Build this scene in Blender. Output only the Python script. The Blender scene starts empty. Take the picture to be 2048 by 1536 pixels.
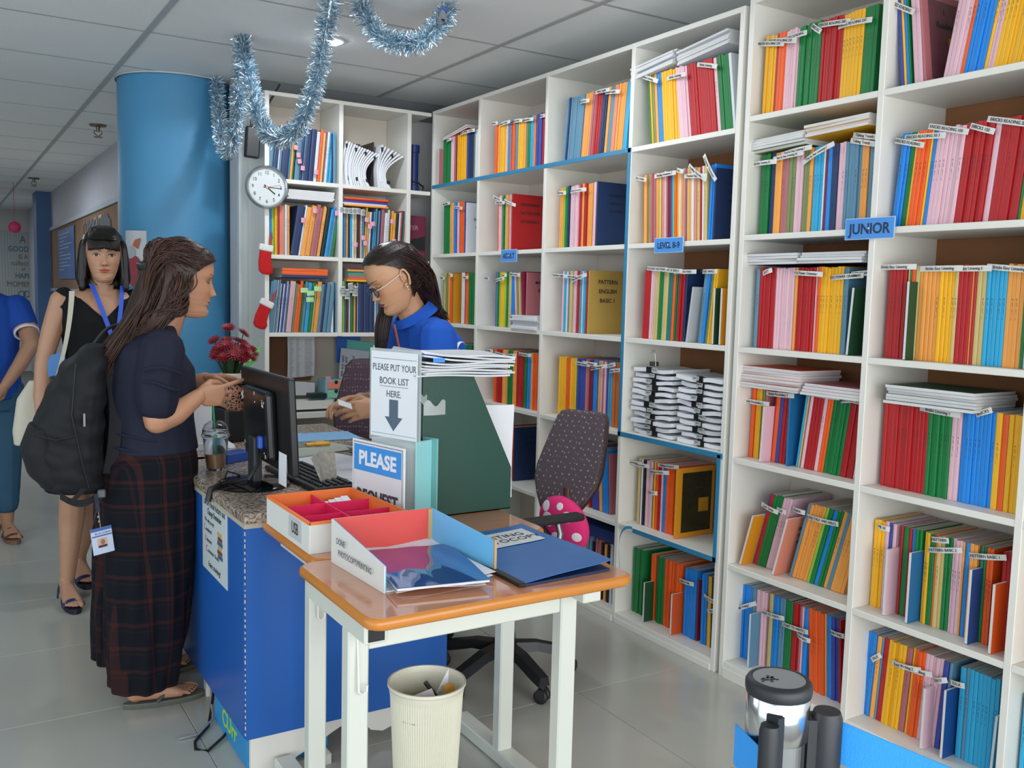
import bpy, bmesh, math, random
from mathutils import Vector, Matrix, Euler
random.seed(7)
SC = bpy.context.scene
COL = SC.collection
PI = math.pi
# ---------------------------------------------------------------- camera, world, lights, exposure
CR = ((0.8491797, -0.0294149, 0.5272842), (-0.5275205, -0.0941674, 0.8443072), (0.0248178, -0.9951217, -0.0954820))
camd = bpy.data.cameras.new('camera'); cam = bpy.data.objects.new('camera', camd); COL.objects.link(cam)
camd.sensor_width = 36; camd.lens = 36 * 1847 / 2048; camd.clip_start = .05; camd.clip_end = 60
m = Matrix([[CR[i][0], -CR[i][1], -CR[i][2], 0] for i in range(3)] + [[0, 0, 0, 1]])
m.translation = Vector((0, 0, 1.40)); cam.matrix_world = m; SC.camera = cam
SC.view_settings.view_transform = 'Standard'; SC.view_settings.look = 'None'
SC.view_settings.exposure = 0.54; SC.view_settings.gamma = 1; SC.view_settings.use_curve_mapping = False
w = bpy.data.worlds.new('world'); SC.world = w; w.use_nodes = True
w.node_tree.nodes['Background'].inputs[0].default_value = (.80, .90, 1.0, 1); w.node_tree.nodes['Background'].inputs[1].default_value = 1.35

def area(name, loc, tgt, sx, sy, power, color=(1, 1, 1)):
    l = bpy.data.lights.new(name, 'AREA'); l.shape = 'RECTANGLE'; l.size = sx; l.size_y = sy; l.energy = power; l.color = color
    o = bpy.data.objects.new(name, l); COL.objects.link(o); o.location = loc
    o.rotation_euler = (Vector(tgt) - Vector(loc)).to_track_quat('-Z', 'Y').to_euler(); return o
area('daylight_window', (.4, -1.9, 1.25), (1.6, 3, 2.3), 4.2, 1.9, 72, (1.0, .985, .96))
area('entrance_daylight', (2.9, -1.6, 1.6), (1.4, 2.4, .9), 1.2, 2.0, 26, (1.0, .98, .95))
area('office_daylight', (-2.3, 3.5, 1.5), (1.5, 4.6, 1.9), 2.5, 1.2, 14, (.85, .93, 1.0))
area('corridor_fill', (-.3, 9.5, 2.5), (-.3, 9.5, 0), 1.2, .6, 34, (.9, .95, 1.0))  # unseen fill light without a fixture, raised to brighten the corridor
area('corridor_fill_far', (-.3, 14.5, 2.5), (-.3, 14.5, 0), 1.2, .6, 20, (.9, .95, 1.0))  # further fill added to lighten the far wall, no fixture there
area('office_lamp', (1.7, 3.0, 2.52), (1.7, 3.0, 0), .9, .5, 7, (.92, .96, 1.0))

# ---------------------------------------------------------------- materials
MATS = {}
def lin(c):
    return tuple((x / 12.92 if x <= .04045 else ((x + .055) / 1.055) ** 2.4) for x in c)
def hx(s): return lin(tuple(int(s[i:i + 2], 16) / 255 for i in (0, 2, 4)))
def mat(name, col=None, rough=.6, metal=0, spec=.5, noise=0, nscale=20, bump=0, bscale=200, trans=0, emis=0, alpha=1, stretch=None, coat=0, sss=0):
    """procedural principled material: base colour with optional noise mottling and fine bump"""
    if name in MATS: return MATS[name]
    if isinstance(col, str): col = hx(col)
    M = bpy.data.materials.new(name); M.use_nodes = True; N = M.node_tree.nodes; L = M.node_tree.links; b = N['Principled BSDF']
    b.inputs['Base Color'].default_value = (*col, 1); b.inputs['Roughness'].default_value = rough; b.inputs['Metallic'].default_value = metal
    b.inputs['Specular IOR Level'].default_value = spec; b.inputs['Transmission Weight'].default_value = trans; b.inputs['Alpha'].default_value = alpha
    b.inputs['Coat Weight'].default_value = coat
    if sss: b.inputs['Subsurface Weight'].default_value = sss; b.inputs['Subsurface Scale'].default_value = .01
    if emis: b.inputs['Emission Color'].default_value = (*col, 1); b.inputs['Emission Strength'].default_value = emis
    if noise or bump:
        tc = N.new('ShaderNodeTexCoord'); mp = N.new('ShaderNodeMapping'); L.new(tc.outputs['Object'], mp.inputs[0])
        if stretch: mp.inputs['Scale'].default_value = stretch
    if noise:
        nt = N.new('ShaderNodeTexNoise'); nt.inputs['Scale'].default_value = nscale; nt.inputs['Detail'].default_value = 5; L.new(mp.outputs[0], nt.inputs[0])
        mx = N.new('ShaderNodeMix'); mx.data_type = 'RGBA'; L.new(nt.outputs[0], mx.inputs[0])
        mx.inputs[6].default_value = (*[c * (1 - noise) for c in col], 1); mx.inputs[7].default_value = (*[min(1, c * (1 + noise)) for c in col], 1)
        L.new(mx.outputs[2], b.inputs['Base Color'])
    if bump:
        n2 = N.new('ShaderNodeTexNoise'); n2.inputs['Scale'].default_value = bscale; n2.inputs['Detail'].default_value = 3; L.new(mp.outputs[0], n2.inputs[0])
        bp = N.new('ShaderNodeBump'); bp.inputs['Strength'].default_value = bump; bp.inputs['Distance'].default_value = .002
        L.new(n2.outputs[0], bp.inputs['Height']); L.new(bp.outputs[0], b.inputs['Normal'])
    MATS[name] = M; return M

def bookmat(name, src):
    """cover stock: colour comes from the object (single books) or from a colour attribute (joined rows); printed spine text band"""
    M = bpy.data.materials.new(name); M.use_nodes = True; N = M.node_tree.nodes; L = M.node_tree.links; b = N['Principled BSDF']
    b.inputs['Roughness'].default_value = .48
    if src == 'obj':
        oi = N.new('ShaderNodeObjectInfo'); colout = oi.outputs['Color']; rnd = oi.outputs['Random']
    else:
        at = N.new('ShaderNodeAttribute'); at.attribute_name = 'Col'; colout = at.outputs['Color']; rnd = at.outputs['Alpha']
    if src == 'obj':
        tc = N.new('ShaderNodeTexCoord'); sp = N.new('ShaderNodeSeparateXYZ'); L.new(tc.outputs['Object'], sp.inputs[0])
        a = N.new('ShaderNodeMath'); a.operation = 'COMPARE'; a.inputs[1].default_value = .16; a.inputs[2].default_value = .030; L.new(sp.outputs[2], a.inputs[0])
        s = N.new('ShaderNodeMath'); s.operation = 'COMPARE'; s.inputs[1].default_value = .0; s.inputs[2].default_value = .0022; L.new(sp.outputs[1], s.inputs[0])
        x = N.new('ShaderNodeMath'); x.operation = 'LESS_THAN'; x.inputs[1].default_value = .002; L.new(sp.outputs[0], x.inputs[0])
        nz = N.new('ShaderNodeTexNoise'); nz.inputs['Scale'].default_value = 420; nz.inputs['Detail'].default_value = 1; L.new(tc.outputs['Object'], nz.inputs[0])
        g = N.new('ShaderNodeMath'); g.operation = 'GREATER_THAN'; g.inputs[1].default_value = .52; L.new(nz.outputs[0], g.inputs[0])
        r = N.new('ShaderNodeMath'); r.operation = 'GREATER_THAN'; r.inputs[1].default_value = .3; L.new(rnd, r.inputs[0])
        o = g.outputs[0]
        for q in (a, s, x, r):
            mm = N.new('ShaderNodeMath'); mm.operation = 'MULTIPLY'; L.new(o, mm.inputs[0]); L.new(q.outputs[0], mm.inputs[1]); o = mm.outputs[0]
        k = N.new('ShaderNodeMath'); k.operation = 'MULTIPLY'; k.inputs[1].default_value = .6; L.new(o, k.inputs[0])
        mx = N.new('ShaderNodeMix'); mx.data_type = 'RGBA'; L.new(k.outputs[0], mx.inputs[0]); L.new(colout, mx.inputs[6]); mx.inputs[7].default_value = (.03, .02, .02, 1)
        L.new(mx.outputs[2], b.inputs['Base Color'])
    else: L.new(colout, b.inputs['Base Color'])
    return M
BOOK = bookmat('cover_stock', 'obj'); BOOKR = bookmat('cover_stock_rows', 'attr')
WHITE = mat('shelf_paint', 'E3E1D8', .42, noise=.05, nscale=6, bump=.25, bscale=60)
PAPER = mat('paper', 'E4E6EA', .7, noise=.04, nscale=30)
PAGES = mat('page_edges', 'D3D3D2', .8, noise=.16, nscale=300, stretch=(.05, 1, .05))
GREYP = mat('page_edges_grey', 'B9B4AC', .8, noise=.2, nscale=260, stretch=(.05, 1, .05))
INK = mat('ink', '23262B', .6); BLACK = mat('black_plastic', '17181A', .42, noise=.1, nscale=40, bump=.15, bscale=400)
CORK = mat('brown_board', '8A5C38', .8, noise=.14, nscale=9, bump=.2)

# ---------------------------------------------------------------- mesh builder
class MB:
    def __init__(s): s.v = []; s.f = []; s.mi = []
    def add(s, vs, fs, mi=0, M=None):
        o = len(s.v)
        s.v += [tuple(M @ Vector(p)) if M else tuple(p) for p in vs]
        s.f += [tuple(i + o for i in f) for f in fs]; s.mi += [mi] * len(fs); return s
    def box(s, x0, x1, y0, y1, z0, z1, mi=0, M=None, c=0):
        if x1 < x0: x0, x1 = x1, x0
        if y1 < y0: y0, y1 = y1, y0
        if z1 < z0: z0, z1 = z1, z0
        if not c:
            vs = [(x, y, z) for x in (x0, x1) for y in (y0, y1) for z in (z0, z1)]
            fs = [(0, 1, 3, 2), (4, 6, 7, 5), (0, 4, 5, 1), (2, 3, 7, 6), (0, 2, 6, 4), (1, 5, 7, 3)]
            return s.add(vs, fs, mi, M)
        c = min(c, (x1 - x0) / 2.01, (y1 - y0) / 2.01, (z1 - z0) / 2.01)
        bm = bmesh.new(); bmesh.ops.create_cube(bm, size=1)
        for v in bm.verts: v.co = Vector(((x0 + x1) / 2 + v.co.x * (x1 - x0), (y0 + y1) / 2 + v.co.y * (y1 - y0), (z0 + z1) / 2 + v.co.z * (z1 - z0)))
        bmesh.ops.bevel(bm, geom=bm.edges[:], offset=c, segments=2 if c > .004 else 1, affect='EDGES', profile=.5)
        s.add([v.co[:] for v in bm.verts], [tuple(v.index for v in f.verts) for f in bm.faces], mi, M); bm.free(); return s
    def tube(s, pts, r, n=8, mi=0, M=None, cap=True, flat=1.0):
        pts = [Vector(p) for p in pts]; rs = r if isinstance(r, (list, tuple)) else [r] * len(pts)
        vs = []; fs = []; prev = None
        for i, p in enumerate(pts):
            t = (pts[min(i + 1, len(pts) - 1)] - pts[max(i - 1, 0)])
            if t.length < 1e-9: t = Vector((0, 0, 1))
            t.normalize()
            if prev is None:
                a = Vector((0, 0, 1)) if abs(t.z) < .9 else Vector((1, 0, 0)); u = t.cross(a).normalized()
            else:
                u = (prev - t * prev.dot(t)); u = u.normalized() if u.length > 1e-6 else t.orthogonal().normalized()
            prev = u; w_ = t.cross(u)
            for k in range(n):
                a = 2 * PI * k / n; vs.append(p + (u * math.cos(a) + w_ * math.sin(a) * flat) * rs[i])
        for i in range(len(pts) - 1):
            for k in range(n): a = i * n + k; b = i * n + (k + 1) % n; fs.append((a, b, b + n, a + n))
        if cap: fs.append(tuple(range(n - 1, -1, -1))); fs.append(tuple(range(len(vs) - n, len(vs))))
        return s.add(vs, fs, mi, M)
    def cyl(s, c, r, z0, z1, n=24, mi=0, M=None, r2=None):
        r2 = r if r2 is None else r2
        return s.lathe(c, [(r, z0), (r2, z1)], n, mi, M, True)
    def lathe(s, c, prof, n=24, mi=0, M=None, cap=False):
        vs = [(c[0] + r * math.cos(2 * PI * k / n), c[1] + r * math.sin(2 * PI * k / n), z) for r, z in prof for k in range(n)]
        fs = [(i * n + k, i * n + (k + 1) % n, (i + 1) * n + (k + 1) % n, (i + 1) * n + k) for i in range(len(prof) - 1) for k in range(n)]
        if cap: fs.append(tuple(range(n - 1, -1, -1))); fs.append(tuple(range((len(prof) - 1) * n, len(prof) * n)))
        return s.add(vs, fs, mi, M)
    def prism(s, poly, z0, z1, mi=0, M=None):
        n = len(poly); vs = [(x, y, z0) for x, y in poly] + [(x, y, z1) for x, y in poly]
        fs = [tuple(range(n - 1, -1, -1)), tuple(range(n, 2 * n))] + [(i, (i + 1) % n, n + (i + 1) % n, n + i) for i in range(n)]
        return s.add(vs, fs, mi, M)
    def ball(s, c, r, n=12, mi=0, M=None, sq=(1, 1, 1)):
        k = n // 2; vs = []
        prof = [(max(1e-4, math.sin(PI * i / k)), -math.cos(PI * i / k)) for i in range(k + 1)]
        for a, b in prof:
            for j in range(n): vs.append((c[0] + r * sq[0] * a * math.cos(2 * PI * j / n), c[1] + r * sq[1] * a * math.sin(2 * PI * j / n), c[2] + r * sq[2] * b))
        fs = [(i * n + j, i * n + (j + 1) % n, (i + 1) * n + (j + 1) % n, (i + 1) * n + j) for i in range(k) for j in range(n)]
        return s.add(vs, fs, mi, M)
    def sheet(s, fn, nu, nv, th=.0004, mi=0, M=None):
        """curved sheet with real thickness: fn(u, v) -> point, u and v in 0..1"""
        P = [[Vector(fn(i / nu, j / nv)) for j in range(nv + 1)] for i in range(nu + 1)]
        Nn = [[None] * (nv + 1) for _ in range(nu + 1)]
        for i in range(nu + 1):
            for j in range(nv + 1):
                a = P[min(i + 1, nu)][j] - P[max(i - 1, 0)][j]; b = P[i][min(j + 1, nv)] - P[i][max(j - 1, 0)]
                q = a.cross(b); Nn[i][j] = q.normalized() if q.length > 1e-12 else Vector((0, 0, 1))
        W_ = nv + 1; vs = [P[i][j] for i in range(nu + 1) for j in range(W_)] + [P[i][j] - Nn[i][j] * th for i in range(nu + 1) for j in range(W_)]
        o = (nu + 1) * W_; fs = []
        for i in range(nu):
            for j in range(nv):
                a = i * W_ + j; fs.append((a, a + W_, a + W_ + 1, a + 1)); fs.append((o + a, o + a + 1, o + a + W_ + 1, o + a + W_))
        for i in range(nu):
            a = i * W_; fs.append((a, o + a, o + a + W_, a + W_)); a = i * W_ + nv; fs.append((a, a + W_, o + a + W_, o + a))
        for j in range(nv):
            fs.append((j, j + 1, o + j + 1, o + j)); a = nu * W_ + j; fs.append((a, o + a, o + a + 1, a + 1))
        return s.add(vs, fs, mi, M)
    def mesh(s, name, mats, smooth=False):
        me = bpy.data.meshes.new(name); me.from_pydata(s.v, [], s.f)
        for q in (mats if isinstance(mats, (list, tuple)) else [mats]): me.materials.append(q)
        me.polygons.foreach_set('material_index', s.mi)
        if smooth: me.polygons.foreach_set('use_smooth', [True] * len(s.f))
        me.update(); return me
    def build(s, name, mats, parent=None, smooth=False, label=None):
        o = bpy.data.objects.new(name, s.mesh(name, mats, smooth)); COL.objects.link(o)
        if smooth:
            try: o.data.set_sharp_from_angle(angle=math.radians(50))
            except Exception: pass
        if parent: o.parent = parent
        if label: o['label'] = label
        return o
def tag(o, label, cat=None, group=None, kind=None):
    if label: o['label'] = label
    if cat: o['category'] = cat
    if group: o['group'] = group
    if kind: o['kind'] = kind
    return o
def thing(name, label, cat, loc=(0, 0, 0), rz=0, group=None, rot=None):
    o = bpy.data.objects.new(name, None); COL.objects.link(o); o.empty_display_size = .05
    o.location = loc; o.rotation_euler = rot or (0, 0, rz); return tag(o, label, cat, group)
def frame(origin, xdir, ydir):
    """matrix whose local x, y, z axes are xdir, ydir and their cross product"""
    x = Vector(xdir).normalized(); y = Vector(ydir); y = (y - x * y.dot(x)).normalized(); z = x.cross(y)
    M_ = Matrix([[x[i], y[i], z[i], 0] for i in range(3)] + [[0, 0, 0, 1]]); M_.translation = Vector(origin); return M_
TXT = {}
def textmesh(t, size=1, bold=0, th=.0002, align='CENTER', shear=0):
    k = (t, size, bold, th, align, shear)
    if k in TXT: return TXT[k]
    cu = bpy.data.curves.new('t', 'FONT'); cu.body = t; cu.size = size; cu.align_x = align; cu.align_y = 'CENTER'; cu.offset = bold * size; cu.extrude = th; cu.resolution_u = 3; cu.shear = shear
    o = bpy.data.objects.new('t', cu); COL.objects.link(o); bpy.context.view_layer.update()
    me = bpy.data.meshes.new_from_object(o); me.name = 'lettering'; COL.objects.unlink(o); bpy.data.objects.remove(o); bpy.data.curves.remove(cu)
    TXT[k] = me; return me
def text(t, M, size, material=None, parent=None, bold=0, sx=1, align='CENTER', name='lettering', shear=0):
    me = textmesh(t, size, bold, .0002, align, shear).copy(); me.materials.clear(); me.materials.append(material or INK)
    o = bpy.data.objects.new(name, me); COL.objects.link(o)
    Mw = M @ Matrix.Diagonal((sx, 1, 1, 1))
    if parent: o.parent = parent
    o.matrix_local = Mw; return o
# compact tables: runs of books per bay (colour letter, world position, width, count, lean)
RUNS="""
E1 Y2.377,0.0463,4,1 R2.331,0.0136,1,1 O2.317,0.0269,2,1 P2.29,0.0611,5,1 G2.229,0.0927,7,1 R2.136,0.0841,7,1 Y2.052,0.0803,6,1 G1.972,0.0524,4,1 
F1 U1.822,0.0118,1,-7 Y1.809,0.0076,1,-7 B1.801,0.0096,1,-7 G1.791,0.005,1,-7 P1.776,0.0297,2,-7 P1.687,0.0533,4,9 O1.632,0.0104,1,9 B1.622,0.0577,5,9 Y1.564,0.0087,1,9 P1.555,0.0215,2,9 Y1.534,0.1111,9,9 G1.423,0.0197,2,9 
E2 G2.378,0.0423,3,0 N2.33,0.0166,1,0 A2.312,0.0294,2,0 D2.281,0.0303,2,0 E2.249,0.0278,2,0 P2.221,0.0338,3,0 E2.185,0.0224,2,0 A2.161,0.0139,1,0 S2.144,0.0405,3,0 W2.102,0.0049,1,0 M2.096,0.008,1,0 B2.087,0.017,1,0 N2.068,0.024,2,0 P2.043,0.026,2,0 L2.016,0.0606,5,0 A1.954,0.0259,2,0 L1.926,0.0233,2,0 
F2 B1.835,0.0314,3,4.5 G1.802,0.017,1,4.5 Y1.784,0.0067,1,4.5 O1.777,0.0394,3,4.5 Y1.737,0.007,1,4.5 B1.729,0.0128,1,4.5 P1.715,0.0885,7,4.5 R1.627,0.0838,7,4.5 P1.542,0.0167,1,4.5 R1.523,0.0806,6,4.5 G1.442,0.0074,1,4.5 Y1.433,0.0252,2,4.5 B1.408,0.024,2,4.5 
E3 L2.372,0.0159,1,0 R2.355,0.0729,6,0 P2.282,0.0824,7,0 A2.198,0.0101,1,0 R2.187,0.0742,6,0 P2.111,0.0091,1,0 O2.101,0.0126,1,0 Y2.089,0.0904,7,0 L1.997,0.0187,1,0 
F3 R1.83,0.0634,5,0 C1.764,0.005,1,0 G1.759,0.0054,1,0 O1.752,0.0128,1,0 C1.737,0.0136,1,0 A1.723,0.0665,5,0 Y1.655,0.0463,4,0 C1.608,0.0113,1,0 R1.596,0.0412,3,0 A1.554,0.0035,1,0 R1.549,0.0078,1,0 C1.541,0.027,2,0 S1.512,0.0572,5,0 A1.454,0.0495,4,0 G1.404,0.0091,1,0 W1.394,0.009,1,0 
E4 O2.39,0.0169,1,1 Y2.371,0.029,2,1 E2.34,0.0107,1,1 D2.328,0.0093,1,1 R2.287,0.007,1,3 O2.279,0.0153,1,3 U2.263,0.0151,1,3 R2.246,0.0252,2,3 S2.167,0.0066,1,6.5 C2.16,0.0065,1,6.5 D2.152,0.0052,1,6.5 P2.146,0.011,1,6.5 R2.135,0.0434,3,6.5 P2.09,0.0144,1,6.5 O2.074,0.0205,2,6.5 G2.054,0.0686,5,6.5 R1.985,0.0499,4,6.5 P1.934,0.0144,1,6.5 
F4 R1.83,0.1539,12,0 G1.675,0.0745,6,0 P1.6,0.0306,2,0 B1.568,0.0999,8,0 Y1.467,0.0178,1,0 O1.449,0.0172,1,0 Y1.43,0.0538,4,0 
E5 U2.365,0.0074,1,14 R2.356,0.0147,1,14 G2.34,0.0397,3,14 P2.298,0.0403,3,14 L2.187,0.0094,1,14 A2.176,0.0634,5,14 I2.111,0.0117,1,14 G2.098,0.0167,1,14 B2.08,0.0159,1,14 G2.063,0.0208,2,14 A2.041,0.0143,1,14 L2.025,0.0142,1,14 A2.01,0.0534,4,14 
F5 Y1.845,0.0378,3,0 P1.806,0.0137,1,0 U1.791,0.0098,1,0 P1.78,0.0124,1,0 R1.748,0.0069,1,0 G1.74,0.0174,1,0 R1.721,0.0094,1,0 B1.711,0.0119,1,0 G1.698,0.0195,2,0 Y1.668,0.0192,2,0 G1.648,0.016,1,0 O1.631,0.0054,1,0 C1.624,0.0245,2,0 G1.599,0.0218,2,0 P1.576,0.0323,3,0 A1.543,0.0061,1,0 B1.534,0.0117,1,0 A1.522,0.0244,2,0 T1.49,0.0082,1,0 G1.481,0.0072,1,0 O1.472,0.0223,2,0 R1.424,0.0324,3,0 
E6 O2.428,0.0231,2,0 B2.402,0.0506,4,0 L2.35,0.0171,1,0 P2.331,0.0453,4,0 C2.271,0.0178,1,0 B2.252,0.0268,2,0 L2.224,0.0264,2,0 G2.195,0.0322,3,0 R2.161,0.0316,3,0 D2.128,0.0087,1,0 P2.118,0.0053,1,0 B2.11,0.0164,1,0 O2.077,0.067,5,-4 A2.009,0.0063,1,-4 B2.001,0.0223,2,-4 U1.978,0.0293,2,-4 R1.947,0.0079,1,-4 
F6 B1.868,0.0373,3,3 A1.829,0.0153,1,3 L1.813,0.0073,1,3 R1.803,0.0167,1,3 Y1.785,0.0615,5,3 D1.722,0.0186,1,3 Y1.702,0.0079,1,3 O1.693,0.0354,3,3 P1.657,0.0596,5,3 U1.596,0.0163,1,3 L1.577,0.0098,1,3 S1.529,0.0166,1,0 L1.512,0.0094,1,0 S1.501,0.091,7,0 
D1 G2.967,0.0085,1,-7 Y2.957,0.0093,1,-7 E2.946,0.0126,1,-7 A2.932,0.0158,1,-7 B2.914,0.0248,2,-7 Y2.885,0.0931,7,-7 P2.789,0.0603,5,-9 R2.727,0.1413,11,-9 P2.584,0.0156,1,-9 G2.568,0.0625,5,-9 W2.504,0.0136,1,-9 
D2 A2.996,0.0174,1,-3 E2.977,0.0086,1,-3 C2.967,0.0069,1,-3 D2.957,0.0299,2,-3 A2.921,0.0168,1,-3 C2.903,0.0134,1,-3 V2.885,0.0108,1,-3 P2.873,0.0115,1,-3 D2.859,0.0074,1,-3 M2.848,0.0163,1,-3 B2.83,0.0113,1,-3 I2.817,0.0064,1,-3 O2.807,0.0096,1,-3 Y2.796,0.008,1,-3 W2.787,0.0111,1,-3 A2.774,0.011,1,-3 P2.761,0.0094,1,-3 D2.75,0.0094,1,-3 C2.74,0.0109,1,-3 A2.727,0.0139,1,-3 W2.712,0.0138,1,-3 V2.696,0.0106,1,-3 C2.684,0.0166,1,-3 R2.666,0.0105,1,-3 W2.654,0.0089,1,-3 C2.644,0.0178,1,-3 B2.623,0.0205,2,1 
D3 R2.987,0.0376,3,1 P2.947,0.0253,2,1 C2.92,0.025,2,1 G2.893,0.0247,2,1 C2.867,0.0305,2,1 T2.834,0.0232,2,1 O2.808,0.0145,1,1 G2.791,0.0068,1,1 T2.782,0.0059,1,1 R2.774,0.0284,2,1 N2.743,0.0124,1,1 L2.651,0.0174,1,5 B2.632,0.0126,1,5 E2.618,0.0156,1,5 Y2.601,0.0201,2,5 
D5 C3.01,0.0141,1,0 E2.994,0.0054,1,0 W2.987,0.0043,1,0 K2.98,0.0161,1,0 P2.962,0.0444,3,0 G2.915,0.0084,1,0 Y2.905,0.0062,1,0 O2.897,0.0155,1,0 R2.878,0.0144,1,0 P2.861,0.0092,1,0 B2.849,0.0192,1,0 O2.828,0.0449,3,0 
D6 G3.033,0.0681,5,0 O2.916,0.0232,2,0 G2.879,0.0445,3,0 O2.833,0.0426,3,0 O2.788,0.0555,4,0 B2.708,0.0696,5,0 B2.604,0.0275,2,-1 Y2.572,0.0181,1,-1 N2.552,0.0117,1,-1 W2.539,0.0045,1,-1 Y2.533,0.0187,1,-1 
C1 L3.594,0.0197,2,5 N3.573,0.013,1,5 L3.557,0.1056,8,5 A3.449,0.0553,4,5 D3.391,0.0278,2,5 R3.361,0.0393,3,5 N3.32,0.0328,3,5 A3.281,0.0173,1,5 L3.261,0.0206,2,5 E3.24,0.0057,1,5 V3.232,0.0249,2,5 A3.204,0.0478,4,5 S3.151,0.0273,2,5 
C2 A3.617,0.0241,2,0 I3.59,0.0133,1,0 G3.57,0.0197,2,0 N3.547,0.0091,1,0 P3.531,0.0297,2,0 P3.499,0.0319,2,0 R3.463,0.0177,1,0 A3.442,0.0163,1,0 R3.423,0.0223,2,0 A3.398,0.0391,3,0 P3.355,0.0181,1,0 
C3 P3.572,0.008,1,0 S3.562,0.0212,2,0 W3.538,0.0079,1,0 T3.527,0.0131,1,0 C3.512,0.0182,1,0 P3.488,0.0232,2,0 R3.459,0.0229,2,0 L3.433,0.0126,1,0 W3.418,0.0088,1,0 S3.407,0.015,1,0 R3.389,0.0124,1,0 
C4 Y3.595,0.0594,5,0 O3.534,0.0265,2,0 Y3.504,0.0522,4,0 T3.45,0.0052,1,0 U3.443,0.059,5,0 V3.382,0.01,1,0 D3.37,0.011,1,0 M3.354,0.0247,2,0 B3.324,0.0293,2,0 A3.292,0.0212,2,0 P3.269,0.0124,1,0 D3.254,0.0076,1,0 P3.245,0.0123,1,0 U3.23,0.0094,1,0 L3.218,0.0141,1,0 S3.202,0.0149,1,0 T3.186,0.0046,1,0 O3.179,0.0166,1,0 E3.161,0.0119,1,0 O3.147,0.0254,2,0 
C5 A3.62,0.0552,4,-5 R3.543,0.0216,2,-5 C3.52,0.0405,3,-5 G3.474,0.0262,2,-5 C3.396,0.0506,4,-5 R3.34,0.01,1,-5 U3.319,0.0539,4,-5 A3.262,0.0193,1,-5 B3.238,0.0428,3,-5 
B1 O4.21,0.0238,2,0 A4.185,0.0282,2,0 Y4.154,0.055,4,0 P4.096,0.0183,1,0 L4.076,0.0227,2,0 D4.052,0.0045,1,0 O4.046,0.0291,2,0 L4.014,0.0238,2,0 Y3.987,0.0545,4,0 A3.931,0.0204,2,0 E3.91,0.0187,1,0 G3.889,0.0185,1,0 S3.87,0.0226,2,0 V3.845,0.0094,1,0 A3.834,0.0078,1,0 M3.825,0.0067,1,0 U3.816,0.0461,4,0 R3.769,0.0243,2,0 
B2 O4.166,0.0148,1,-1 P4.15,0.0282,2,-1 E4.12,0.0122,1,-1 G4.107,0.0261,2,-1 C4.08,0.0075,1,-1 A4.069,0.0115,1,-1 E4.057,0.0046,1,-1 V4.051,0.0085,1,-1 P4.041,0.0091,1,-1 
B3 U4.18,0.009,1,0 L4.17,0.006,1,0 G4.162,0.0149,1,0 I4.144,0.0119,1,0 Y4.131,0.0341,3,0 I4.095,0.0128,1,0 G4.079,0.0232,2,0 C4.055,0.0292,2,0 B4.024,0.0255,2,0 D3.996,0.0056,1,0 P3.978,0.0212,2,-5 E3.956,0.0155,1,-5 C3.939,0.0072,1,-5 D3.929,0.0083,1,-5 M3.92,0.0235,2,-5 
B4 O4.196,0.0203,2,0 R4.169,0.0467,4,0 A4.115,0.0523,4,0 G4.059,0.0437,3,0 A4.012,0.0354,3,0 R3.974,0.0621,5,0 G3.908,0.0269,2,0 B3.879,0.0374,3,0 A3.839,0.0155,1,0 O3.821,0.0646,5,0 
B5 M4.061,0.013,1,0 O4.045,0.0362,3,0 
A1 G4.785,0.0926,7,0 P4.689,0.0279,2,0 D4.658,0.0208,2,0 M4.635,0.0117,1,0 Y4.616,0.101,8,0 U4.512,0.0231,2,0 N4.487,0.052,4,0 E4.433,0.0129,1,0 W4.417,0.0445,3,0 
A2 G4.766,0.0753,6,-1 C4.689,0.0085,1,-1 A4.678,0.033,3,-1 B4.642,0.0278,2,-1 U4.613,0.0124,1,-1 P4.598,0.0253,2,-1 D4.572,0.0054,1,-1 O4.563,0.0405,3,-1 U4.521,0.0087,1,-1 
A3 E4.782,0.0073,1,0 C4.771,0.0292,2,0 E4.739,0.0159,1,0 A4.721,0.023,2,0 O4.695,0.0285,2,0 G4.665,0.0071,1,0 W4.552,0.0306,2,0 M4.52,0.004,1,0 O4.514,0.0402,3,0 G4.471,0.0298,2,-1 G4.438,0.0682,5,-1 
A4 R4.72,0.0718,6,0 Y4.644,0.0805,6,0 B4.56,0.0513,4,0 G4.506,0.0637,5,0
"""
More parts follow.
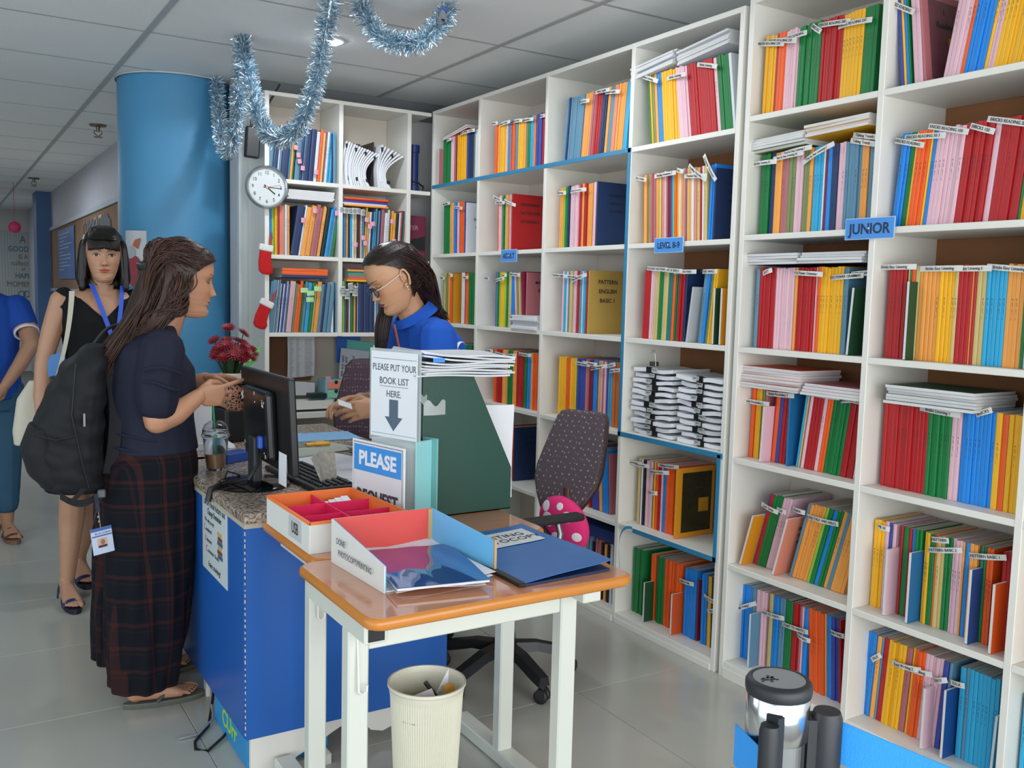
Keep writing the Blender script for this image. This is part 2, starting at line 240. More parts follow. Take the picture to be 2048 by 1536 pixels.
KRUNS="""
K11 N1.492,0.0042,1,-5 L1.496,0.0287,1,-5 N1.525,0.006,1,-5 L1.532,0.0034,1,-5 N1.536,0.0152,1,-5 W1.552,0.0071,1,-5 L1.56,0.0119,1,-5 N1.574,0.0385,1,-5 S1.613,0.0053,1,-5 A1.623,0.0134,1,-5 G1.637,0.0054,1,-5 L1.648,0.0256,1,-5 N1.674,0.0157,1,-5 L1.69,0.0049,1,-5 N1.697,0.0286,1,-5 N1.727,0.026,1,-5 W1.755,0.0179,1,-5 O1.776,0.0166,1,-5 C1.793,0.0119,1,-5 D1.808,0.0056,1,-5 W1.814,0.012,1,-5 S1.827,0.0112,1,-5 S1.839,0.0134,1,-5 N1.855,0.0112,1,0 L1.868,0.0155,1,0 
K12 S1.491,0.0126,1,0 M1.505,0.0089,1,0 B1.515,0.0118,1,0 I1.528,0.0132,1,0 Y1.542,0.0154,1,0 R1.559,0.0106,1,0 V1.571,0.012,1,0 V1.583,0.0128,1,0 W1.597,0.0134,1,0 A1.613,0.0121,1,0 N1.627,0.0446,1,-9 W1.673,0.0095,1,-9 A1.684,0.026,1,-9 A1.711,0.0261,1,-9 D1.738,0.0193,1,-9 D1.759,0.0139,1,-9 A1.776,0.0111,1,-9 C1.787,0.0064,1,-9 K1.798,0.0182,1,-9 S1.819,0.0098,1,-9 B1.829,0.0121,1,-9 L1.842,0.0121,1,-9 G1.856,0.0141,1,-9 
K22 T1.92,0.0091,1,0 B1.93,0.0084,1,0 E1.94,0.0073,1,0 A1.948,0.0084,1,0 N1.96,0.0091,1,0 S1.97,0.0103,1,0 W1.982,0.0129,1,0 C1.996,0.0122,1,0 K2.011,0.0092,1,0 M2.021,0.0085,1,0 W2.032,0.0074,1,0 L2.043,0.0086,1,0 C2.053,0.0086,1,-3 A2.063,0.0093,1,-3 W2.075,0.0112,1,-3 N2.09,0.0068,1,-3 S2.099,0.0094,1,-3 L2.109,0.0087,1,-3 N2.119,0.0068,1,-3 L2.127,0.0095,1,-3 N2.137,0.0068,1,-3 D2.146,0.019,1,-3 W2.167,0.0172,1,-3 W2.185,0.0107,1,-3 E2.196,0.005,1,-3 A2.207,0.0135,1,-3 Y2.221,0.0127,1,-3 K2.238,0.0155,1,-3 W2.255,0.0078,1,-3 V2.264,0.0089,1,-3 M2.274,0.007,1,-3 T2.283,0.0078,1,-3 V2.292,0.0047,1,-3 L2.298,0.0235,1,-3 
K13 L1.497,0.0105,1,-6 L1.509,0.0256,1,-6 W1.536,0.003,1,-6 L1.541,0.0091,1,-6 W1.551,0.0039,1,-6 N1.556,0.0085,1,-6 W1.567,0.007,1,-6 U1.574,0.0116,1,-6 W1.588,0.0046,1,-6 L1.594,0.0061,1,-6 P1.604,0.0292,1,-6 E1.635,0.0108,1,-6 O1.647,0.0124,1,-6 O1.66,0.0149,1,-6 G1.677,0.0093,1,-6 L1.688,0.0156,1,-6 S1.705,0.0204,1,-6 G1.728,0.0173,1,-6 C1.747,0.0079,1,-6 A1.757,0.0222,1,-6 L1.78,0.0159,1,-6 N1.798,0.0128,1,-6 L1.812,0.0208,1,-6 L1.835,0.0241,1,-6 W1.862,0.0145,1,0 K1.878,0.0049,1,0 L1.885,0.0081,1,0 N1.893,0.0075,1,0 
K23 I1.929,0.0102,1,0 T1.94,0.0106,1,0 M1.952,0.0121,1,0 W1.965,0.0092,1,0 G1.976,0.0192,1,0 A1.996,0.0104,1,0 N2.008,0.0067,1,0 W2.016,0.0048,1,0 N2.023,0.0299,1,0 N2.054,0.0365,1,0 N2.091,0.0284,1,0 W2.121,0.0076,1,0 L2.131,0.0114,1,0 N2.144,0.0153,1,0 W2.16,0.0031,1,0 L2.165,0.0211,1,0 L2.187,0.0259,1,0 W2.215,0.0175,1,0
"""
EXTRA=[('C2', 'N', 3.332, 2.498, 0.285, 0, 0, ''), ('C3', 'K1', 3.373, 2.498, 0.285, 0, 0, 'PATTERN|ENGLISH|BASIC 1'), ('D2', 'N', 2.6, 2.498, 0.27, 0, 0, ''), ('B2', 'R', 4.028, 2.488, 0.285, 0, 0, 'EXPANDING|TACTICS FOR|LISTENING 3'), ('A2', 'W', 4.504, 2.488, 0.275, 0, 0, 'BASIC|TACTICS FOR|LISTENING|(UNIT)'), ('A3', 'Y1', 4.654, 2.498, 0.28, 0, 0, ''), ('B3', 'D', 3.89, 2.498, 0.28, 0, 0, 'MAKE YOUR|POINT'), ('B5', 'N', 4.003, 2.518, 0.28, 0, 0, ''), ('C5', 'D', 3.19, 2.518, 0.27, 0, -4, 'TOUCHSTONE|3'), ('D5', 'Y1', 2.744, 2.498, 0.285, 0, 0, 'WRITING IN|PRACTICE 2'), ('D6', 'M', 2.635, 2.538, 0.25, 0, 0, 'SIDE'), ('A1', 'D', 4.791, 2.458, 0.2, 1, 0, ''), ('B4', 'O1', 3.754, 2.508, 0.28, 0, 0, ''), ('D3', 'W1', 2.69, 2.468, 0.215, 0, 7, ''), ('D3', 'G1', 2.547, 2.468, 0.21, 1, 0, ''), ('D3', 'Y1', 2.511, 2.468, 0.21, 1, 0, 'WORLD|EVENTS'), ('E3', 'G1', 1.943, 2.468, 0.215, 1, 3, ''), ('F3', 'G1', 1.737, 2.468, 0.235, 1, 0, ''), ('E4', 'P', 2.293, 2.478, 0.2, 1, 2, ''), ('E4', 'B1', 2.199, 2.508, 0.26, 0, 0, ''), ('F1', 'D', 1.745, 2.498, 0.28, 0, -8, '1|Reading'), ('E5', 'Y1', 2.374, 2.488, 0.2, 1, 15, ''), ('E5', 'V', 2.226, 2.498, 0.22, 1, 14, ''), ('F5', 'P', 1.764, 2.488, 0.21, 1, 0, ''), ('F5', 'B1', 1.684, 2.488, 0.22, 1, 0, ''), ('F5', 'B2', 1.49, 2.488, 0.22, 1, 0, ''), ('F5', 'O', 1.414, 2.478, 0.2, 1, 0, ''), ('F5', 'R', 1.39, 2.538, 0.28, 0, 0, ''), ('E6', 'L', 2.319, 2.498, 0.2, 1, 0, ''), ('F6', 'P', 1.613, 2.498, 0.19, 1, 0, 'TARGET'), ('F6', 'B2', 1.547, 2.498, 0.21, 1, 0, ''), ('F6', 'S', 1.391, 2.488, 0.2, 1, 2, ''), ('D6', 'G1', 2.903, 2.488, 0.17, 1, 0, ''), ('D6', 'O1', 2.732, 2.488, 0.17, 1, 0, '')]
STACKS=[('E2', 2.412, 2.165, 1.925, 5, 'E'), ('E2', 2.158, 1.907, 1.95, 4, 'Y'), ('E3', 2.415, 2.168, 1.53, 4, 'N'), ('E3', 2.159, 1.904, 1.53, 4, 'N'), ('E4', 2.405, 2.133, 1.092, 8, 'O1'), ('E4', 2.118, 1.882, 1.092, 4, 'D'), ('F4', 1.842, 1.456, 1.1, 6, 'G1'), ('D1', 3.088, 2.831, 2.305, 7, 'W'), ('D1', 2.817, 2.536, 2.32, 6, 'W'), ('A1', 4.856, 4.407, 2.282, 2, 'O1'), ('B3', 3.959, 3.726, 1.235, 8, 'W')]
STRIPS=[('E1', 2.343, 2.29, -12, 'BRICKS READING 250'), ('E1', 2.29, 2.289, -12, 'BRICKS READING 250'), ('E1', 2.235, 2.292, 0, 'BRICKS READING'), ('E1', 2.076, 2.298, -8, 'BRICKS READING 200'), ('E1', 1.994, 2.28, -5, 'BRICKS READING 250'), ('E1', 2.146, 2.298, -35, 'BRICKS'), ('F1', 1.829, 2.29, -30, 'BRICKS READING'), ('E2', 2.362, 1.886, -1, 'Step by Step Listening 3B'), ('E2', 2.212, 1.912, 3, 'Step by Step Listening 1'), ('E2', 2.248, 1.899, 2, 'Step by Step Listening 3A'), ('E2', 2.118, 1.893, 18, 'Step by Step Listening 2'), ('E2', 1.934, 1.925, -12, 'Talking Trends'), ('E2', 1.943, 1.907, -14, 'Talking Trends'), ('F2', 1.779, 1.885, -15, 'BRICKS READING'), ('F2', 1.729, 1.897, -5, 'BRICKS READING 50 3'), ('F2', 1.655, 1.909, -15, 'BRICKS READING 100'), ('F2', 1.551, 1.896, -20, 'BRICKS 150'), ('F2', 1.474, 1.904, -15, 'BRICKS READING 200'), ('E3', 2.313, 1.505, 15, 'JUST'), ('E3', 2.132, 1.498, -3, 'Kid Power Grammar'), ('E3', 1.974, 1.487, 3, 'KID POWER GRAMMAR'), ('E3', 1.912, 1.497, 3, 'JUST SPEAKING'), ('F3', 1.795, 1.515, 0, 'Bricks Easy Listening'), ('F3', 1.648, 1.509, 0, 'Bricks Easy Listening'), ('F3', 1.563, 1.508, 0, 'Bricks Easy Listening 2'), ('F3', 1.44, 1.507, -5, 'Bricks Easy Listening'), ('E4', 2.359, 1.099, 0, 'Boost Vocabulary 4'), ('E4', 2.355, 1.037, 0, 'Boost Vocabulary 3'), ('E4', 2.245, 1.076, 2, 'Boost Vocabulary 2'), ('E4', 2.143, 1.1, -3, 'Boost Vocabulary 1'), ('E4', 2.043, 1.092, 0, 'BOOST SPEAKING'), ('E4', 1.965, 1.086, 8, 'BOOST'), ('E4', 1.917, 1.088, -2, 'BOOST SPEAKING'), ('F4', 1.633, 1.089, -2, 'Bricks Listening 1'), ('F4', 1.498, 1.103, 22, 'BRICKS'), ('E5', 2.282, 0.659, -8, "Let's Speak"), ('E5', 2.228, 0.661, -3, 'Talk'), ('E5', 2.15, 0.678, -3, 'English'), ('E5', 2.049, 0.667, 2, 'YOUNG TALK AND WRITE'), ('F5', 1.803, 0.699, -2, 'PB 10'), ('F5', 1.592, 0.679, 14, 'PATTERN BASIC 2'), ('F5', 1.462, 0.693, 12, 'PATTERN BASIC 1'), ('F5', 1.61, 0.705, 10, 'PATTERN'), ('E6', 2.377, 0.264, 28, 'Parallel Writing 2'), ('E6', 2.239, 0.275, 6, 'WAY TO WRITE 1'), ('E6', 2.139, 0.259, 6, 'START TO WRITE 2'), ('E6', 2.1, 0.239, -3, 'SPEAKING'), ('E6', 1.961, 0.297, 5, 'WRITING'), ('F6', 1.807, 0.27, 40, 'TALK'), ('F6', 1.699, 0.281, 8, 'Easy Writing 2'), ('F6', 1.656, 0.281, 8, 'Easy Talking'), ('F6', 1.582, 0.28, 22, 'EASY'), ('F6', 1.529, 0.288, 8, 'TALK'), ('D1', 2.971, 2.285, -20, 'Bricks Listening'), ('D1', 2.815, 2.265, -3, 'Bricks Listening'), ('D1', 2.644, 2.274, -15, 'Bricks Listening'), ('D2', 3.013, 1.891, -12, 'ALL CLEAR'), ('D2', 2.868, 1.895, 0, 'Reading Adventure 3'), ('D2', 2.681, 1.885, -30, 'Reading Discovery'), ('D2', 2.615, 1.897, -50, 'Grammar Discovery'), ('D2', 2.694, 1.873, -5, 'Practical English 1'), ('D2', 2.78, 1.902, -15, 'Tasty'), ('D3', 2.891, 1.521, -3, 'STRATEGIC REACTIONS'), ('D3', 2.8, 1.514, -3, 'MOMENTS OF SPEECH'), ('D3', 2.727, 1.508, 0, 'Exciting PHRASAL VERBS 1'), ('D3', 2.59, 1.508, 0, 'INTERCHANGE'), ('D5', 3.038, 0.702, 4, 'Workbook for Basic Vocabulary'), ('D5', 2.988, 0.7, 4, 'Workbook for Basic Vocabulary'), ('D5', 2.866, 0.689, 8, 'Writing in Practice'), ('D5', 2.812, 0.723, 6, 'Writing in Practice 2'), ('D5', 2.895, 0.597, 5, 'Basic W'), ('D6', 2.685, 0.273, 5, 'Side by Side'), ('D6', 2.54, 0.244, -2, 'Side by Side'), ('D6', 2.502, 0.212, 20, 'Parallel Writing 1'), ('C1', 3.412, 2.265, -3, 'Touchstone'), ('C1', 3.286, 2.289, -4, 'Pattern English'), ('C1', 3.215, 2.273, -8, 'Pattern English'), ('C2', 3.58, 1.879, -5, 'Expanding'), ('C2', 3.454, 1.88, -1, 'Expanding Tactics for Listening 3'), ('C3', 3.58, 1.498, -3, 'New Pattern English'), ('C3', 3.468, 1.491, -3, 'Pattern English Basic 2'), ('C3', 3.429, 1.486, 12, 'Pattern English Basic 1'), ('C4', 3.394, 1.097, 0, 'Reading Advantage'), ('C4', 3.338, 1.103, 0, 'Reading Advantage'), ('C4', 3.27, 1.091, 10, 'Reading Advantage 1'), ('C4', 3.185, 1.106, 12, 'My Choice'), ('C4', 3.148, 1.087, 8, 'Reading Choice'), ('C5', 3.581, 0.716, 0, 'Touchstone'), ('C5', 3.576, 0.693, 0, 'Touchstone'), ('B1', 4.193, 2.28, -5, 'Business'), ('B1', 4.094, 2.266, 0, 'Business Venture'), ('B1', 3.97, 2.26, -5, 'Market Leader'), ('B1', 3.878, 2.252, -5, 'Communication 1'), ('B1', 3.751, 2.252, -3, 'Market'), ('B2', 4.151, 1.895, -15, 'Helping Tactics'), ('B2', 4.125, 1.873, -5, 'Helping Tactics'), ('B2', 4.027, 1.866, -15, 'Developing Tactics for Listening 3'), ('B3', 4.252, 1.486, -2, 'OXFORD'), ('B3', 4.123, 1.48, 6, 'Grammar Course'), ('B3', 3.978, 1.505, -3, 'Make Your Point'), ('B3', 4.075, 1.501, 5, 'Level'), ('B4', 4.236, 1.105, 0, 'Point of View'), ('B4', 4.122, 1.094, -2, 'Practical Writing'), ('B4', 4.013, 1.093, 6, 'Practical Writing'), ('B4', 3.881, 1.107, 0, 'Reading Adventure 2'), ('A1', 4.697, 2.257, 6, 'PRACTICAL'), ('A1', 4.512, 2.274, 0, 'PRACTICAL WRITING'), ('A1', 4.429, 2.274, -2, 'PRACTICAL'), ('A2', 4.72, 1.907, 0, 'Basic Listening'), ('A2', 4.57, 1.877, -8, 'Basic Tactics 2'), ('A3', 4.766, 1.49, 0, 'Aptitude'), ('A3', 4.487, 1.492, 0, 'Speaking'), ('A3', 4.657, 1.504, 0, 'Level')]
# ---------------------------------------------------------------- room shell
CZ = 2.55
FLOORM = mat('floor_grout', '6F716C', .5)
tilem = mat('floor_tile', 'B4B4AA', .16, noise=.07, nscale=2.2, stretch=(1, .15, 1), bump=.02, bscale=30)
fl = MB().box(-3.2, 3.3, -2, 17, -.12, -.004).build('floor', FLOORM); tag(fl, None, kind='structure')
tm = MB().box(.001, .619, .001, .649, -.01, 0, c=.0012).mesh('floor_tile', tilem)
for i in range(-5, 4):
    for j in range(-1, 20):
        x = .662 + .62 * i; y = 3.195 + .65 * (j - 4)
        if y > 9.5 and not -1 < x < 1.8: continue
        o = bpy.data.objects.new('floor_tile', tm); COL.objects.link(o); o.location = (x, y, 0); o.parent = fl
ce = MB().box(-3.2, 3.3, -2, 17, CZ + .03, CZ + .15).build('ceiling', mat('ceiling_void', '55585A', .9)); tag(ce, None, kind='structure')
ctm = mat('ceiling_tile', 'E6EAEA', .85, noise=.03, nscale=4, bump=.5, bscale=90)
raily = mat('ceiling_rail', 'A9AEAD', .5, noise=.1, nscale=9)
tm2 = MB().box(.012, 1.388, .008, .762, CZ, CZ + .012, c=.002).mesh('ceiling_tile', ctm)
for i in range(-3, 2):
    for j in range(-5, 17):
        x = .85 + 1.4 * i; y = 4.56 + .77 * j
        if x > 2.2 and y > 6: continue
        o = bpy.data.objects.new('ceiling_tile', tm2); COL.objects.link(o); o.location = (x, y, 0); o.parent = ce
for i in range(-2, 2):
    x = .85 + 1.4 * i; MB().box(x - .014, x + .014, -2, 16.6, CZ - .004, CZ + .02).build('ceiling_rail', raily, ce)
for j in range(-5, 17):
    y = 4.56 + .77 * j; MB().box(-3.2, 2.9, y - .009, y + .009, CZ - .001, CZ + .016).build('ceiling_cross_rail', raily, ce)
wallm = mat('wall_paint', 'C6C7C8', .7, noise=.05, nscale=5, bump=.15)
tag(MB().box(2.785, 2.9, -1.8, 5.35, 0, CZ + .02).build('wall_right', wallm), None, kind='structure')
tag(MB().box(1.43, 2.785, 5.20, 5.35, 0, CZ + .02).build('wall_back', wallm), None, kind='structure')
wc = MB().box(1.27, 1.40, 5.9, 16.6, 0, CZ + .02).build('wall_corridor', mat('corridor_wall', 'B9BBC4', .6, noise=.07, nscale=7)); tag(wc, None, kind='structure')
tag(MB().box(-3.2, 1.4, 16.6, 16.75, 0, CZ + .02).build('wall_far', mat('far_wall', 'B4B6B2', .7, noise=.03, nscale=3)), None, kind='structure')
tag(MB().box(-3.2, -3.05, 2.5, 16.6, 0, CZ + .02).build('wall_left', wallm), None, kind='structure')
tag(MB().box(-3.05, 1.0, 16.57, 16.6, 0, .1).build('baseboard_far', mat('dark_base', '3A2B26', .5)), None, kind='structure')
tag(MB().box(1.10, 1.27, 13.1, 13.55, 0, CZ).build('trim_1', mat('blue_column', '355F8E', .45, noise=.05, nscale=4)), None, kind='structure')
# round blue pillar
pm = mat('pillar_paint', '4489B2', .5, noise=.10, nscale=1.6, bump=.05, bscale=20)
pl = thing('round_pillar', 'thick round pillar painted glossy blue between corridor and back bookcase', 'pillar', (1.195, 5.60, 0))
MB().lathe((0, 0), [(.310, 0), (.310, CZ - .012)], 72).build('shaft', pm, pl, True)
MB().lathe((0, 0), [(.320, CZ - .012), (.322, CZ - .002), (.3, CZ - .001)], 72).build('collar', mat('collar', 'A9B4B8', .5), pl, True)
tag(MB().box(1.512, 1.60, 5.35, 6.4, 0, CZ + .02).build('wall_return', wallm), None, kind='structure')
# white board strip with screws beside the pillar
st = MB().box(1.432, 1.50, 5.175, 5.198, 0, 2.5, c=.002).box(1.44, 1.446, 5.17, 5.176, 0, 2.5).build('trim_2', mat('white_strip', 'D3DADB', .4)); tag(st, None, kind='structure')
tag(MB().box(1.43, 2.785, 5.18, 5.199, 2.44, CZ).build('painted_shade_strip', mat('painted_shade', '6A6E70', .8)), None, kind='structure')  # added strip, its dark grey paints the shade in the gap above the bookcase
# ---------------------------------------------------------------- bookcases
TAPE = mat('blue_tape', '2E7FA6', .45, noise=.12, nscale=25)
def bay_case(name, label, ys, zrows, x0, x1, backcols, tapes=(), zt=2.44, brown=()):
    t = thing(name, label, 'bookcase', (x0, (ys[0] + ys[-1]) / 2, 0)); T = Vector((x0, (ys[0] + ys[-1]) / 2, 0))
    def part(n, m_, a):
        mb = MB().box(*a, c=.0015); mb.v = [(p[0] - T.x, p[1] - T.y, p[2]) for p in mb.v]; return mb.build(n, m_, t)
    th = .011
    for i, y in enumerate(ys):
        part('side_panel' if i in (0, len(ys) - 1) else 'divider', WHITE, (x0, x1, y - th, y + th, 0, zt))
    for i in range(len(ys) - 1):
        a, b = ys[i], ys[i + 1]
        for z in zrows: part('shelf_board', WHITE, (x0 + .001, x1, b + th, a - th, z - .02, z))
        part('top_board', WHITE, (x0, x1, b + th, a - th, zt - .02, zt))
        part('plinth', WHITE, (x0 - .004, x0 + .016, b + th, a - th, 0, zrows[-1] - .02))
        for r in range(len(zrows)):
            zu = zt - .02 if r == 0 else zrows[r - 1] - .02
            part('back_panel', CORK if (i, r) in brown else mat('back_board', 'C9C0B4', .7, noise=.05, nscale=4), (x1 - .004, x1, b + th, a - th, zrows[r], zu))
    for a in tapes: part('tape_strip', TAPE, a)
    return t
XF = 2.458; XB = 2.775
ZM = [2.02, 1.625, 1.235, .835, .44, .045]; ZR = [2.05, 1.635, 1.235, .83, .432, .06]
tp = [(XF - .003, XF + .0, 4.86, 3.05, 2.0, 2.02), (XF - .003, XF, 3.072, 3.052, .815, 2.02), (XF - .003, XF, 3.07, 2.45, .815, .836),
      (XF - .003, XF, 2.478, 2.458, .42, .83), (XF - .003, XF, 2.95, 2.46, .42, .44)]
bay_case('white_bookcase', 'tall white open bookcase with the ADULT and LEVEL 8-9 signs and blue tape edging', [4.86, 4.325, 3.69, 3.06, 2.455], ZM, XF, XB, None, tp, 2.44, {(3, 1), (3, 2), (3, 3)})
bay_case('white_bookcase', 'tall white bookcase nearest the camera with the JUNIOR sign', [2.410, 1.862, 1.345, .83], ZR, XF, XB, None, (), 2.455, {(i, r) for i in range(3) for r in (1, 2, 3)})
# loose end of blue tape curling down in the lowest level 8-9 bay
mb = MB(); mb.sheet(lambda u, v: (XF - .004 - .02 * math.sin(PI * u), 2.95 + .07 * math.sin(u * PI / 2), .44 - .03 * u * 0 + .012 * math.sin(u * PI) - .20 * u * u + (v - .5) * .012), 16, 1, .0006)
tag(mb.build('loose_tape', TAPE), 'loose end of blue tape curling over green workbooks in bottom LEVEL 8-9 bay', 'tape')
# back bookcase (faces the camera)
bt = thing('wall_bookcase', 'white wall bookcase behind the staff with clock, binders and stapled packets', 'bookcase', (1.97, 4.87, 0))
def bpart(n, m_, x0, x1, y0, y1, z0, z1): return MB().box(x0 - 1.97, x1 - 1.97, y0 - 4.87, y1 - 4.87, z0, z1, c=.0015).build(n, m_, bt)
ZK = [1.985, 1.585, 1.17]
for x, n, zb in ((1.495, 'side_panel', .0), (1.905, 'divider', 1.15), (2.315, 'divider', 1.15)): bpart(n, WHITE, x - .012, x + .012, 4.87, 5.17, zb, 2.43)
for a, b in ((1.507, 1.893), (1.917, 2.303), (2.327, 2.452)):
    bpart('top_board', WHITE, a, b, 4.87, 5.17, 2.41, 2.43)
    for r, z in enumerate(ZK):
        bpart('shelf_board', WHITE, a, b, 4.871, 5.17, z - .022, z)
        bpart('back_panel', mat('back_board', 'C9C0B4', .7), a, b, 5.166, 5.17, z, (2.41 if r == 0 else ZK[r - 1] - .022))
bpart('niche_back', mat('niche_back', 'B7ADA0', .7), 1.507, 2.40, 5.18, 5.19, .0, 1.148)
bpart('ledge', WHITE, 1.507, 2.40, 4.86, 5.18, .70, .73)
# ---------------------------------------------------------------- books
CL = dict(R='B31A1E', G='0F7A3C', Y='F2B51E', P='E3B9C4', O='F0601E', B='1C86DE', S='2FA9D6', N='1D3560', C='CDB878', W='D9DEE4', T='157A78', U='3A4AA0', M='7A1834',
          A='F0A24A', L='5E8CA6', K='181C26', E='7A8A55', D='B26A70', V='DE8A72', I='9CC83C', K1='B8964A', Y1='D98F1A', O1='D2551E', W1='B8BBBE', G1='1F4A2E', B1='1F6BA0', B2='1A4C8E')
CL = {k: hx(v) for k, v in CL.items()}
CN = dict(R='red', G='green', Y='yellow', P='pale pink', O='orange', B='bright blue', S='sky blue', N='navy', C='khaki', W='white', T='teal', U='indigo', M='maroon', A='amber', L='grey-blue',
          K='black', E='olive', D='dusty rose', V='salmon', I='lime', K1='tan', Y1='gold', O1='rust orange', W1='grey', G1='dark green', B1='blue', B2='deep blue')
BAY = dict(A='far-left bay of the long bookcase', B='ADULT sign bay', C='bay left of LEVEL 8-9', D='LEVEL 8-9 bay', E='left JUNIOR bay', F='right JUNIOR bay')
ROW = {1: 'top shelf', 2: 'second shelf', 3: 'third shelf', 4: 'fourth shelf', 5: 'fifth shelf', 6: 'bottom shelf'}
BH = dict(B1=.25, A1=.26, E4=.265, F4=.275, E1=.272, F6=.28)
ZC = {c: dict(zip(range(1, 7), ZR if c in 'EF' else ZM)) for c in 'ABCDEF'}
BK = dict(E1=.04, F1=.04, E2=.05, F2=.05, E3=.05, F3=.05, E4=.07, F4=.07, E5=.09, F5=.08, E6=.09, F6=.09, D1=.03, D2=.04, D3=.04, D5=.07, D6=.08, C1=.03, C2=.04, C3=.04, C4=.05, C5=.06, B1=.03, B2=.03, B3=.04, B4=.05, B5=.06, A1=.03, A2=.03, A3=.04, A4=.05)
def book_mb(t, h, d=.205, rev=False, flare=0):
    """workbook standing: spine at x=0, thickness along y centred on 0, height z"""
    c = min(.0004, t * .1); mb = MB(); q = .0025
    x0, x1 = (q, d - .003) if not rev else (.0, d - q)
    mb.box(x0, x1, -t / 2 + c, t / 2 - c, .002, h - .0001, 1)
    mb.box(0 if not rev else .001, d, -t / 2, -t / 2 + c, 0, h, 0); mb.box(0 if not rev else .001, d, t / 2 - c, t / 2, 0, h, 0)
    if not rev: mb.add([(0, -t / 2, 0), (0, t / 2, 0), (0, t / 2, h), (0, -t / 2, h), (-.0012, -t / 4, 0), (-.0012, t / 4, 0), (-.0012, t / 4, h), (-.0012, -t / 4, h), (q, -t / 2 + c, 0), (q, t / 2 - c, 0), (q, t / 2 - c, h), (q, -t / 2 + c, h)],
                       [(0, 4, 7, 3), (4, 5, 6, 7), (5, 1, 2, 6), (3, 7, 6, 2, 10, 11), (0, 8, 9, 1, 5, 4)], 0)
    return mb
SHARED = {}
def book_mesh(t, h, rev=False, d=.205, pg=None):
    k = (round(t, 4), round(h, 3), rev, d, pg)
    if k not in SHARED: SHARED[k] = book_mb(k[0], k[1], d, rev).mesh('workbook', [BOOK, PAGES if pg is None else pg])
    return SHARED[k]
books = []
cur = None
allruns = {}
for tok in RUNS.split():
    if len(tok) == 2 and ',' not in tok: cur = tok; allruns[cur] = []; continue
    c = tok[0]; y, w_, n, l = tok[1:].split(','); allruns[cur].append((c, float(y), float(w_), int(n), float(l)))
for bn, rl in allruns.items():
    for i, (c, y, w_, n, l) in enumerate(rl):
        for k in range(n):
            t = w_ / n; yy = y - t * (k + .5); z = ZC[bn[0]][int(bn[1])]
            nb = [CN[rl[j][0]] for j in (i - 1, i + 1) if 0 <= j < len(rl)]
            D = .5273 * 2.5 + .8443 * yy
            books.append((BH.get(bn, .283) * t / D / D, bn, i, c, yy, t, l, z, (k, n, nb[0] if i else None)))
books.sort(key=lambda b: -b[0])
indiv = books[:300]; rest = books[300:]
def place(o, bn, yy, t, h, l, z, x):
    a = math.radians(l); s = math.sin(abs(a)) * t / 2
    # lean about the bottom edge, top towards -y for positive lean
    o.matrix_basis = Matrix.Translation((x, yy, z + s + .0006)) @ Matrix.Rotation(a, 4, 'X')
OBJB = {}; seen_ = {}
def toks(a): return ' and '.join(a)
for _, bn, i, c, yy, t, l, z, nb in indiv:
    h = round(BH.get(bn, .283) + random.choice((-.003, -.001, 0, 0, .002)), 3)
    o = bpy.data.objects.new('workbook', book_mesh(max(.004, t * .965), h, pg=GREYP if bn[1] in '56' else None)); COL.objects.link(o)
    rc = random.uniform(.93, 1.05); o.color = (*[min(1, q * rc) for q in CL[c]], 1)
    place(o, bn, yy, t, h, l, z, XF + BK[bn] + random.uniform(-.003, .004))
    k_, n_, lf = nb; ORD = ['first', 'second', 'third', 'fourth', 'fifth', 'sixth', 'seventh', 'eighth', 'ninth', 'tenth', 'eleventh', 'twelfth', 'thirteenth']
    lab = (f"{ORD[k_]} " if n_ > 1 else '') + f"{CN[c]} workbook right of the {lf + ' ones' if lf else 'bay side panel'}, {ROW[int(bn[1])]}, {BAY[bn[0]]}"
    seen_[lab] = seen_.get(lab, 0) + 1
    if seen_[lab] > 1: lab = lab.replace('workbook right of the', 'workbook right of the %s' % ('next' if seen_[lab] == 2 else 'last'))
    tag(o, lab, 'book', f"workbooks in the {ROW[int(bn[1])]} of the {BAY[bn[0]]}"); OBJB.setdefault(bn, []).append((yy, o))
mb = MB(); cols_ = []
for _, bn, i, c, yy, t, l, z, nb in rest:
    h = BH.get(bn, .283) + random.choice((-.003, -.001, 0, 0, .002)); b = book_mb(max(.004, t * .965), h)
    a = math.radians(l); Mx = Matrix.Translation((XF + BK[bn] + random.uniform(-.003, .004), yy, z + math.sin(abs(a)) * t / 2 + .0006)) @ Matrix.Rotation(a, 4, 'X')
    o0 = len(mb.v); mb.v += [tuple(Mx @ Vector(p)) for p in b.v]; mb.f += [tuple(q + o0 for q in f) for f in b.f]; mb.mi += b.mi
    rc = random.uniform(.93, 1.05); cols_ += [(*[min(1, q * rc) for q in CL[c]], 1)] * len(b.v)
ro = mb.build('workbook_rows', [BOOKR, PAGES]); ca = ro.data.color_attributes.new('Col', 'FLOAT_COLOR', 'POINT')
for i, q in enumerate(cols_): ca.data[i].color = q
tag(ro, 'remaining packed rows of thin coloured workbooks on the long white bookcases', 'books', None, 'stuff')
for bn, c, y, n in (('G6', 'S', 1.318, 5), ('G3', 'W', 1.318, 2), ('G4', 'Y', 1.318, 4), ('G2', 'Y', 1.318, 3), ('G5', 'A', 1.28, 3)):
    for k in range(n):
        o = bpy.data.objects.new('workbook', book_mesh(.012, .28)); COL.objects.link(o); o.color = (*CL[c], 1); o.location = (XF + .06, y - .0125 * k, ZR[int(bn[1]) - 1] + .0005)
        tag(o, f"{ORD[k]} {CN[c]} workbook from the side panel, {ROW[int(bn[1])]}, rightmost cut-off bay", 'book', f"workbooks in the {ROW[int(bn[1])]} of the bay at the right edge")
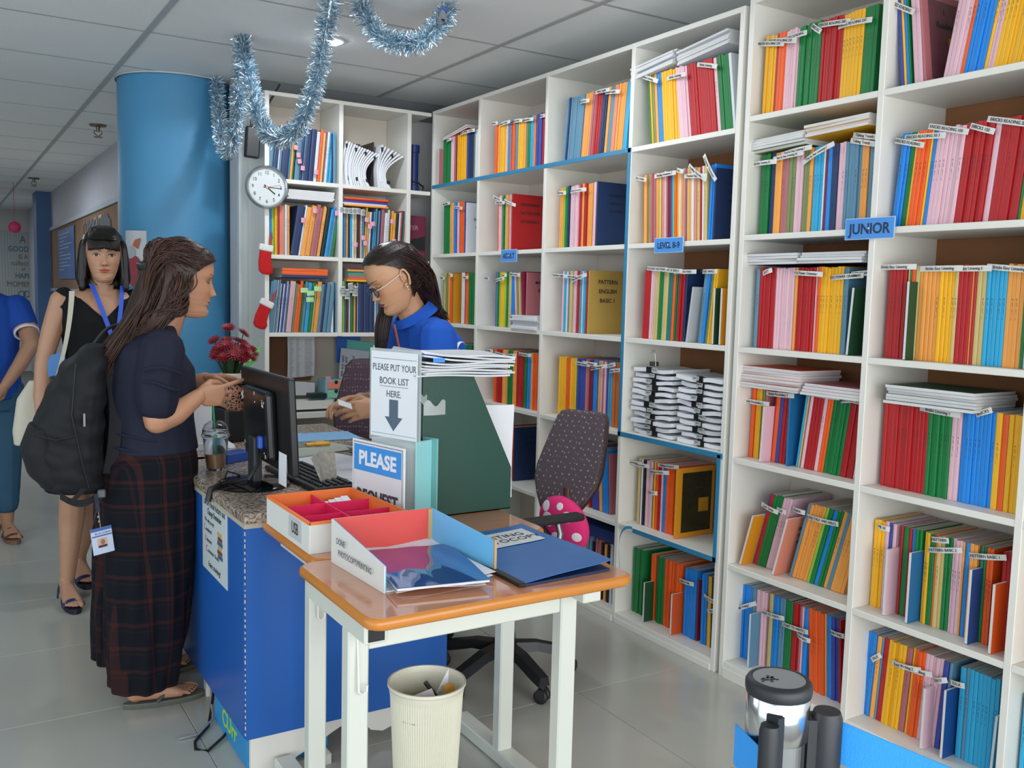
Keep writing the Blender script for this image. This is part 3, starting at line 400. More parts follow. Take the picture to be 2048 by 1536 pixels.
# individual turned, pulled-out and face-showing booklets
for bn, c, yy, x, h, rev, l, title in EXTRA:
    t = .008; z = ZC[bn[0]][int(bn[1])]
    o = bpy.data.objects.new('booklet', book_mesh(t, h, bool(rev), .205)); COL.objects.link(o); o.color = (*CL[c], 1)
    a = math.radians(l); o.matrix_basis = Matrix.Translation((x, yy - .005, z + math.sin(abs(a)) * t / 2 + .0006)) @ Matrix.Rotation(a, 4, 'X')
    lab = f"{CN[c]} booklet " + ('turned pages-out and pulled forward' if rev else 'with its front cover showing') + f", {ROW[int(bn[1])]}, {BAY[bn[0]]}, {yy:.2f}".rsplit(',', 1)[0]
    if title: lab = f"{CN[c]} booklet, cover reading {title.split('|')[0]}, {ROW[int(bn[1])]}, {BAY[bn[0]]}"
    tag(o, lab, 'book')
    mx = -t / 2 - .0008
    for k, s in enumerate(title.split('|') if title else []):
        text(s, frame((.105, mx, h * .82 - k * .042), (1, 0, 0), (0, 0, 1)), .026 if len(s) < 9 else .02, INK, o, .02)
    if not title and h > .2:
        for k in range(3): text(random.choice(('WORKBOOK', 'ENGLISH', 'LISTENING', 'GRAMMAR')), frame((.105, mx, h * (.8 - .12 * k)), (1, 0, 0), (0, 0, 1)), .016, mat('faint_ink', '2A2A33', .6), o)
    if title.startswith(('WRITING', '1|')):
        MB().box(.03, .19, mx + .0003, mx + .0006, .02, h * .93).build('cover_picture', mat('dark_print' if c == 'Y1' else 'plum_print', '2E2A14' if c == 'Y1' else '6B4048', .25, noise=.4, nscale=25), o)
        MB().box(.12, .175, mx - .0002, mx, h * .35, h * .55).build('cover_motif', mat('gold_print', 'B8841E', .4, noise=.3, nscale=60), o)
# booklets lying flat on top of rows
for bn, ya, yb, z, n, c in STACKS:
    L_ = abs(ya - yb); rr = XF + (.02 if bn != 'B3' else -.0)
    for k in range(n):
        t = .0095 if bn[0] in 'EF' else .0085
        me = book_mesh(t, round(min(.29, L_), 3), True, .21)
        o = bpy.data.objects.new('booklet', me); COL.objects.link(o); o.color = (*CL[c], 1)
        dx = random.uniform(-.012, .012); a = random.uniform(-.03, .03); tilt = {'D1': -.10, 'A1': -.12, 'E2': -.03}.get(bn, .0)
        o.matrix_basis = Matrix.Translation((rr + dx, (ya + yb) / 2, z + t / 2 + k * t)) @ Matrix.Rotation(a, 4, 'Z') @ Matrix.Rotation(tilt, 4, 'X') @ Matrix.Rotation(PI / 2, 4, 'X') @ Matrix.Translation((0, 0, -min(.29, L_) / 2))
        tag(o, f"{'topmost' if k == n - 1 else 'lowest' if k == 0 else ORD[k] + ' from below'} booklet lying {'flat on the shelf' if bn == 'B3' else 'across the row'}, {'left' if (ya+yb)/2 > sum({'E': (2.41, 1.862), 'F': (1.862, 1.345), 'D': (3.06, 2.455), 'A': (4.87, 4.325), 'B': (4.325, 3.69)}[bn[0]])/2 else 'right'} pile, {ROW[int(bn[1])]}, {BAY[bn[0]]}", 'book', f"booklets lying flat in {ROW[int(bn[1])]} of {BAY[bn[0]]}")
# title strips sticking out of the rows
STRIP = mat('strip_paper', 'DADAD4', .5)
for bn, y, z, ang, t in STRIPS:
    L_ = min(.15, max(.05, .0075 * len(t) + .01)); cand = OBJB.get(bn, []); par = min(cand, key=lambda q: abs(q[0] - y))[1] if cand else ro
    x = XF + BK[bn] - .012; a = math.radians(-ang)
    F = frame((x, y, z), (0, -math.cos(a), -math.sin(a)), (0, math.sin(a) * -1, math.cos(a)))
    F = frame((x, y, z), (-.12, -math.cos(a), math.sin(-a)), (0, -math.sin(a), math.cos(a)))
    inv = par.matrix_basis.inverted()
    k = random.uniform(.004, .014)
    s = MB().sheet(lambda u, v: ((u - .5) * L_, (v - .5) * .0165, k * math.sin(u * 3)), 6, 1, .0004).build('title_strip', STRIP, par); s.matrix_local = inv @ F
    text(t, Matrix.Translation((0, 0, k * .95 + .0006)), min(.0125, (L_ - .008) / max(1, len(t)) * 1.75), INK, s, .01)
# textbooks and binders on the back bookcase
KZ = {'1': 1.985, '2': 1.585, '3': 1.17}
KD = {'K11': 'top left bay', 'K12': 'middle left bay', 'K22': 'middle centre bay', 'K13': 'lower left bay', 'K23': 'lower centre bay'}
kr = {}
for tok in KRUNS.split():
    if tok[0] == 'K' and ',' not in tok: cur = tok; kr[cur] = []; continue
    c = tok[0]; y, w_, n, l = tok[1:].split(','); kr[cur].append((c, float(y), float(w_), float(l)))
for bn, rl in kr.items():
    for i, (c, x, w_, l) in enumerate(rl):
        h = .272 + random.uniform(-.012, .012); t = max(.004, w_ * .96); z = KZ[bn[2]]
        o = bpy.data.objects.new('textbook', book_mesh(t, round(h, 3), False, .22)); COL.objects.link(o)
        rc = random.uniform(.9, 1.08); o.color = (*[min(1, q * rc * .9) for q in CL[c]], 1)
        a = math.radians(l)
        o.matrix_basis = Matrix.Translation((x + w_ / 2, 4.89 + random.uniform(0, .008), z + math.sin(abs(a)) * t / 2 + .0006)) @ Matrix.Rotation(PI / 2, 4, 'Z') @ Matrix.Rotation(a * -1, 4, 'X')
        nb = [CN[rl[j][0]] for j in (i - 1, i + 1) if 0 <= j < len(rl)]
        tag(o, f"{CN[c]} textbook, back bookcase {KD[bn]}, " + (f"between {toks(nb)}" if len(nb) == 2 else f"row end beside {nb[0]}"), 'book', f"textbooks in the {KD[bn]} of the back bookcase")
sl = {}
for o in [q for q in COL.objects if q.name.startswith('textbook')]:
    l_ = o['label']; sl[l_] = sl.get(l_, 0) + 1
    if sl[l_] > 1: o['label'] = ORD[sl[l_] - 1] + ' ' + l_
def flatpile(bn, x0, x1, z, cols, lab, th=.012, y=4.885, rot=0):
    for k, c in enumerate(cols):
        o = bpy.data.objects.new('textbook', book_mesh(th, round(x1 - x0, 3), c == 'W', .22)); COL.objects.link(o); o.color = (*CL[c], 1)
        o.matrix_basis = Matrix.Translation(((x0 + x1) / 2 + random.uniform(-.006, .006), y, z + th * (k + .5))) @ Matrix.Rotation(rot, 4, 'Y') @ Matrix.Rotation(PI / 2, 4, 'Z') @ Matrix.Rotation(PI / 2, 4, 'X') @ Matrix.Translation((0, 0, -(x1 - x0) / 2))
        tag(o, f"{CN[c]} book lying flat, number {k+1} from below, {lab}" if False else f"{CN[c]} book lying flat {'at the bottom' if k == 0 else 'on top' if k == len(cols)-1 else (ORD[k] + ' from below' if c == 'W' and cols[k-1] == 'W' else 'just above the ' + CN[cols[k-1]] + ' one')} of the pile, {lab}", 'book', 'books lying flat, ' + lab)
flatpile('K12', 1.61, 1.87, 1.885, ['W'] * 6, 'middle left bay', .0085)
flatpile('K22', 1.925, 2.19, 1.872, ['A', 'W', 'U', 'M', 'O'], 'middle centre bay', .0095)
flatpile('K13', 1.585, 1.84, 1.465, ['N', 'O', 'O'], 'lower left bay', .017)
flatpile('K23', 1.955, 2.21, 1.455, ['Y', 'O', 'D', 'E', 'L', 'G', 'A', 'M'], 'lower centre bay', .0095)
# ---------------------------------------------------------------- reception counter
GRAN = mat('granite', '9C9186', .22, noise=.0)
def granite():
    M = bpy.data.materials.new('speckled_granite'); M.use_nodes = True; N = M.node_tree.nodes; L = M.node_tree.links; b = N['Principled BSDF']; b.inputs['Roughness'].default_value = .25
    tc = N.new('ShaderNodeTexCoord'); v = N.new('ShaderNodeTexVoronoi'); v.inputs['Scale'].default_value = 260; L.new(tc.outputs['Object'], v.inputs[0])
    n = N.new('ShaderNodeTexNoise'); n.inputs['Scale'].default_value = 120; n.inputs['Detail'].default_value = 6; L.new(tc.outputs['Object'], n.inputs[0])
    mx = N.new('ShaderNodeMix'); mx.data_type = 'RGBA'; mx.blend_type = 'MULTIPLY'; mx.inputs[0].default_value = .55
    cr = N.new('ShaderNodeValToRGB'); cr.color_ramp.elements[0].position = .38; cr.color_ramp.elements[0].color = (*hx('5F5146'), 1); cr.color_ramp.elements[1].position = .6; cr.color_ramp.elements[1].color = (*hx('B8AB9B'), 1)
    L.new(n.outputs[0], cr.inputs[0]); L.new(cr.outputs[0], mx.inputs[6])
    c2 = N.new('ShaderNodeValToRGB'); c2.color_ramp.elements[0].color = (.35, .32, .3, 1); c2.color_ramp.elements[1].color = (1, 1, 1, 1); c2.color_ramp.elements[1].position = .4
    L.new(v.outputs['Color'], c2.inputs[0]); L.new(c2.outputs[0], mx.inputs[7]); L.new(mx.outputs[2], b.inputs['Base Color']); return M
GRAN = granite()
BLUE = mat('blue_laminate', '1D5CAE', .34, noise=.05, nscale=3, bump=.03, bscale=30)
WOODW = mat('white_board', 'E2E0D8', .45, noise=.06, nscale=12)
ct = thing('reception_counter', 'bright blue panelled reception counter with speckled granite top', 'counter')
MB().box(.712, 1.375, 2.535, 3.5, .742, .772, c=.008).box(.712, 1.56, 3.44, 4.17, .742, .772, c=.008).build('granite_top', GRAN, ct)
MB().box(.716, 1.372, 2.545, 3.5, .728, .742).build('edge_board', mat('raw_edge', 'B4AC9B', .6), ct)
MB().box(.722, 1.37, 2.55, 2.568, .105, .728, c=.001).build('front_panel', BLUE, ct)
MB().box(.72, .738, 2.568, 3.36, .105, .728, c=.001).build('side_panel', BLUE, ct)
MB().box(.726, .74, 3.36, 4.15, .19, .728, c=.001).build('side_panel', mat('grey_panel', '7C8890', .45), ct)
# chipped white edge along the corner
mb = MB()
for k in range(34):
    z = .12 + k * .0178; a = random.uniform(.002, .0065); mb.box(.7185, .7205, 2.549, 2.5505 + a * .6, z, z + random.uniform(.004, .013))
mb.build('chipped_edge', mat('bare_wood', 'D9D3C4', .7), ct)
def apron():
    P = [(.735, 0), (.735, .105), (1.37, .105)]
    arc = [(1.37, .07), (1.23, .065), (1.19, .045), (1.15, .033), (1.11, .045), (1.08, .08), (1.03, .088), (.985, .068), (.93, .04), (.875, .02), (.855, 0)]
    return P + arc
mb = MB(); pts = apron(); n = len(pts)
mb.v = [(x, 2.555, z) for x, z in pts] + [(x, 2.57, z) for x, z in pts]; mb.f = [tuple(range(n)), tuple(range(2 * n - 1, n - 1, -1))] + [(i, i + n, (i + 1) % n + n, (i + 1) % n) for i in range(n)]; mb.mi = [0] * len(mb.f)
mb.build('scalloped_apron', WOODW, ct)
for y in (2.62, 3.15, 3.60, 4.12): MB().box(.75, .80, y - .02, y + .02, 0, .11 if y < 3.3 else .2, c=.002).build('leg', WOODW, ct)
for y in (2.62, 3.15, 4.12): MB().box(1.32, 1.36, y - .02, y + .02, 0, .73, c=.002).build('leg', WOODW, ct)
MB().box(.9, .96, 2.5, 2.56, .0, .03).build('foot_block', WOODW, ct)
# sky-blue carton under the counter
cb = thing('carton', 'sky-blue carton with lime lettering pushed under the counter corner', 'box', (.86, 2.75, 0))
MB().box(-.128, .12, -.17, .2, .001, .097, c=.002).build('carton_body', mat('sky_carton', '2A8FCB', .5, noise=.08, nscale=9), cb)
text('CUrr', frame((-.1285, .02, .055), (0, -1, 0), (0, 0, 1)), .075, mat('lime_print', 'A8E030', .5), cb, .02)
text('F', frame((.09, -.1705, .06), (1, 0, 0), (0, 0, 1)), .03, PAPER, cb)
# notice taped to the counter side
nt = thing('notice', 'laminated library book return notice taped to the blue counter side', 'notice', (.7195, 2.885, .62), rot=(0, 0, 0))
MB().box(-.0012, 0, -.15, .15, -.125, .125, c=.0003).build('sheet', mat('laminate', 'D6E2E4', .2), nt)
F0 = lambda y, z: frame((-.0016, y, z), (0, -1, 0), (0, 0, 1))
red = mat('red_ink', 'C02A2A', .5)
text('Library Book Return and', F0(0, .098), .03, INK, nt, .008, .85); text('Change Reminder', F0(0, .070), .028, INK, nt, .008, .85)
text('We only accept:', F0(.06, .040), .018, INK, nt)
for k, s in enumerate(('Completed', 'Unloaded', 'Committed  Books!')):
    z = .012 - k * .033; text(s[0], F0(.118 - .012 * k, z), .03, red, nt); text(s[1:], F0(.105 - .012 * k, z - .002), .019, INK, nt, 0, 1, 'LEFT')
text('Enjoy studying!', F0(-.0, -.098), .024, INK, nt, .008)
mb = MB()
for k in range(6): mb.box(-.0022, -.0014, -.10 + .004 * (k % 3), -.045 + .005 * (k % 2), -.05 + k * .014, -.038 + k * .014, k % 3)
mb.build('book_picture', [mat('print_blue', '3E5E86', .5), mat('print_brown', '7A4630', .5), mat('print_gold', 'C2A468', .5)], nt)
# cables on the floor
for nm, lab, c, pts in (('grey_cable', 'grey cable hanging onto the floor beside the counter leg', '8C8F92', [(.76, 3.1, .12), (.74, 3.02, .05), (.72, 2.93, .012), (.66, 2.86, .006), (.60, 2.86, .005)]),
                        ('black_cable', 'black cable looping on the floor tiles by the carton', '1A1A1C', [(.76, 3.05, .1), (.73, 2.98, .03), (.70, 2.9, .006), (.64, 2.82, .005), (.63, 2.77, .005), (.66, 2.74, .006), (.72, 2.80, .008), (.76, 2.84, .02)])):
    tag(MB().tube(pts, .0045, 8).build(nm, mat(nm, c, .5), smooth=True), lab, 'cable')
# ---------------------------------------------------------------- monitor, keyboard, cup and desk items
mo = thing('monitor', 'black flat computer monitor seen from behind on the granite counter', 'monitor', (.85, 2.915, .772))
PX = .038
def pan(): # panel in local coords: faces +x, along y
    return Matrix.Translation((PX, 0, .215)) @ Matrix.Rotation(math.radians(-3), 4, 'Y')
MB().box(0, .022, -.255, .255, -.15, .15, c=.006, M=pan()).build('screen_case', BLACK, mo)
MB().box(-.034, 0, -.13, .13, -.12, .10, c=.014, M=pan()).build('rear_housing', mat('satin_black', '141518', .28), mo)
MB().box(.0222, .0226, -.24, .24, -.135, .135, M=pan()).build('screen', mat('screen_glass', '0B0D10', .08), mo)
MB().box(-.008, .018, -.035, .035, .01, .16, c=.004).build('stand_neck', mat('stand_grey', '2E3236', .4), mo)
MB().lathe((0, 0), [(.0, 0), (.115, 0), (.118, .006), (.11, .014), (.03, .02), (.0, .02)], 40).build('stand_base', mat('gloss_black', '101114', .12), mo, True)
MB().box(-.045, -.030, -.085, -.06, -.02, .02, c=.004, M=Matrix.Translation((PX, 0, .15))).build('video_plug', mat('plug_blue', '2C55B8', .5), mo)
MB().box(-.0012, -.0, -.205, -.145, -.145, -.10, M=pan()).build('barcode_label', mat('label_grey', '9FA5A8', .5), mo)
MB().sheet(lambda u, v: (-.004 - .006 * u, -.14 - .075 * v, -.085 - .10 * u), 3, 2, .0005, M=pan()).build('paper_slip', PAPER, mo)
mb = MB()
for k in range(14): mb.box(-.0352, -.034, -.11 + random.random() * .2, -.10 + random.random() * .0 + -.0, .0, .001) if 0 else None
for k in range(20):
    y = random.choice((-.1, -.02, .12)) + random.uniform(-.012, .012); z = random.choice((.06, -.1, .07)) + random.uniform(-.015, .015); mb.box(-.0348, -.0338, y, y + random.uniform(.002, .007), z, z + random.uniform(.002, .012), M=pan())
mb.build('sticker_residue', PAPER, mo)
tag(MB().tube([(.845, 2.85, .90), (.83, 2.80, .86), (.80, 2.79, .82), (.78, 2.86, .80), (.76, 2.93, .785), (.735, 2.90, .782), (.708, 2.885, .778), (.700, 2.885, .74)], [.006] * 5 + [.008, .010, .010], 10).build('monitor_cable', BLACK, smooth=True), 'thick black monitor cable running over the counter edge', 'cable')
tag(MB().tube([(.84, 3.03, .785), (.80, 3.04, .80), (.775, 2.98, .782), (.80, 2.90, .778), (.86, 3.0, .778), (.93, 3.10, .778)], .0028, 6).build('thin_cable', BLACK, smooth=True), 'thin black cord looping between cup and monitor', 'cable')
kb = thing('keyboard', 'black computer keyboard lying in front of the monitor', 'keyboard', (1.045, 2.94, .772), PI / 2 + .05)
MB().box(-.22, .22, -.075, .075, .001, .016, c=.004).build('keyboard_case', BLACK, kb)
keym = mat('key_black', '24262A', .5); km = MB().box(-.0075, .0075, -.0075, .0075, .016, .0225, c=.002).mesh('key', keym)
for r in range(5):
    for c in range(20):
        o = bpy.data.objects.new('key', km); COL.objects.link(o); o.parent = kb; o.location = (-.2 + c * .021, -.052 + r * .0245, 0)
# iced coffee cup
cu = thing('iced_coffee_cup', 'clear plastic dome-lidded cup of iced coffee with green straw', 'cup', (.812, 3.235, .772))
clear = mat('clear_plastic', 'EEF2F4', .06, trans=1.0, spec=.5)
MB().lathe((0, 0), [(.0, .0), (.030, .0), (.0315, .004), (.0435, .112), (.046, .114), (.0462, .118), (.0452, .118), (.0425, .112), (.0305, .005), (.0, .003)], 36).build('cup_wall', clear, cu, True)
MB().lathe((0, 0), [(.0465, .116), (.0485, .119), (.0485, .124), (.045, .127), (.0435, .142), (.036, .158), (.022, .168), (.009, .170), (.009, .1692), (.022, .167), (.0352, .157), (.0425, .1415), (.044, .126)], 36).build('dome_lid', clear, cu, True)
MB().lathe((0, 0), [(0, .005), (.0298, .005), (.0355, .055), (.0, .055)], 36).build('coffee', mat('coffee', 'A87852', .25), cu, True)
MB().tube([(.003, .004, .01), (-.002, -.002, .12), (-.008, .0, .225)], .0036, 10).build('straw', mat('straw_green', '1E9E6A', .35), cu, True)
# small items around the monitor
tag(MB().box(-.06, .06, -.035, .035, 0, .035, c=.005, M=Matrix.Translation((.905, 3.36, .772)) @ Matrix.Rotation(.5, 4, 'Z')).build('blue_gadget_box', mat('gadget_blue', '2D4E9E', .25), None), 'small glossy blue box behind the coffee cup', 'box')
tag(MB().box(-.07, .07, -.09, .09, .0, .14, c=.012, M=Matrix.Translation((1.03, 3.86, .772)) @ Matrix.Rotation(.25, 4, 'Z')).box(-.06, .06, -.08, .08, .14, .15, c=.004, M=Matrix.Translation((1.03, 3.86, .772)) @ Matrix.Rotation(.25, 4, 'Z')).build('card_printer', BLACK), 'black box-shaped printer on the counter in front of flower vase', 'printer')
def crumple(name, lab, loc, s, m_):
    mb = MB(); mb.ball((0, 0, s * .5), s, 14, sq=(1.2, .9, .5)); mb.v = [(x * random.uniform(.7, 1.15), y * random.uniform(.7, 1.15), max(0, z * random.uniform(.7, 1.2))) for x, y, z in mb.v]
    o = mb.build(name, m_); o.location = loc; return tag(o, lab, 'paper')
crumple('crumpled_tissue', 'crumpled clear wrapper lying behind the coffee cup', (.90, 3.52, .772), .05, PAPER)
tag(MB().sheet(lambda u, v: (.80 + .10 * v, 3.62 + .02 * v, .80 + .16 * u), 5, 5, .0006).box(.80, .90, 3.62, 3.66, .773, .80).build('receipt_pad', PAPER), 'white printed pad standing behind the coffee cup', 'paper')
# silver woven pouch
mb = MB(); mb.sheet(lambda u, v: ((v - .5) * (.075 + .05 * u) , .012 * math.sin(PI * v) + .02 * u, .10 * u + .012 * math.sin(PI * v) * u), 14, 18, .006)
o = mb.build('silver_pouch', mat('silver_weave', 'D6D2C4', .28, .4, noise=.5, nscale=70, bump=1, bscale=160)); o.location = (1.065, 2.80, .772); o.rotation_euler = (-.1, 0, .6); tag(o, 'silver woven sequin pouch standing behind the orange tray', 'pouch')
# papers on the desk
def sheetstack(name, lab, x, y, z, w_, d, rz, n=3, m_=PAPER, cat='paper', th=.0012, curl=.0):
    mb = MB()
    for k in range(n):
        a = random.uniform(-.05, .05); ox = random.uniform(-.006, .006)
        mb.sheet(lambda u, v: ((u - .5) * w_ + ox, (v - .5) * d, .001 + k * th + curl * (u ** 4)), 6, 2, th * .8, M=Matrix.Rotation(a, 4, 'Z'))
    o = mb.build(name, m_); o.location = (x, y, z); o.rotation_euler = (0, 0, rz); return tag(o, lab, cat)
T7 = .7725
sheetstack('paper_sheets', 'white sheets spread on the granite behind the keyboard', 1.22, 3.10, T7 + .001, .30, .42, .3, 4)
sheetstack('paper_sheets', 'white form lying near the silver pouch and purple bottle', 1.24, 2.76, T7 + .001, .25, .28, -.2, 3)
o = sheetstack('blue_calendar', 'light blue calendar sheet at the far end of the papers', 1.36, 3.78, T7, .36, .22, -.05, 2, mat('calendar_blue', '7FB2DA', .6), 'paper')
mb = MB(); [mb.box(-.17 + k * .06, -.169 + k * .06, -.1, .1, .0035, .004) for k in range(6)]; [mb.box(-.17, .17, -.08 + k * .05, -.079 + k * .05, .0035, .004) for k in range(4)]; mb.build('grid_lines', mat('pale_line', 'CFE4F2', .6), o)
sheetstack('ledger_sheets', 'striped grey-green ledger sheets under the yellow scissors', 1.24, 3.46, T7, .34, .2, .35, 4, mat('ledger', 'A9AFA2', .6, noise=.3, nscale=14, stretch=(1, 12, 1)), 'paper')
o = sheetstack('notebook', 'thin grey notebooks stacked on the desk right of the ledger', 1.44, 3.30, T7, .12, .2, .2, 5, mat('notebook_grey', 'A5A8A4', .6), 'notebook', .005)
tag(MB().box(-.03, .03, -.012, .012, 0, .004, M=Matrix.Translation((1.03, 3.18, T7 + .001)) @ Matrix.Rotation(.4, 4, 'Z')).build('sticky_notes', mat('lime_note', 'B4DC3C', .6)), 'lime green sticky notes on the white sheets', 'sticky note')
sc = thing('scissors', 'yellow-handled scissors lying on the ledger sheets', 'scissors', (1.27, 3.53, T7 + .008), .1)
MB().tube([(-.17, 0, .003), (-.06, .0, .003), (-.02, .004, .003)], [.002, .006, .007], 8, flat=.4).tube([(-.16, -.012, .003), (-.06, .002, .003), (-.02, .0, .003)], [.002, .006, .007], 8, flat=.4).build('blades', mat('steel', '8E9296', .25, 1), sc, True)
for s in (-1, 1): MB().tube([(-.03, s * .004, .005), (.0, s * .012, .006), (.03, s * .026, .006), (.06, s * .024, .006), (.066, s * .012, .006), (.05, s * .004, .006), (.01, s * .004, .006)], .006, 8).build('handle', mat('scissor_yellow', 'E8A81A', .35), sc, True)
tag(MB().tube([(1.28, 2.98, T7 + .01), (1.40, 3.05, T7 + .012)], .0035, 8).build('pen', mat('pen_violet', '5A4E9E', .4), smooth=True), 'violet pen lying on the white sheets', 'pen')
tag(MB().lathe((0, 0), [(0, 0), (.036, 0), (.038, .006), (.036, .08), (.03, .13), (.018, .155), (.014, .16), (.015, .185), (0, .187)], 24).build('purple_bottle', mat('lilac_plastic', '6B5AA8', .25), smooth=True), 'purple bottle standing behind the PLEASE sign', 'bottle').location = (1.235, 2.64, .772)
# vase of red gerberas
va = thing('flower_vase', 'white patterned vase of dark red flowers before the blue pillar', 'vase', (1.085, 4.05, .772))
MB().lathe((0, 0), [(0, 0), (.040, 0), (.042, .01), (.047, .25), (.049, .262), (.044, .262), (.040, .24), (.038, .02), (0, .015)], 32).build('vase_body', mat('vase_white', 'D9D6CC', .4, noise=.2, nscale=18), va, True)
redm = mat('petal_red', '7C0E1E', .5, noise=.25, nscale=40); stem = mat('stem_green', '24401F', .6, noise=.3, nscale=30)
heads = [(.02, -.01, .37), (-.05, -.03, .375), (.06, .015, .385), (-.01, -.065, .345), (.055, -.055, .35), (-.07, -.02, .34), (.09, -.02, .355), (-.012, 0, .455), (.055, .01, .43), (-.06, -.01, .36), (-.03, -.04, .385), (.01, -.045, .36), (.05, -.03, .375), (.085, .0, .36), (-.065, .02, .40), (-.015, .02, .40), (.035, .02, .395), (-.045, -.05, .335), (.03, -.06, .33), (.075, -.04, .335), (.0, .06, .37)]
mb = MB()
for h in heads: mb.tube([(h[0] * .2, h[1] * .2, .2), (h[0] * .5, h[1] * .5, .3), (h[0], h[1], h[2])], .0022, 5)
for k in range(26):
    a = random.uniform(0, 6.28); r = random.uniform(.02, .055); mb.sheet(lambda u, v: (r * math.cos(a) * (.4 + u) + (v - .5) * .012 * math.sin(a), r * math.sin(a) * (.4 + u) - (v - .5) * .012 * math.cos(a), .24 + .09 * u), 2, 1, .0006)
mb.build('stems', stem, va)
for i, h in enumerate(heads):
    mb = MB(); R_ = .036; t = Vector((h[0], h[1] - .05, .08)).to_track_quat('Z', 'Y').to_matrix().to_4x4(); Mh = Matrix.Translation(h) @ t
    for ring, nn, rr, up in ((0, 14, 1, .002), (1, 11, .75, .007), (2, 8, .5, .011)):
        for k in range(nn):
            a = 2 * PI * (k + ring * .5) / nn; ca, sa = math.cos(a), math.sin(a)
            mb.sheet(lambda u, v: ((.2 + u * .8) * R_ * rr * ca - (v - .5) * .010 * math.sin(PI * min(1, u + .15)) * sa, (.2 + u * .8) * R_ * rr * sa + (v - .5) * .010 * math.sin(PI * min(1, u + .15)) * ca, up + .006 * u), 3, 1, .0006, M=Mh)
    mb.ball((0, 0, .008), .007, 8, M=Mh); mb.build('bloom', redm, va)
mb = MB()
for s in (-1, 1): mb.sheet(lambda u, v: (.09 + s * .02 * math.sin(u * 3) + .03 * u, -.02 + .01 * s, .325 + .09 * u * (1 if s > 0 else .4) + (v - .5) * .012), 8, 2, .0005)
mb.tube([(.05, -.04, .29), (.08, -.045, .31), (.10, -.03, .33), (.075, -.03, .34), (.055, -.03, .31)], .008, 6).build('ribbon', mat('ribbon_green', '5BD44A', .4), va)
# ---------------------------------------------------------------- niche behind: boards, trays, drawers
NY = 5.17
tag(MB().box(1.515, 1.845, 5.165, 5.178, .88, 1.145, c=.002).build('cork_board', mat('cork_dark', '6E4A34', .85, noise=.15, nscale=40)), 'brown cork board pinned inside the niche under the back bookcase', 'board')
o = MB().sheet(lambda u, v: (1.70 + .16 * u, 5.158 - .008 * math.sin(3 * v), 1.135 - .24 * v + .01 * u), 4, 8, .0006).build('pinned_list', PAPER); tag(o, 'long white typed list pinned over the cork board edge', 'paper')
mb = MB()
for r in range(26):
    for a, b in ((1.71, 1.735), (1.75, 1.775), (1.80, 1.85)): mb.box(a, b - random.uniform(0, .012), 5.148, 5.1485, 1.118 - r * .0085, 1.120 - r * .0085)
mb.build('typed_rows', mat('faint_type', '7D828A', .7), o)
tag(MB().sheet(lambda u, v: (1.525 + .055 * u, 5.16, 1.135 - .075 * v), 2, 4, .0006).build('pinned_note', PAPER), 'small white note pinned at the left end of the cork board', 'paper')
dr = thing('mini_drawers', 'small pastel chest of three drawers on the niche ledge', 'desk organiser', (1.925, 5.03, .731))
MB().box(-.062, .062, -.05, .08, .001, .165, c=.003).build('case', mat('pastel_blue', '8CC0CC', .5), dr)
for k, c in enumerate(('B4AED0', '8FD3B0', 'EE8E78')):
    d_ = MB().box(-.05, .05, -.056, -.05, .008 + k * .052, .054 + k * .052, c=.003).build('drawer', mat('drawer_' + c, c, .5), dr)
    MB().cyl((0, 0), .011, 0, .0015, 16, M=Matrix.Translation((0, -.0565, .048 + k * .052)) @ Matrix.Rotation(PI / 2, 4, 'X')).build('finger_hole', INK, d_)
MB().box(-.062, -.03, -.05, -.046, .165, .185).box(.03, .062, -.05, -.046, .165, .185).build('scalloped_rim', mat('pink_rim', 'D7A3AC', .5), dr)
tr = thing('document_tray', 'white document tray with papers on the niche ledge', 'tray', (1.74, 5.0, .731))
MB().box(-.14, .14, -.09, .1, .012, .017).box(-.14, .14, -.094, -.09, .012, .06).box(-.14, -.136, -.09, .1, .012, .06).box(.136, .14, -.09, .1, .012, .06).build('tray_shell', WOODW, tr)
MB().box(-.13, .12, -.08, .09, .018, .05).build('paper_pile', PAPER, tr); MB().box(-.14, .1, -.09, .08, .001, .012).build('tray_feet', BLACK, tr)
tag(MB().box(-.05, .05, -.03, .04, 0, .03, c=.004).build('tape_dispenser', mat('dark_green', '16302A', .4)), 'dark green block on the document tray edge', 'dispenser').location = (1.82, 5.0, .792)
tag(MB().sheet(lambda u, v: (1.64 + .2 * u, 5.12 - .03 * u, .80 + .09 * v - .02 * u * v), 3, 3, .001).build('leaning_sheet', PAPER), 'white sheet leaning behind the document tray', 'paper')
sg = thing('teal_sign', 'teal-backed printed service notice leaning in the niche', 'sign', (2.06, 5.08, .733), rot=(-.12, .12, 0))
MB().box(-.05, .15, .012, .02, .16, .385, c=.001).build('teal_board', mat('teal_board', '5FB3A8', .55), sg)
MB().box(-.09, .09, 0, .006, .09, .33, c=.001).build('printed_card', mat('card_grey', 'B9C0CA', .4), sg)
for k, s in enumerate(('accept any cash', 'postcards and', 'at service.', '1st write on our', 'service form.')): text(s, frame((-.075 + k * .022, -.001, .21), (0, 0, 1), (-1, 0, 0)), .026, INK, sg, .01, .95)
MB().box(.035, .075, -.0015, -.0005, .17, .22).build('chart_mark', mat('print_blue2', '4A86C8', .5), sg)
tag(MB().box(1.99, 2.14, 5.14, 5.15, .98, 1.145, c=.004).build('blue_clipboard', mat('clip_blue', '1D5FB4', .35)), 'blue board hanging behind the teal notice under the bookcase', 'board')
tag(MB().box(2.0, 2.06, 5.0, 5.1, .731, .86, c=.006).build('pale_blue_box', mat('pale_blue', '9FC4DC', .5)), 'pale blue box standing right of the small drawers', 'box')
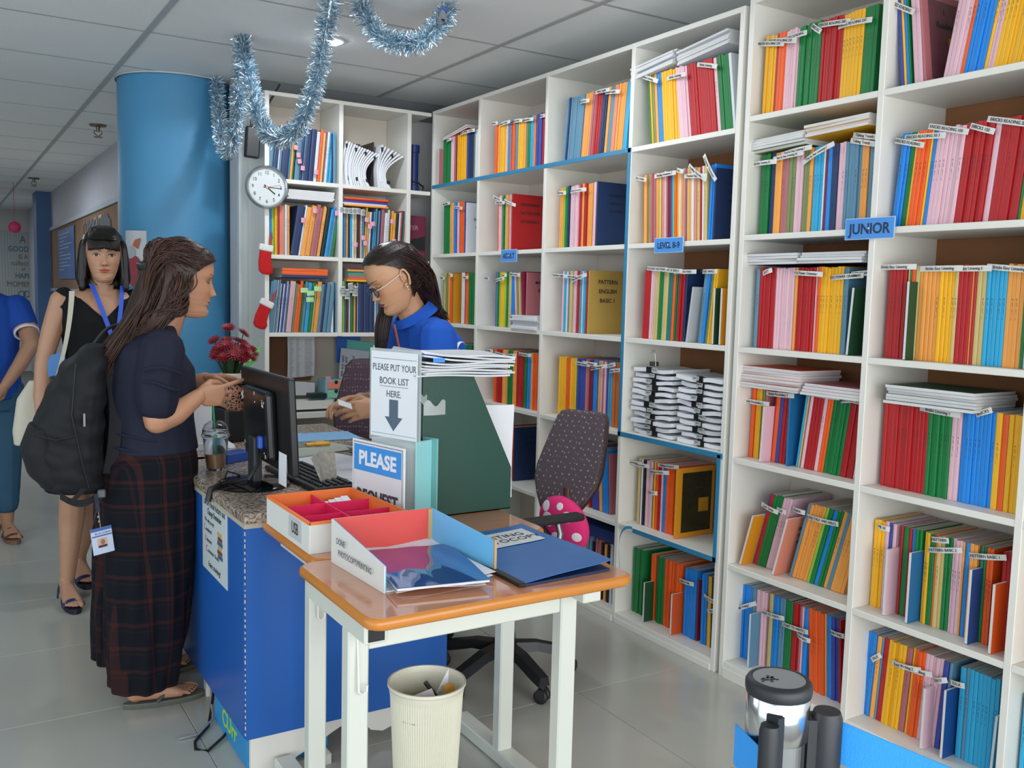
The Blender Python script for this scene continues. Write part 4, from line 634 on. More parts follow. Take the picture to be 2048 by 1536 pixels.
# ---------------------------------------------------------------- things in the back bookcase
def packets(lab, grp, x0, n, bend, z=1.9855, box=False):
    for k in range(n):
        t = .010; x = x0 + k * .0125; h = .235 - .06 * (k / n); b = bend * (.35 + k / n)
        f = lambda v: (b * math.sin(v * PI * 1.0) * -1 + b * 1.5 * v * v, h * v)
        mb = MB(); mb.sheet(lambda u, v: (f(v)[0], u * .2, f(v)[1] * (1 - .0 * u)), 1, 16, t * .85)
        o = mb.build('stapled_packet', PAPER); o.location = (x, 4.885 + random.uniform(0, .01), z + .001)
        tag(o, f"{lab}, {'leftmost' if k == 0 else 'rightmost' if k == n-1 else ORD[k] + ' from the left'}", 'paper packet', grp)
        if k % 2 == 0 or k > n - 3:
            v = .12 if k % 4 else .85; p = f(v); q = f(v + .1)
            MB().box(p[0] - .002, p[0] + .010, -.002, .02, p[1], q[1], c=.002).build('clip', BLACK, o)
packets('curled white packet in the magazine box', 'packets in the magazine box', 1.935, 13, .028)
packets('slumped white packet right of the magazine box', 'packets slumped right of the magazine box', 2.14, 7, .04)
tag(MB().box(1.922, 1.926, 4.89, 5.13, 1.986, 2.26).box(1.926, 2.12, 5.12, 5.13, 1.986, 2.25).box(2.12, 2.124, 4.93, 5.13, 1.986, 2.24).box(1.926, 2.12, 4.89, 5.13, 1.9858, 1.9865).build('magazine_box', mat('grey_card', '4A4340', .7)), 'open dark-lined magazine box holding curled packets', 'box')
pt = thing('rolled_tube', 'blue cylindrical case with black strap standing in the narrow bay', 'tube', (2.38, 4.95, 1.986))
MB().lathe((0, 0), [(0, 0), (.034, 0), (.034, .035), (.028, .037), (.028, .22), (.034, .222), (.034, .265), (0, .268)], 28).build('tube_body', mat('deep_blue', '1B2F6E', .35), pt, True)
MB().tube([(-.03, -.02, .055), (.02, -.032, .052), (.035, .0, .05), (.05, -.03, .03), (.03, -.06, .002), (.06, -.075, .002)], .005, 8).build('strap', BLACK, pt, True)
o = tag(MB().box(-.062, .06, -.03, .1, 0, .26, c=.004).build('maroon_carton', mat('maroon_box', '6E1F3C', .45)), 'maroon printed carton in the narrow middle bay of back bookcase', 'box'); o.location = (2.391, 4.95, 1.586)
text('TER', frame((-.02, -.0312, .19), (1, 0, 0), (0, 0, 1)), .035, mat('pale_pink_ink', 'B98A9A', .5), o); text('SPONSOR', frame((.03, -.0312, .13), (1, 0, 0), (0, 0, 1)), .012, mat('pale_pink_ink', 'B98A9A', .5), o)
tag(MB().prism([(-.055, 0), (.055, .03), (.055, -.05), (-.045, -.045)], -.03, .0, M=Matrix.Translation((2.385, 4.908, 1.70)) @ Matrix.Rotation(PI / 2, 4, 'X')).build('black_stapler', BLACK), 'black device wedged before the maroon carton', 'device')
# hanging price-like tags on the back bookcase
def tags(base, n, y, col, lab, sz, wr=True):
    for k in range(n):
        x, z = base[k]; M_ = Matrix.Translation((x, y - .002 * k, z)) @ Matrix.Rotation(random.uniform(-.15, .15), 4, 'Y')
        o = MB().sheet(lambda u, v: ((u - .5) * sz[0], -.004 * math.sin(u * 3), (v - .5) * sz[1]), 3, 2, .0006).build('paper_tag', mat('tag_' + col, col, .6)); o.matrix_basis = M_; tag(o, lab + f" ({['first','second','third','fourth','fifth','sixth','seventh','eighth','ninth','tenth'][k]} from the left)", 'paper tag', lab)
        if wr:
            for r in range(3): text('MOVE' if r % 2 else 'UNIT', frame((0, -.0058, sz[1] * (.25 - .25 * r)), (1, 0, 0), (0, 0, 1)), sz[1] * .28, INK, o)
tags([(1.91, 1.845), (1.935, 1.842), (1.958, 1.842), (1.982, 1.842), (2.005, 1.843), (2.032, 1.838)], 6, 4.872, 'C3C6C4', 'small printed white tag over the centre bay textbooks', (.026, .032))
tags([(1.92, 1.40), (1.945, 1.385), (1.965, 1.42), (1.99, 1.402)], 4, 4.870, 'C9CDCB', 'white printed slip hanging over the lower centre bay', (.03, .055))
PK = 'E29AAE'
pk = [(1.655, 2.155), (1.668, 2.117), (1.673, 2.085), (1.69, 2.05), (1.765, 2.035)]
tags(pk, 5, 4.880, PK, 'pink flag on the top left bay textbooks', (.022, .024), False)
tags([(1.695, 1.775), (1.76, 1.83), (1.885, 1.825)], 3, 4.878, PK, 'pink flag on the middle left bay textbooks', (.024, .026), False)
tags([(2.06, 1.80), (2.078, 1.765), (2.095, 1.78), (2.04, 1.70), (2.05, 1.67), (1.99, 1.66), (2.21, 1.80), (2.22, 1.69)], 8, 4.872, PK, 'pink flag on the middle centre bay textbooks', (.026, .024), False)
tags([(1.70, 1.40), (1.735, 1.385), (1.775, 1.41), (1.73, 1.35)], 4, 4.872, 'B5DC9A', 'pale green flag on the lower left bay textbooks', (.042, .026), False)
# ---------------------------------------------------------------- clock, router, stockings
ck = thing('wall_clock', 'round silver-rimmed wall clock showing a quarter past four', 'clock', (1.486, 4.862, 1.931), rot=(PI / 2, 0, 0))
MB().lathe((0, 0), [(.0, -.03 + .03), (.108, 0), (.112, .01), (.112, .022), (.104, .032), (.098, .028), (.095, .016), (0, .016)], 64).build('clock_case', mat('brushed_silver', 'B8BEC0', .28, .8), ck, True)
MB().cyl((0, 0), .0945, .016, .0175, 64).build('clock_face', mat('face_white', 'CDD3D2', .6), ck)
for h in range(1, 13):
    a = PI / 2 - h * PI / 6; text(str(h), Matrix.Translation((.074 * math.cos(a), .074 * math.sin(a), .0185)), .026, INK, ck, .004, .9)
mb = MB()
for k in range(60): a = k * PI / 30; mb.box(.088, .091, -.0006, .0006, .0175, .0182, M=Matrix.Rotation(a, 4, 'Z'))
mb.build('minute_marks', INK, ck)
def hand(nm, ang, l, w_, mm): MB().box(-.018, l, -w_, w_, .0185, .0195, M=Matrix.Rotation(PI / 2 - math.radians(ang), 4, 'Z')).build(nm, mm, ck)
hand('hour_hand', 128, .055, .0032, INK); hand('minute_hand', 92, .080, .0018, INK); hand('second_hand', 78, .075, .0006, mat('hand_red', 'B0302A', .5))
MB().cyl((0, 0), .007, .0185, .022, 16).build('hub', mat('hub_pink', 'D89A8A', .5), ck)
rt = thing('wifi_router', 'black router with two long antennas on the wall above the clock', 'router', (1.425, 4.90, 2.09))
MB().box(-.04, .035, -.02, .02, -.01, .15, c=.008, M=Matrix.Rotation(.06, 4, 'Y')).build('router_case', BLACK, rt)
MB().tube([(.0, 0, .14), (-.005, 0, .20), (.005, -.005, .31)], [.008, .007, .005], 10).build('antenna', BLACK, rt, True)
MB().tube([(.025, 0, .13), (.055, 0, .22), (.145, -.01, .385)], [.008, .007, .005], 10).build('antenna', BLACK, rt, True)
def stocking(loc, lab, rz):
    t = thing('christmas_stocking', lab, 'stocking', loc, 0, 'felt stockings on the bookcase side', (0, rz, 0))
    pts = [(-.03, .0), (.03, .0), (.036, -.045), (.042, -.075), (.055, -.095), (.052, -.118), (.03, -.128), (.0, -.128), (-.018, -.115), (-.028, -.07)]
    n = len(pts); mb = MB()
    # rounded felt body built from stacked outlines
    for k, (yy, s) in enumerate(((-.010, .8), (-.006, .97), (.006, .97), (.010, .8))): mb.v += [((x - .008) * s + .008, yy, (z + .06) * s - .06) for x, z in pts]
    for k in range(3): mb.f += [(k * n + i, k * n + (i + 1) % n, (k + 1) * n + (i + 1) % n, (k + 1) * n + i) for i in range(n)]
    mb.f += [tuple(range(n)), tuple(range(4 * n - 1, 3 * n - 1, -1))]; mb.mi = [0] * len(mb.f)
    mb.build('felt_boot', mat('red_felt', 'C01418', .9, noise=.12, nscale=60, bump=.5, bscale=300), t)
    MB().box(-.038, .038, -.015, .015, -.006, .03, c=.008).build('white_cuff', mat('fleece', 'E2E2DE', .95, bump=.8, bscale=250), t)
    MB().tube([(.02, 0, .03), (.024, 0, .07), (.018, 0, .10), (.012, 0, .07), (.018, 0, .03)], .0035, 6).build('hanging_loop', mat('loop_red', 'B5402E', .6), t, True)
stocking((1.482, 4.853, 1.605), 'red felt stocking with white cuff, upper one below the clock', .15)
stocking((1.482, 4.853, 1.315), 'red felt stocking with white cuff, lower one near the flowers', .45)
# signs on the shelf edges
def shelfsign(t, y, z, w_, h, lab, size):
    s = thing('shelf_sign', lab, 'sign', (XF - .006, y, z))
    MB().box(-.002, 0, -w_ / 2, w_ / 2, -h / 2, h / 2, c=.0006).build('card', mat('sign_blue', '4F93DC', .35), s)
    MB().box(-.0012, .0004, -w_ / 2 - .002, w_ / 2 + .002, -h / 2 - .002, h / 2 + .002).build('laminate_edge', mat('lam_white', 'BCD6EE', .3), s)
    F = frame((-.0025, 0, -.002), (0, -1, 0), (0, 0, 1)); text(t, F, size, mat('sign_ink', '1C3354', .5), s, .025, .95)
    MB().ball((-.005, 0, .0), .004, 10).build('push_pin', mat('pin', 'C9CDD2', .2, .6), s, True)
shelfsign('JUNIOR', 1.868, 1.633, .175, .062, 'blue JUNIOR sign pinned to the shelf edge', .045)
shelfsign('LEVEL 8-9', 2.79, 1.612, .165, .055, 'blue LEVEL 8-9 sign pinned to the shelf edge', .033)
shelfsign('ADULT', 3.985, 1.598, .148, .058, 'blue ADULT sign pinned to the shelf edge', .036)
# clipped paper stacks in the level 8-9 bay
def clipstack(y0, y1, n, lab, grp, h):
    for k in range(n):
        t = h / n; w_ = abs(y1 - y0); mb = MB(); ph = random.uniform(0, 6)
        mb.sheet(lambda u, v: (u * .21 , (v - .5) * w_ * (1 - .05 * (k % 2)), t * .8 * (.75 + .25 * abs(2 * v - 1)) + .0025 * math.sin(9 * v + ph)), 4, 14, t * .62)
        o = mb.build('clipped_bundle', PAPER); o.location = (XF + .03 + random.uniform(-.012, .012), (y0 + y1) / 2 + random.uniform(-.008, .008), .836 + k * t); o.rotation_euler = (0, 0, random.uniform(-.06, .06))
        tag(o, f"{'topmost' if k == n-1 else 'bottom' if k == 0 else ['','second','third','fourth','fifth','sixth','seventh','eighth','ninth','tenth','eleventh','twelfth'][k]+' from below'} clipped paper bundle, {lab}", 'paper bundle', grp)
        c = random.uniform(-.02, .02); MB().prism([(-.004, 0), (.02, t * .35), (.02, t * .65), (-.004, t * 1.0)], c - .016, c + .016, M=Matrix.Rotation(PI / 2, 4, 'X')).build('binder_clip', BLACK, o)
        l_ = MB().sheet(lambda u, v: (-.009 - .002 * u, c + (v - .5) * .034, t * .9 - .016 * u), 2, 2, .0005).build('clip_label', mat('label_grey2', 'A9ADA9', .6), o)
        text('Unit %d' % (k + 1), frame((-.0125, c, t * .9 - .006), (0, -1, 0), (-.12, 0, 1)), .008, INK, l_)
clipstack(3.02, 2.775, 12, 'left stack under LEVEL 8-9', 'left stack of clipped bundles', .285)
clipstack(2.74, 2.49, 11, 'right stack under LEVEL 8-9', 'right stack of clipped bundles', .275)
bc = MB(); [bc.tube([(0, .012 * s, 0), (-.004, .010 * s, .035), (-.004, .004 * s, .045), (-.004, -.0 * s, .045)], .0012, 6) for s in (-1, 1)]
o = bc.box(-.006, .012, -.02, .02, -.02, 0, c=.002).build('large_clip', mat('steel_wire', '9A9A92', .3, 1)); o.location = (XF + .035, 2.90, 1.145); tag(o, 'large binder clip with wire handles on top of left stack', 'clip')
# black and white magazines and blue binder in the bottom bay left of level 8-9
for k in range(24):
    c = random.choice(('K', 'W', 'N', 'W', 'L', 'K', 'A', 'D')); t = random.uniform(.008, .018); y = 3.62 - k * .0225
    o = bpy.data.objects.new('magazine', book_mesh(round(t, 3), round(random.uniform(.25, .275), 2), False, .2)); COL.objects.link(o); o.color = (*CL[c], 1); o.location = (XF + .05, y, .0455)
    tag(o, f"{CN[c]} spined magazine, {'leftmost' if k == 0 else (ORD[k] if k < 13 else ORD[23 - k] + ' from right') + (' from left' if k < 13 else '')} in bottom bay behind chair", 'magazine', 'magazines in the bottom bay behind the chair')
o = bpy.data.objects.new('ring_binder', book_mesh(.05, .3, False, .24)); COL.objects.link(o); o.color = (*hx('16306E'), 1); o.matrix_basis = Matrix.Translation((XF + .03, 3.1, .365)) @ Matrix.Rotation(-PI / 2, 4, 'X') @ Matrix.Rotation(0, 4, 'Z'); o.matrix_basis = Matrix.Translation((XF + .03, 3.10, .352)) @ Matrix.Rotation(-PI / 2, 4, 'X'); tag(o, 'dark blue binder lying on top of the bottom-bay magazines', 'binder')
# ---------------------------------------------------------------- two school desks
WOOD = mat('desk_laminate', 'C98A68', .10, noise=.10, nscale=5, stretch=(1.2, 9, 1), coat=.6)
EDGE = mat('desk_edge', 'C77F35', .25, noise=.12, nscale=14, stretch=(1, 1, 1))
CREAM = mat('cream_enamel', 'D2D6CC', .22, noise=.03, nscale=8)
def rrect(x0, x1, y0, y1, r, n=6):
    P = []
    for cx, cy, a0 in ((x1 - r, y1 - r, 0), (x0 + r, y1 - r, 90), (x0 + r, y0 + r, 180), (x1 - r, y0 + r, 270)):
        for k in range(n + 1): a = math.radians(a0 + 90 * k / n); P.append((cx + r * math.cos(a), cy + r * math.sin(a)))
    return P
def desk(name_lab, x0, x1, y0, y1, yp, zt=.752, hook=True):
    t = thing('school_desk', name_lab, 'desk', ((x0 + x1) / 2, (y0 + y1) / 2, 0)); ox, oy = -(x0 + x1) / 2, -(y0 + y1) / 2
    P = rrect(x0 + ox, x1 + ox, y0 + oy, y1 + oy, .035)
    def ring(s, z): return [(x * (1 - s / abs(x)) if abs(x) > s else x, y * (1 - s / abs(y)) if abs(y) > s else y, z) for x, y in P]
    mb = MB(); n = len(P); prof = [(.006, zt - .026), (.001, zt - .021), (0, zt - .013), (.001, zt - .005), (.006, zt - .0005)]
    for s, z in prof: mb.v += ring(s, z)
    for k in range(len(prof) - 1): mb.f += [(k * n + i, k * n + (i + 1) % n, (k + 1) * n + (i + 1) % n, (k + 1) * n + i) for i in range(n)]
    mb.f += [tuple(range(n - 1, -1, -1))]; mb.f += [tuple(range(len(mb.v) - n, len(mb.v)))]; mb.mi = [0] * len(mb.f)
    mb.build('edge_band', EDGE, t, True)
    MB().prism([p[:2] for p in ring(.007, 0)], zt - .0008, zt).build('desk_top', WOOD, t)
    a, b = x0 + ox + .0, x1 + ox; yy = yp + oy
    for s, x in ((1, a + .012 if x0 < .74 else a + .045), (-1, b - .115 if x0 < .74 else b - .05)):
        xa, xb = sorted((x, x + .048))
        MB().box(xa, xb, yy - .02, yy + .02, .03, zt - .066, c=.004).build('leg', CREAM, t)
        MB().box(xa - .002, xb + .002, y0 + oy + .05, y1 + oy - .05, zt - .068, zt - .0265, c=.003).build('support_arm', CREAM, t)
        MB().box(xa - .004, xb + .004, y0 + oy - .02, y1 + oy + .0, .001, .042, c=.004).build('foot', CREAM, t)
        if s == 1: MB().box(xa + .006, xb - .006, y0 + oy + .048, y0 + oy + .052, zt - .062, zt - .034).build('end_cap', BLACK, t)
        if s == 1 and hook:
            MB().tube([(xa + .02, yy - .021, zt - .08), (xa + .02, yy - .028, zt - .15), (xa + .02, yy - .03, zt - .20), (xa + .028, yy - .033, zt - .208), (xa + .036, yy - .036, zt - .20), (xa + .036, yy - .038, zt - .185)], .0028, 8).build('bag_hook', mat('white_wire', 'E0E2DE', .3), t, True)
    x2 = b - (.115 if x0 < .74 else .05); x1_ = a + (.012 if x0 < .74 else .045) + .048
    MB().box(x1_, x2, yy - .015, yy + .015, zt - .118, zt - .066, c=.003).build('cross_rail', CREAM, t)
    return t
desk('wooden-topped school desk nearest the camera, holding the open tray and blue folder', .708, 1.385, 1.640, 2.088, 1.80)
desk('wooden-topped school desk behind the nearest one, under the USB box and green file', .757, 1.44, 2.092, 2.535, 2.27)
# ---------------------------------------------------------------- USB divider box
WC = mat('white_card', 'DCDDD8', .55, noise=.03, nscale=20); OR = mat('orange_card', 'F2803A', .55); MG = mat('magenta_card', 'E31C5E', .5); 
ub = thing('divider_box', 'open white and orange box with magenta dividers labelled USB', 'box', (.91, 2.32, .7525))
def wallb(mb, p, q, h, t, mo, mi_):   # a vertical card wall from p to q; outside material mo, inside mi_
    d = Vector((q[0] - p[0], q[1] - p[1], 0)); L_ = d.length; M_ = frame((p[0], p[1], 0), d, (0, 0, 1))
    return mb.box(0, L_, 0, h, -t / 2, 0, mo, M_).box(0, L_, 0, h + .0004, 0, t / 2, mi_, M_)
C4 = [(-.145, .17), (-.145, -.175), (.122, -.165), (.10, .17)]
mb = MB()
for i in range(4): wallb(mb, C4[(i + 1) % 4], C4[i], .078, .004, 1, 0)
mb.build('box_walls', [OR, WC], ub); MB().box(-.145, .10, -.165, .17, .0, .003).build('box_floor', OR, ub)
mb = MB()
for i in range(4):
    p, q = C4[i], C4[(i + 1) % 4]; d = Vector((q[0] - p[0], q[1] - p[1], 0)); M_ = frame((p[0], p[1], .0785), d, (0, 0, 1)); mb.box(0, d.length, -.006, .001, -.003, .003, 0, M_)
mb.build('orange_rim', OR, ub)
for a, b in (((-.143, .05), (.106, .05)), ((-.143, -.07), (.114, -.07)), ((-.02, -.173), (-.02, .168))):
    mb = MB(); wallb(mb, a, b, .07, .003, 0, 0).build('divider', MG, ub)
MB().box(-.1478, -.147, -.12, -.02, .012, .068, c=.0002).build('label_card', mat('label_grey3', 'C3C6C6', .4), ub)
text('USB', frame((-.1484, -.07, .04), (0, -1, 0), (0, 0, 1)), .042, INK, ub, .005, .7)
mb = MB()
for k in range(5): mb.box(-.02 + k * .018, .0 + k * .018, .09, .13, .03 + .004 * k, .034 + .004 * k)
tag(mb.build('slips', PAPER), 'small folded white slips inside the orange divider box', 'paper').location = (.905, 2.32, .742)
bpy.data.objects['slips'].rotation_euler = (.25, 0, 0)
# ---------------------------------------------------------------- document tray on the near desk
RD = mat('red_card', 'D94A42', .5); SK = mat('sky_card', '6CBBE8', .5); TN = mat('tan_card', 'BE9A6C', .7)
ty = thing('open_tray', 'cut-open card tray with red back and sky blue sides holding papers', 'tray', (.93, 1.92, .7525))
mb = MB(); A, B_, C_, D_ = (-.125, -.135), (-.14, .14), (.125, .14), (.165, -.11)
def slope(mb, p, q, h0, h1, t, mo, mi_):
    d = Vector((q[0] - p[0], q[1] - p[1], 0)); L_ = d.length; M_ = frame((p[0], p[1], 0), d, (0, 0, 1))
    for z0, z1, m_ in ((-t / 2, 0, mo), (0, t / 2, mi_)):
        mb.add([(0, 0, z0), (L_, 0, z0), (L_, h1, z0), (0, h0, z0), (0, 0, z1), (L_, 0, z1), (L_, h1, z1), (0, h0, z1)], [(0, 1, 2, 3), (7, 6, 5, 4), (0, 4, 5, 1), (1, 5, 6, 2), (2, 6, 7, 3), (3, 7, 4, 0)], m_, M_)
    return mb
slope(mb, A, B_, .062, .105, .005, 1, 0); mb.build('left_wall', [WC, SK], ty) if False else None
mb = MB(); slope(mb, B_, A, .105, .060, .005, 1, 0); mb.build('left_wall', [WC, SK], ty)
mb = MB(); slope(mb, C_, B_, .105, .105, .005, 1, 0); mb.build('back_wall', [WC, RD], ty)
mb = MB(); slope(mb, D_, C_, .075, .105, .005, 1, 0); mb.build('right_wall', [SK, SK], ty)
MB().box(-.003, .003, -.004, .018, .0, .078, M=Matrix.Translation((D_[0], D_[1], 0)) @ Matrix.Rotation(-.15, 4, 'Z')).box(-.012, .0, -.003, .003, .0, .104, M=Matrix.Translation((C_[0], C_[1] - .004, 0))).build('tan_edging', TN, ty)
MB().box(-.12, .13, -.13, .135, 0, .003).build('tray_floor', WC, ty)
Lf = frame((-.135, -.01, .036), (.0545, -.9985, 0), (0, 0, 1)) @ Matrix.Rotation(.06, 4, 'Z')
text('DONE', frame((-.1448, .075, .062), (.0545, -1, 0), (0, 0, 1)), .021, mat('pale_ink', '55585E', .6), ty, 0, .8)
text('PHOTOCOPY/PRINTING', frame((-.1415, .0, .036), (.0545, -1, 0), (0, 0, 1)), .02, mat('pale_ink', '55585E', .6), ty, 0, .8)
for k in range(4):
    o = MB().sheet(lambda u, v: ((u - .5) * .21, (v - .5) * .297, .0012 * k + .012 * v ** 6 + .004 * math.sin(u * 5 + k)), 10, 8, .0009).build('loose_sheet', PAPER)
    o.matrix_basis = Matrix.Translation((.945 + .006 * k, 1.90 + .004 * k, .757 + .0015 * k)) @ Matrix.Rotation(-.12 + .05 * k, 4, 'Z')
    tag(o, ['bottom', 'second', 'third', 'top'][k] + ' ruffled white sheet in the open tray under the glossy book', 'paper', 'sheets in the open tray')
bb = thing('glossy_book', 'blue plastic-covered booklet with a mirror-like sheen in the tray', 'book', (.945, 1.875, .767), -.17)
MB().box(-.105, .105, -.148, .142, 0, .005).build('pages', PAGES, bb)
MB().sheet(lambda u, v: ((u - .5) * .214, (v - .5) * .296, .0065 + .004 * math.sin(v * 2.5) + .0012 * math.sin(u * 17 + v * 5) * u), 26, 26, .0008).build('gloss_cover', mat('blue_gloss', '0F3F8E', .05, coat=1, bump=.35, bscale=9), bb, True)
# blue folder PRINTING / PHOTOCOPY
fo = thing('blue_folder', 'worn blue folder with white label reading PRINTING PHOTOCOPY', 'folder', (1.225, 1.89, .7535))
MB().prism([(-.115, -.045), (-.137, -.205), (.122, -.195), (.137, .215), (.02, .2)], .0, .004).build('back_cover', mat('folder_dark', '16335E', .5), fo)
mbx = MB().sheet(lambda u, v: (-.125 + .255 * u + .004 * math.sin(v * 6), -.20 + .41 * v + .01 * u * (1 - v), .006 + .010 * math.sin(u * 2.2) * (1 - .3 * v) + .010 * u ** 5), 14, 16, .0018)
mbx.build('front_cover', mat('folder_blue', '2C6CB0', .38, noise=.08, nscale=7, bump=.1, bscale=40), fo, True)
MB().box(-.141, -.122, -.207, -.02, .0, .008, c=.002).build('black_binding', BLACK, fo)
def lab_z(x): u = (x + .125) / .255; return .0075 + .010 * math.sin(u * 2.2) * .9 + .010 * u ** 5
mb = MB(); P = rrect(-.105, .10, .05, .165, .02); n = len(P)
mb.v = [(x, y, lab_z(x) + .0006) for x, y in P]; mb.f = [tuple(range(n))]; mb.mi = [0]
mb.sheet(lambda u, v: (-.105 + .205 * u, .05 + .115 * v, lab_z(-.105 + .205 * u) + .0004), 10, 2, .0004); mb.f = mb.f[1:]; mb.mi = mb.mi[1:]
mb.build('white_label', mat('label_white', 'D3D8DA', .45), fo)
for s, y in (('PRINTING', .125), ('PHOTOCOPY', .088)):
    o = text(s, Matrix.Translation((.0, y, .0)), .037, mat('print_ink2', '3A4650', .5), fo, .0, .95)
    for v in o.data.vertices: v.co.z = lab_z(.0 + v.co.x * .95) + .0012
# ---------------------------------------------------------------- green file box, signs, paper pile
GRN = mat('green_file', '0D4235', .38, noise=.06, nscale=5, bump=.12, bscale=90)
gb = thing('file_box', 'tall dark green box file with a slanted open side', 'file box', (1.322, 2.40, .7525))
def gpoly(y):  return [(-.155, y, 0), (.150, y, 0), (.150, y, .127), (.010, y, .415), (-.155, y, .415)]
mb = MB(); a, b = gpoly(-.05), gpoly(-.046); c2, d2 = gpoly(.05), gpoly(.046)
for p, q in ((a, b), (d2, c2)):
    n = 5; mb.add(p + q, [tuple(range(n)), tuple(range(2 * n - 1, n - 1, -1))] + [(i, i + n, (i + 1) % n + n, (i + 1) % n) for i in range(n)])
mb.box(-.158, -.153, -.05, .05, 0, .415).box(-.155, .150, -.05, .05, 0, .003).build('file_shell', GRN, gb)
MB().box(-.14, .0, -.04, .04, .004, .30).build('filed_papers', PAPER, gb)
mb = MB(); mb.sheet(lambda u, v: (-.150 + .07 * u, -.0515 - .004 * math.sin(PI * u) , .30 + .035 * v + .01 * math.sin(9 * u) * v), 10, 4, .0006)
mb.build('clear_tape', mat('tape_clear', 'DCE4E2', .10, alpha=.35, bump=.8, bscale=60), gb)
for k in range(9):
    mb = MB(); ph = random.uniform(0, 6)
    mb.sheet(lambda u, v: ((u - .5) * .30, (v - .5) * .21, .003 * u * math.sin(v * 3 + ph) + .02 * max(0, .3 - u) ** 1.2 * (k / 4) + .003 * math.sin(u * 5 + ph)), 14, 8, .0050)
    o = mb.build('paper_packet', mat('used_paper', 'CDD0D4', .7, noise=.05, nscale=20), None, False); o.location = (1.285 + random.uniform(-.012, .012), 2.40 + random.uniform(-.01, .01), 1.171 + k * .0072); o.rotation_euler = (0, .04 * (k > 5), random.uniform(-.06, .06))
    tag(o, f"{['bottom','second','third','fourth','fifth','sixth','seventh','eighth','topmost'][k]} curled paper packet of the pile on the green box file", 'paper', 'paper packets on the green box file')
tag(MB().box(-.018, .018, -.002, .0, -.006, .006).build('blue_tab', mat('tab_blue', '2F86E0', .4)), 'small blue tab stuck on the paper pile above the green file', 'tab').location = (1.185, 2.285, 1.215)
for k in range(2):
    o = MB().sheet(lambda u, v: (.21 * u, .012 * math.sin(3 * v + k), .30 * v), 4, 8, .0012).build('standing_sheet', PAPER); o.location = (1.33 + .02 * k, 2.50 + .012 * k, .7535); o.rotation_euler = (-.05, 0, -.2)
    tag(o, ['white form standing behind the green box file', 'second white form behind the green box file, folded corner'][k], 'paper')
ACR = mat('acrylic', 'DDE6E6', .08, alpha=.35)
ps = thing('acrylic_sign', 'clear-framed notice reading PLEASE PUT YOUR BOOK LIST HERE', 'sign', (1.102, 2.392, 1.108), -1.24)
MB().box(-.103, .103, -.003, .003, -.135, .132, c=.001).build('acrylic_frame', ACR, ps)
MB().box(-.095, .093, -.0042, -.0032, -.122, .124).build('printed_sheet', mat('sheet_white', 'E0E6EA', .35), ps)
F = lambda x, z: frame((x, -.0046, z), (1, 0, 0), (0, 0, 1)); GY = mat('sign_grey', '4E6474', .5)
for s, z, q in (('PLEASE PUT YOUR', .078, .80), ('BOOK LIST', .040, .90), ('HERE.', .003, .90)): text(s, F(0, z), .027, mat('sign_text', '3E4852', .5), ps, .002, q)
MB().box(-.058, .058, -.0048, -.0044, .0245, .0257).box(-.09, .09, -.0048, -.0044, .103, .1042).box(-.09, .09, -.0048, -.0044, -.113, -.112).build('rule_line', GY, ps)
MB().prism([(-.018, .0), (.018, .0), (.018, -.050), (.036, -.050), (0, -.090), (-.036, -.050), (-.018, -.050)], .0044, .0048, M=Matrix.Translation((0, 0, -.012)) @ Matrix.Rotation(PI / 2, 4, 'X')).build('arrow', GY, ps)
MB().prism([(-.006, 0), (.0, .02), (.008, .002)], -.001, .001, M=Matrix.Translation((-.09, 0, .12)) @ Matrix.Rotation(PI / 2, 4, 'X')).sheet(lambda u, v: (.10 + .04 * u, -.004 - .01 * u, -.01 + .022 * v + .004 * math.sin(8 * u)), 6, 3, .0008).build('tape_bits', mat('tape_clear', 'DCE4E2', .10, alpha=.35, bump=.8, bscale=60), ps)
tf = thing('teal_file', 'pale teal and white magazine file holding the book list sign', 'file box', (1.098, 2.385, .7525), -1.24)
MB().box(-.10, .086, .004, .055, 0, .225, c=.002).build('white_pages', mat('off_white', 'CDD6D6', .5), tf)
MB().box(.087, .093, -.004, .06, 0, .235, c=.002).build('teal_cover', mat('pale_teal', '8CC9CC', .45), tf)
MB().box(-.10, .115, .058, .063, 0, .24, c=.001).build('teal_divider', mat('teal_mid', '76B4B0', .45), tf)
pr = thing('request_sign', 'white-framed sign with large PLEASE on a blue band', 'sign', (1.048, 2.381, .860), -1.344)
MB().box(-.122, .122, -.002, .002, -.106, .116, c=.001).build('sign_board', mat('frame_white', 'E2E6EA', .3), pr)
MB().box(-.114, .114, -.0026, -.002, -.10, .110, c=.0002).build('grey_line_border', mat('line_grey', '5B636B', .4), pr)
MB().box(-.112, .112, -.0032, -.0026, -.099, .108).build('sign_face', mat('face_pale', 'DCDDE2', .35), pr)
MB().box(-.110, .110, -.0038, -.0032, .028, .103).build('blue_band', mat('band_blue', '3F94E0', .35), pr)
F = lambda x, z: frame((x, -.0042, z), (1, 0, 0), (0, 0, 1))
text('PLEASE', F(0, .064), .056, PAPER, pr, .035, 1.0); text('REQUEST', F(0, -.045), .052, mat('sign_brown', '4A3A44', .5), pr, .035, .88)
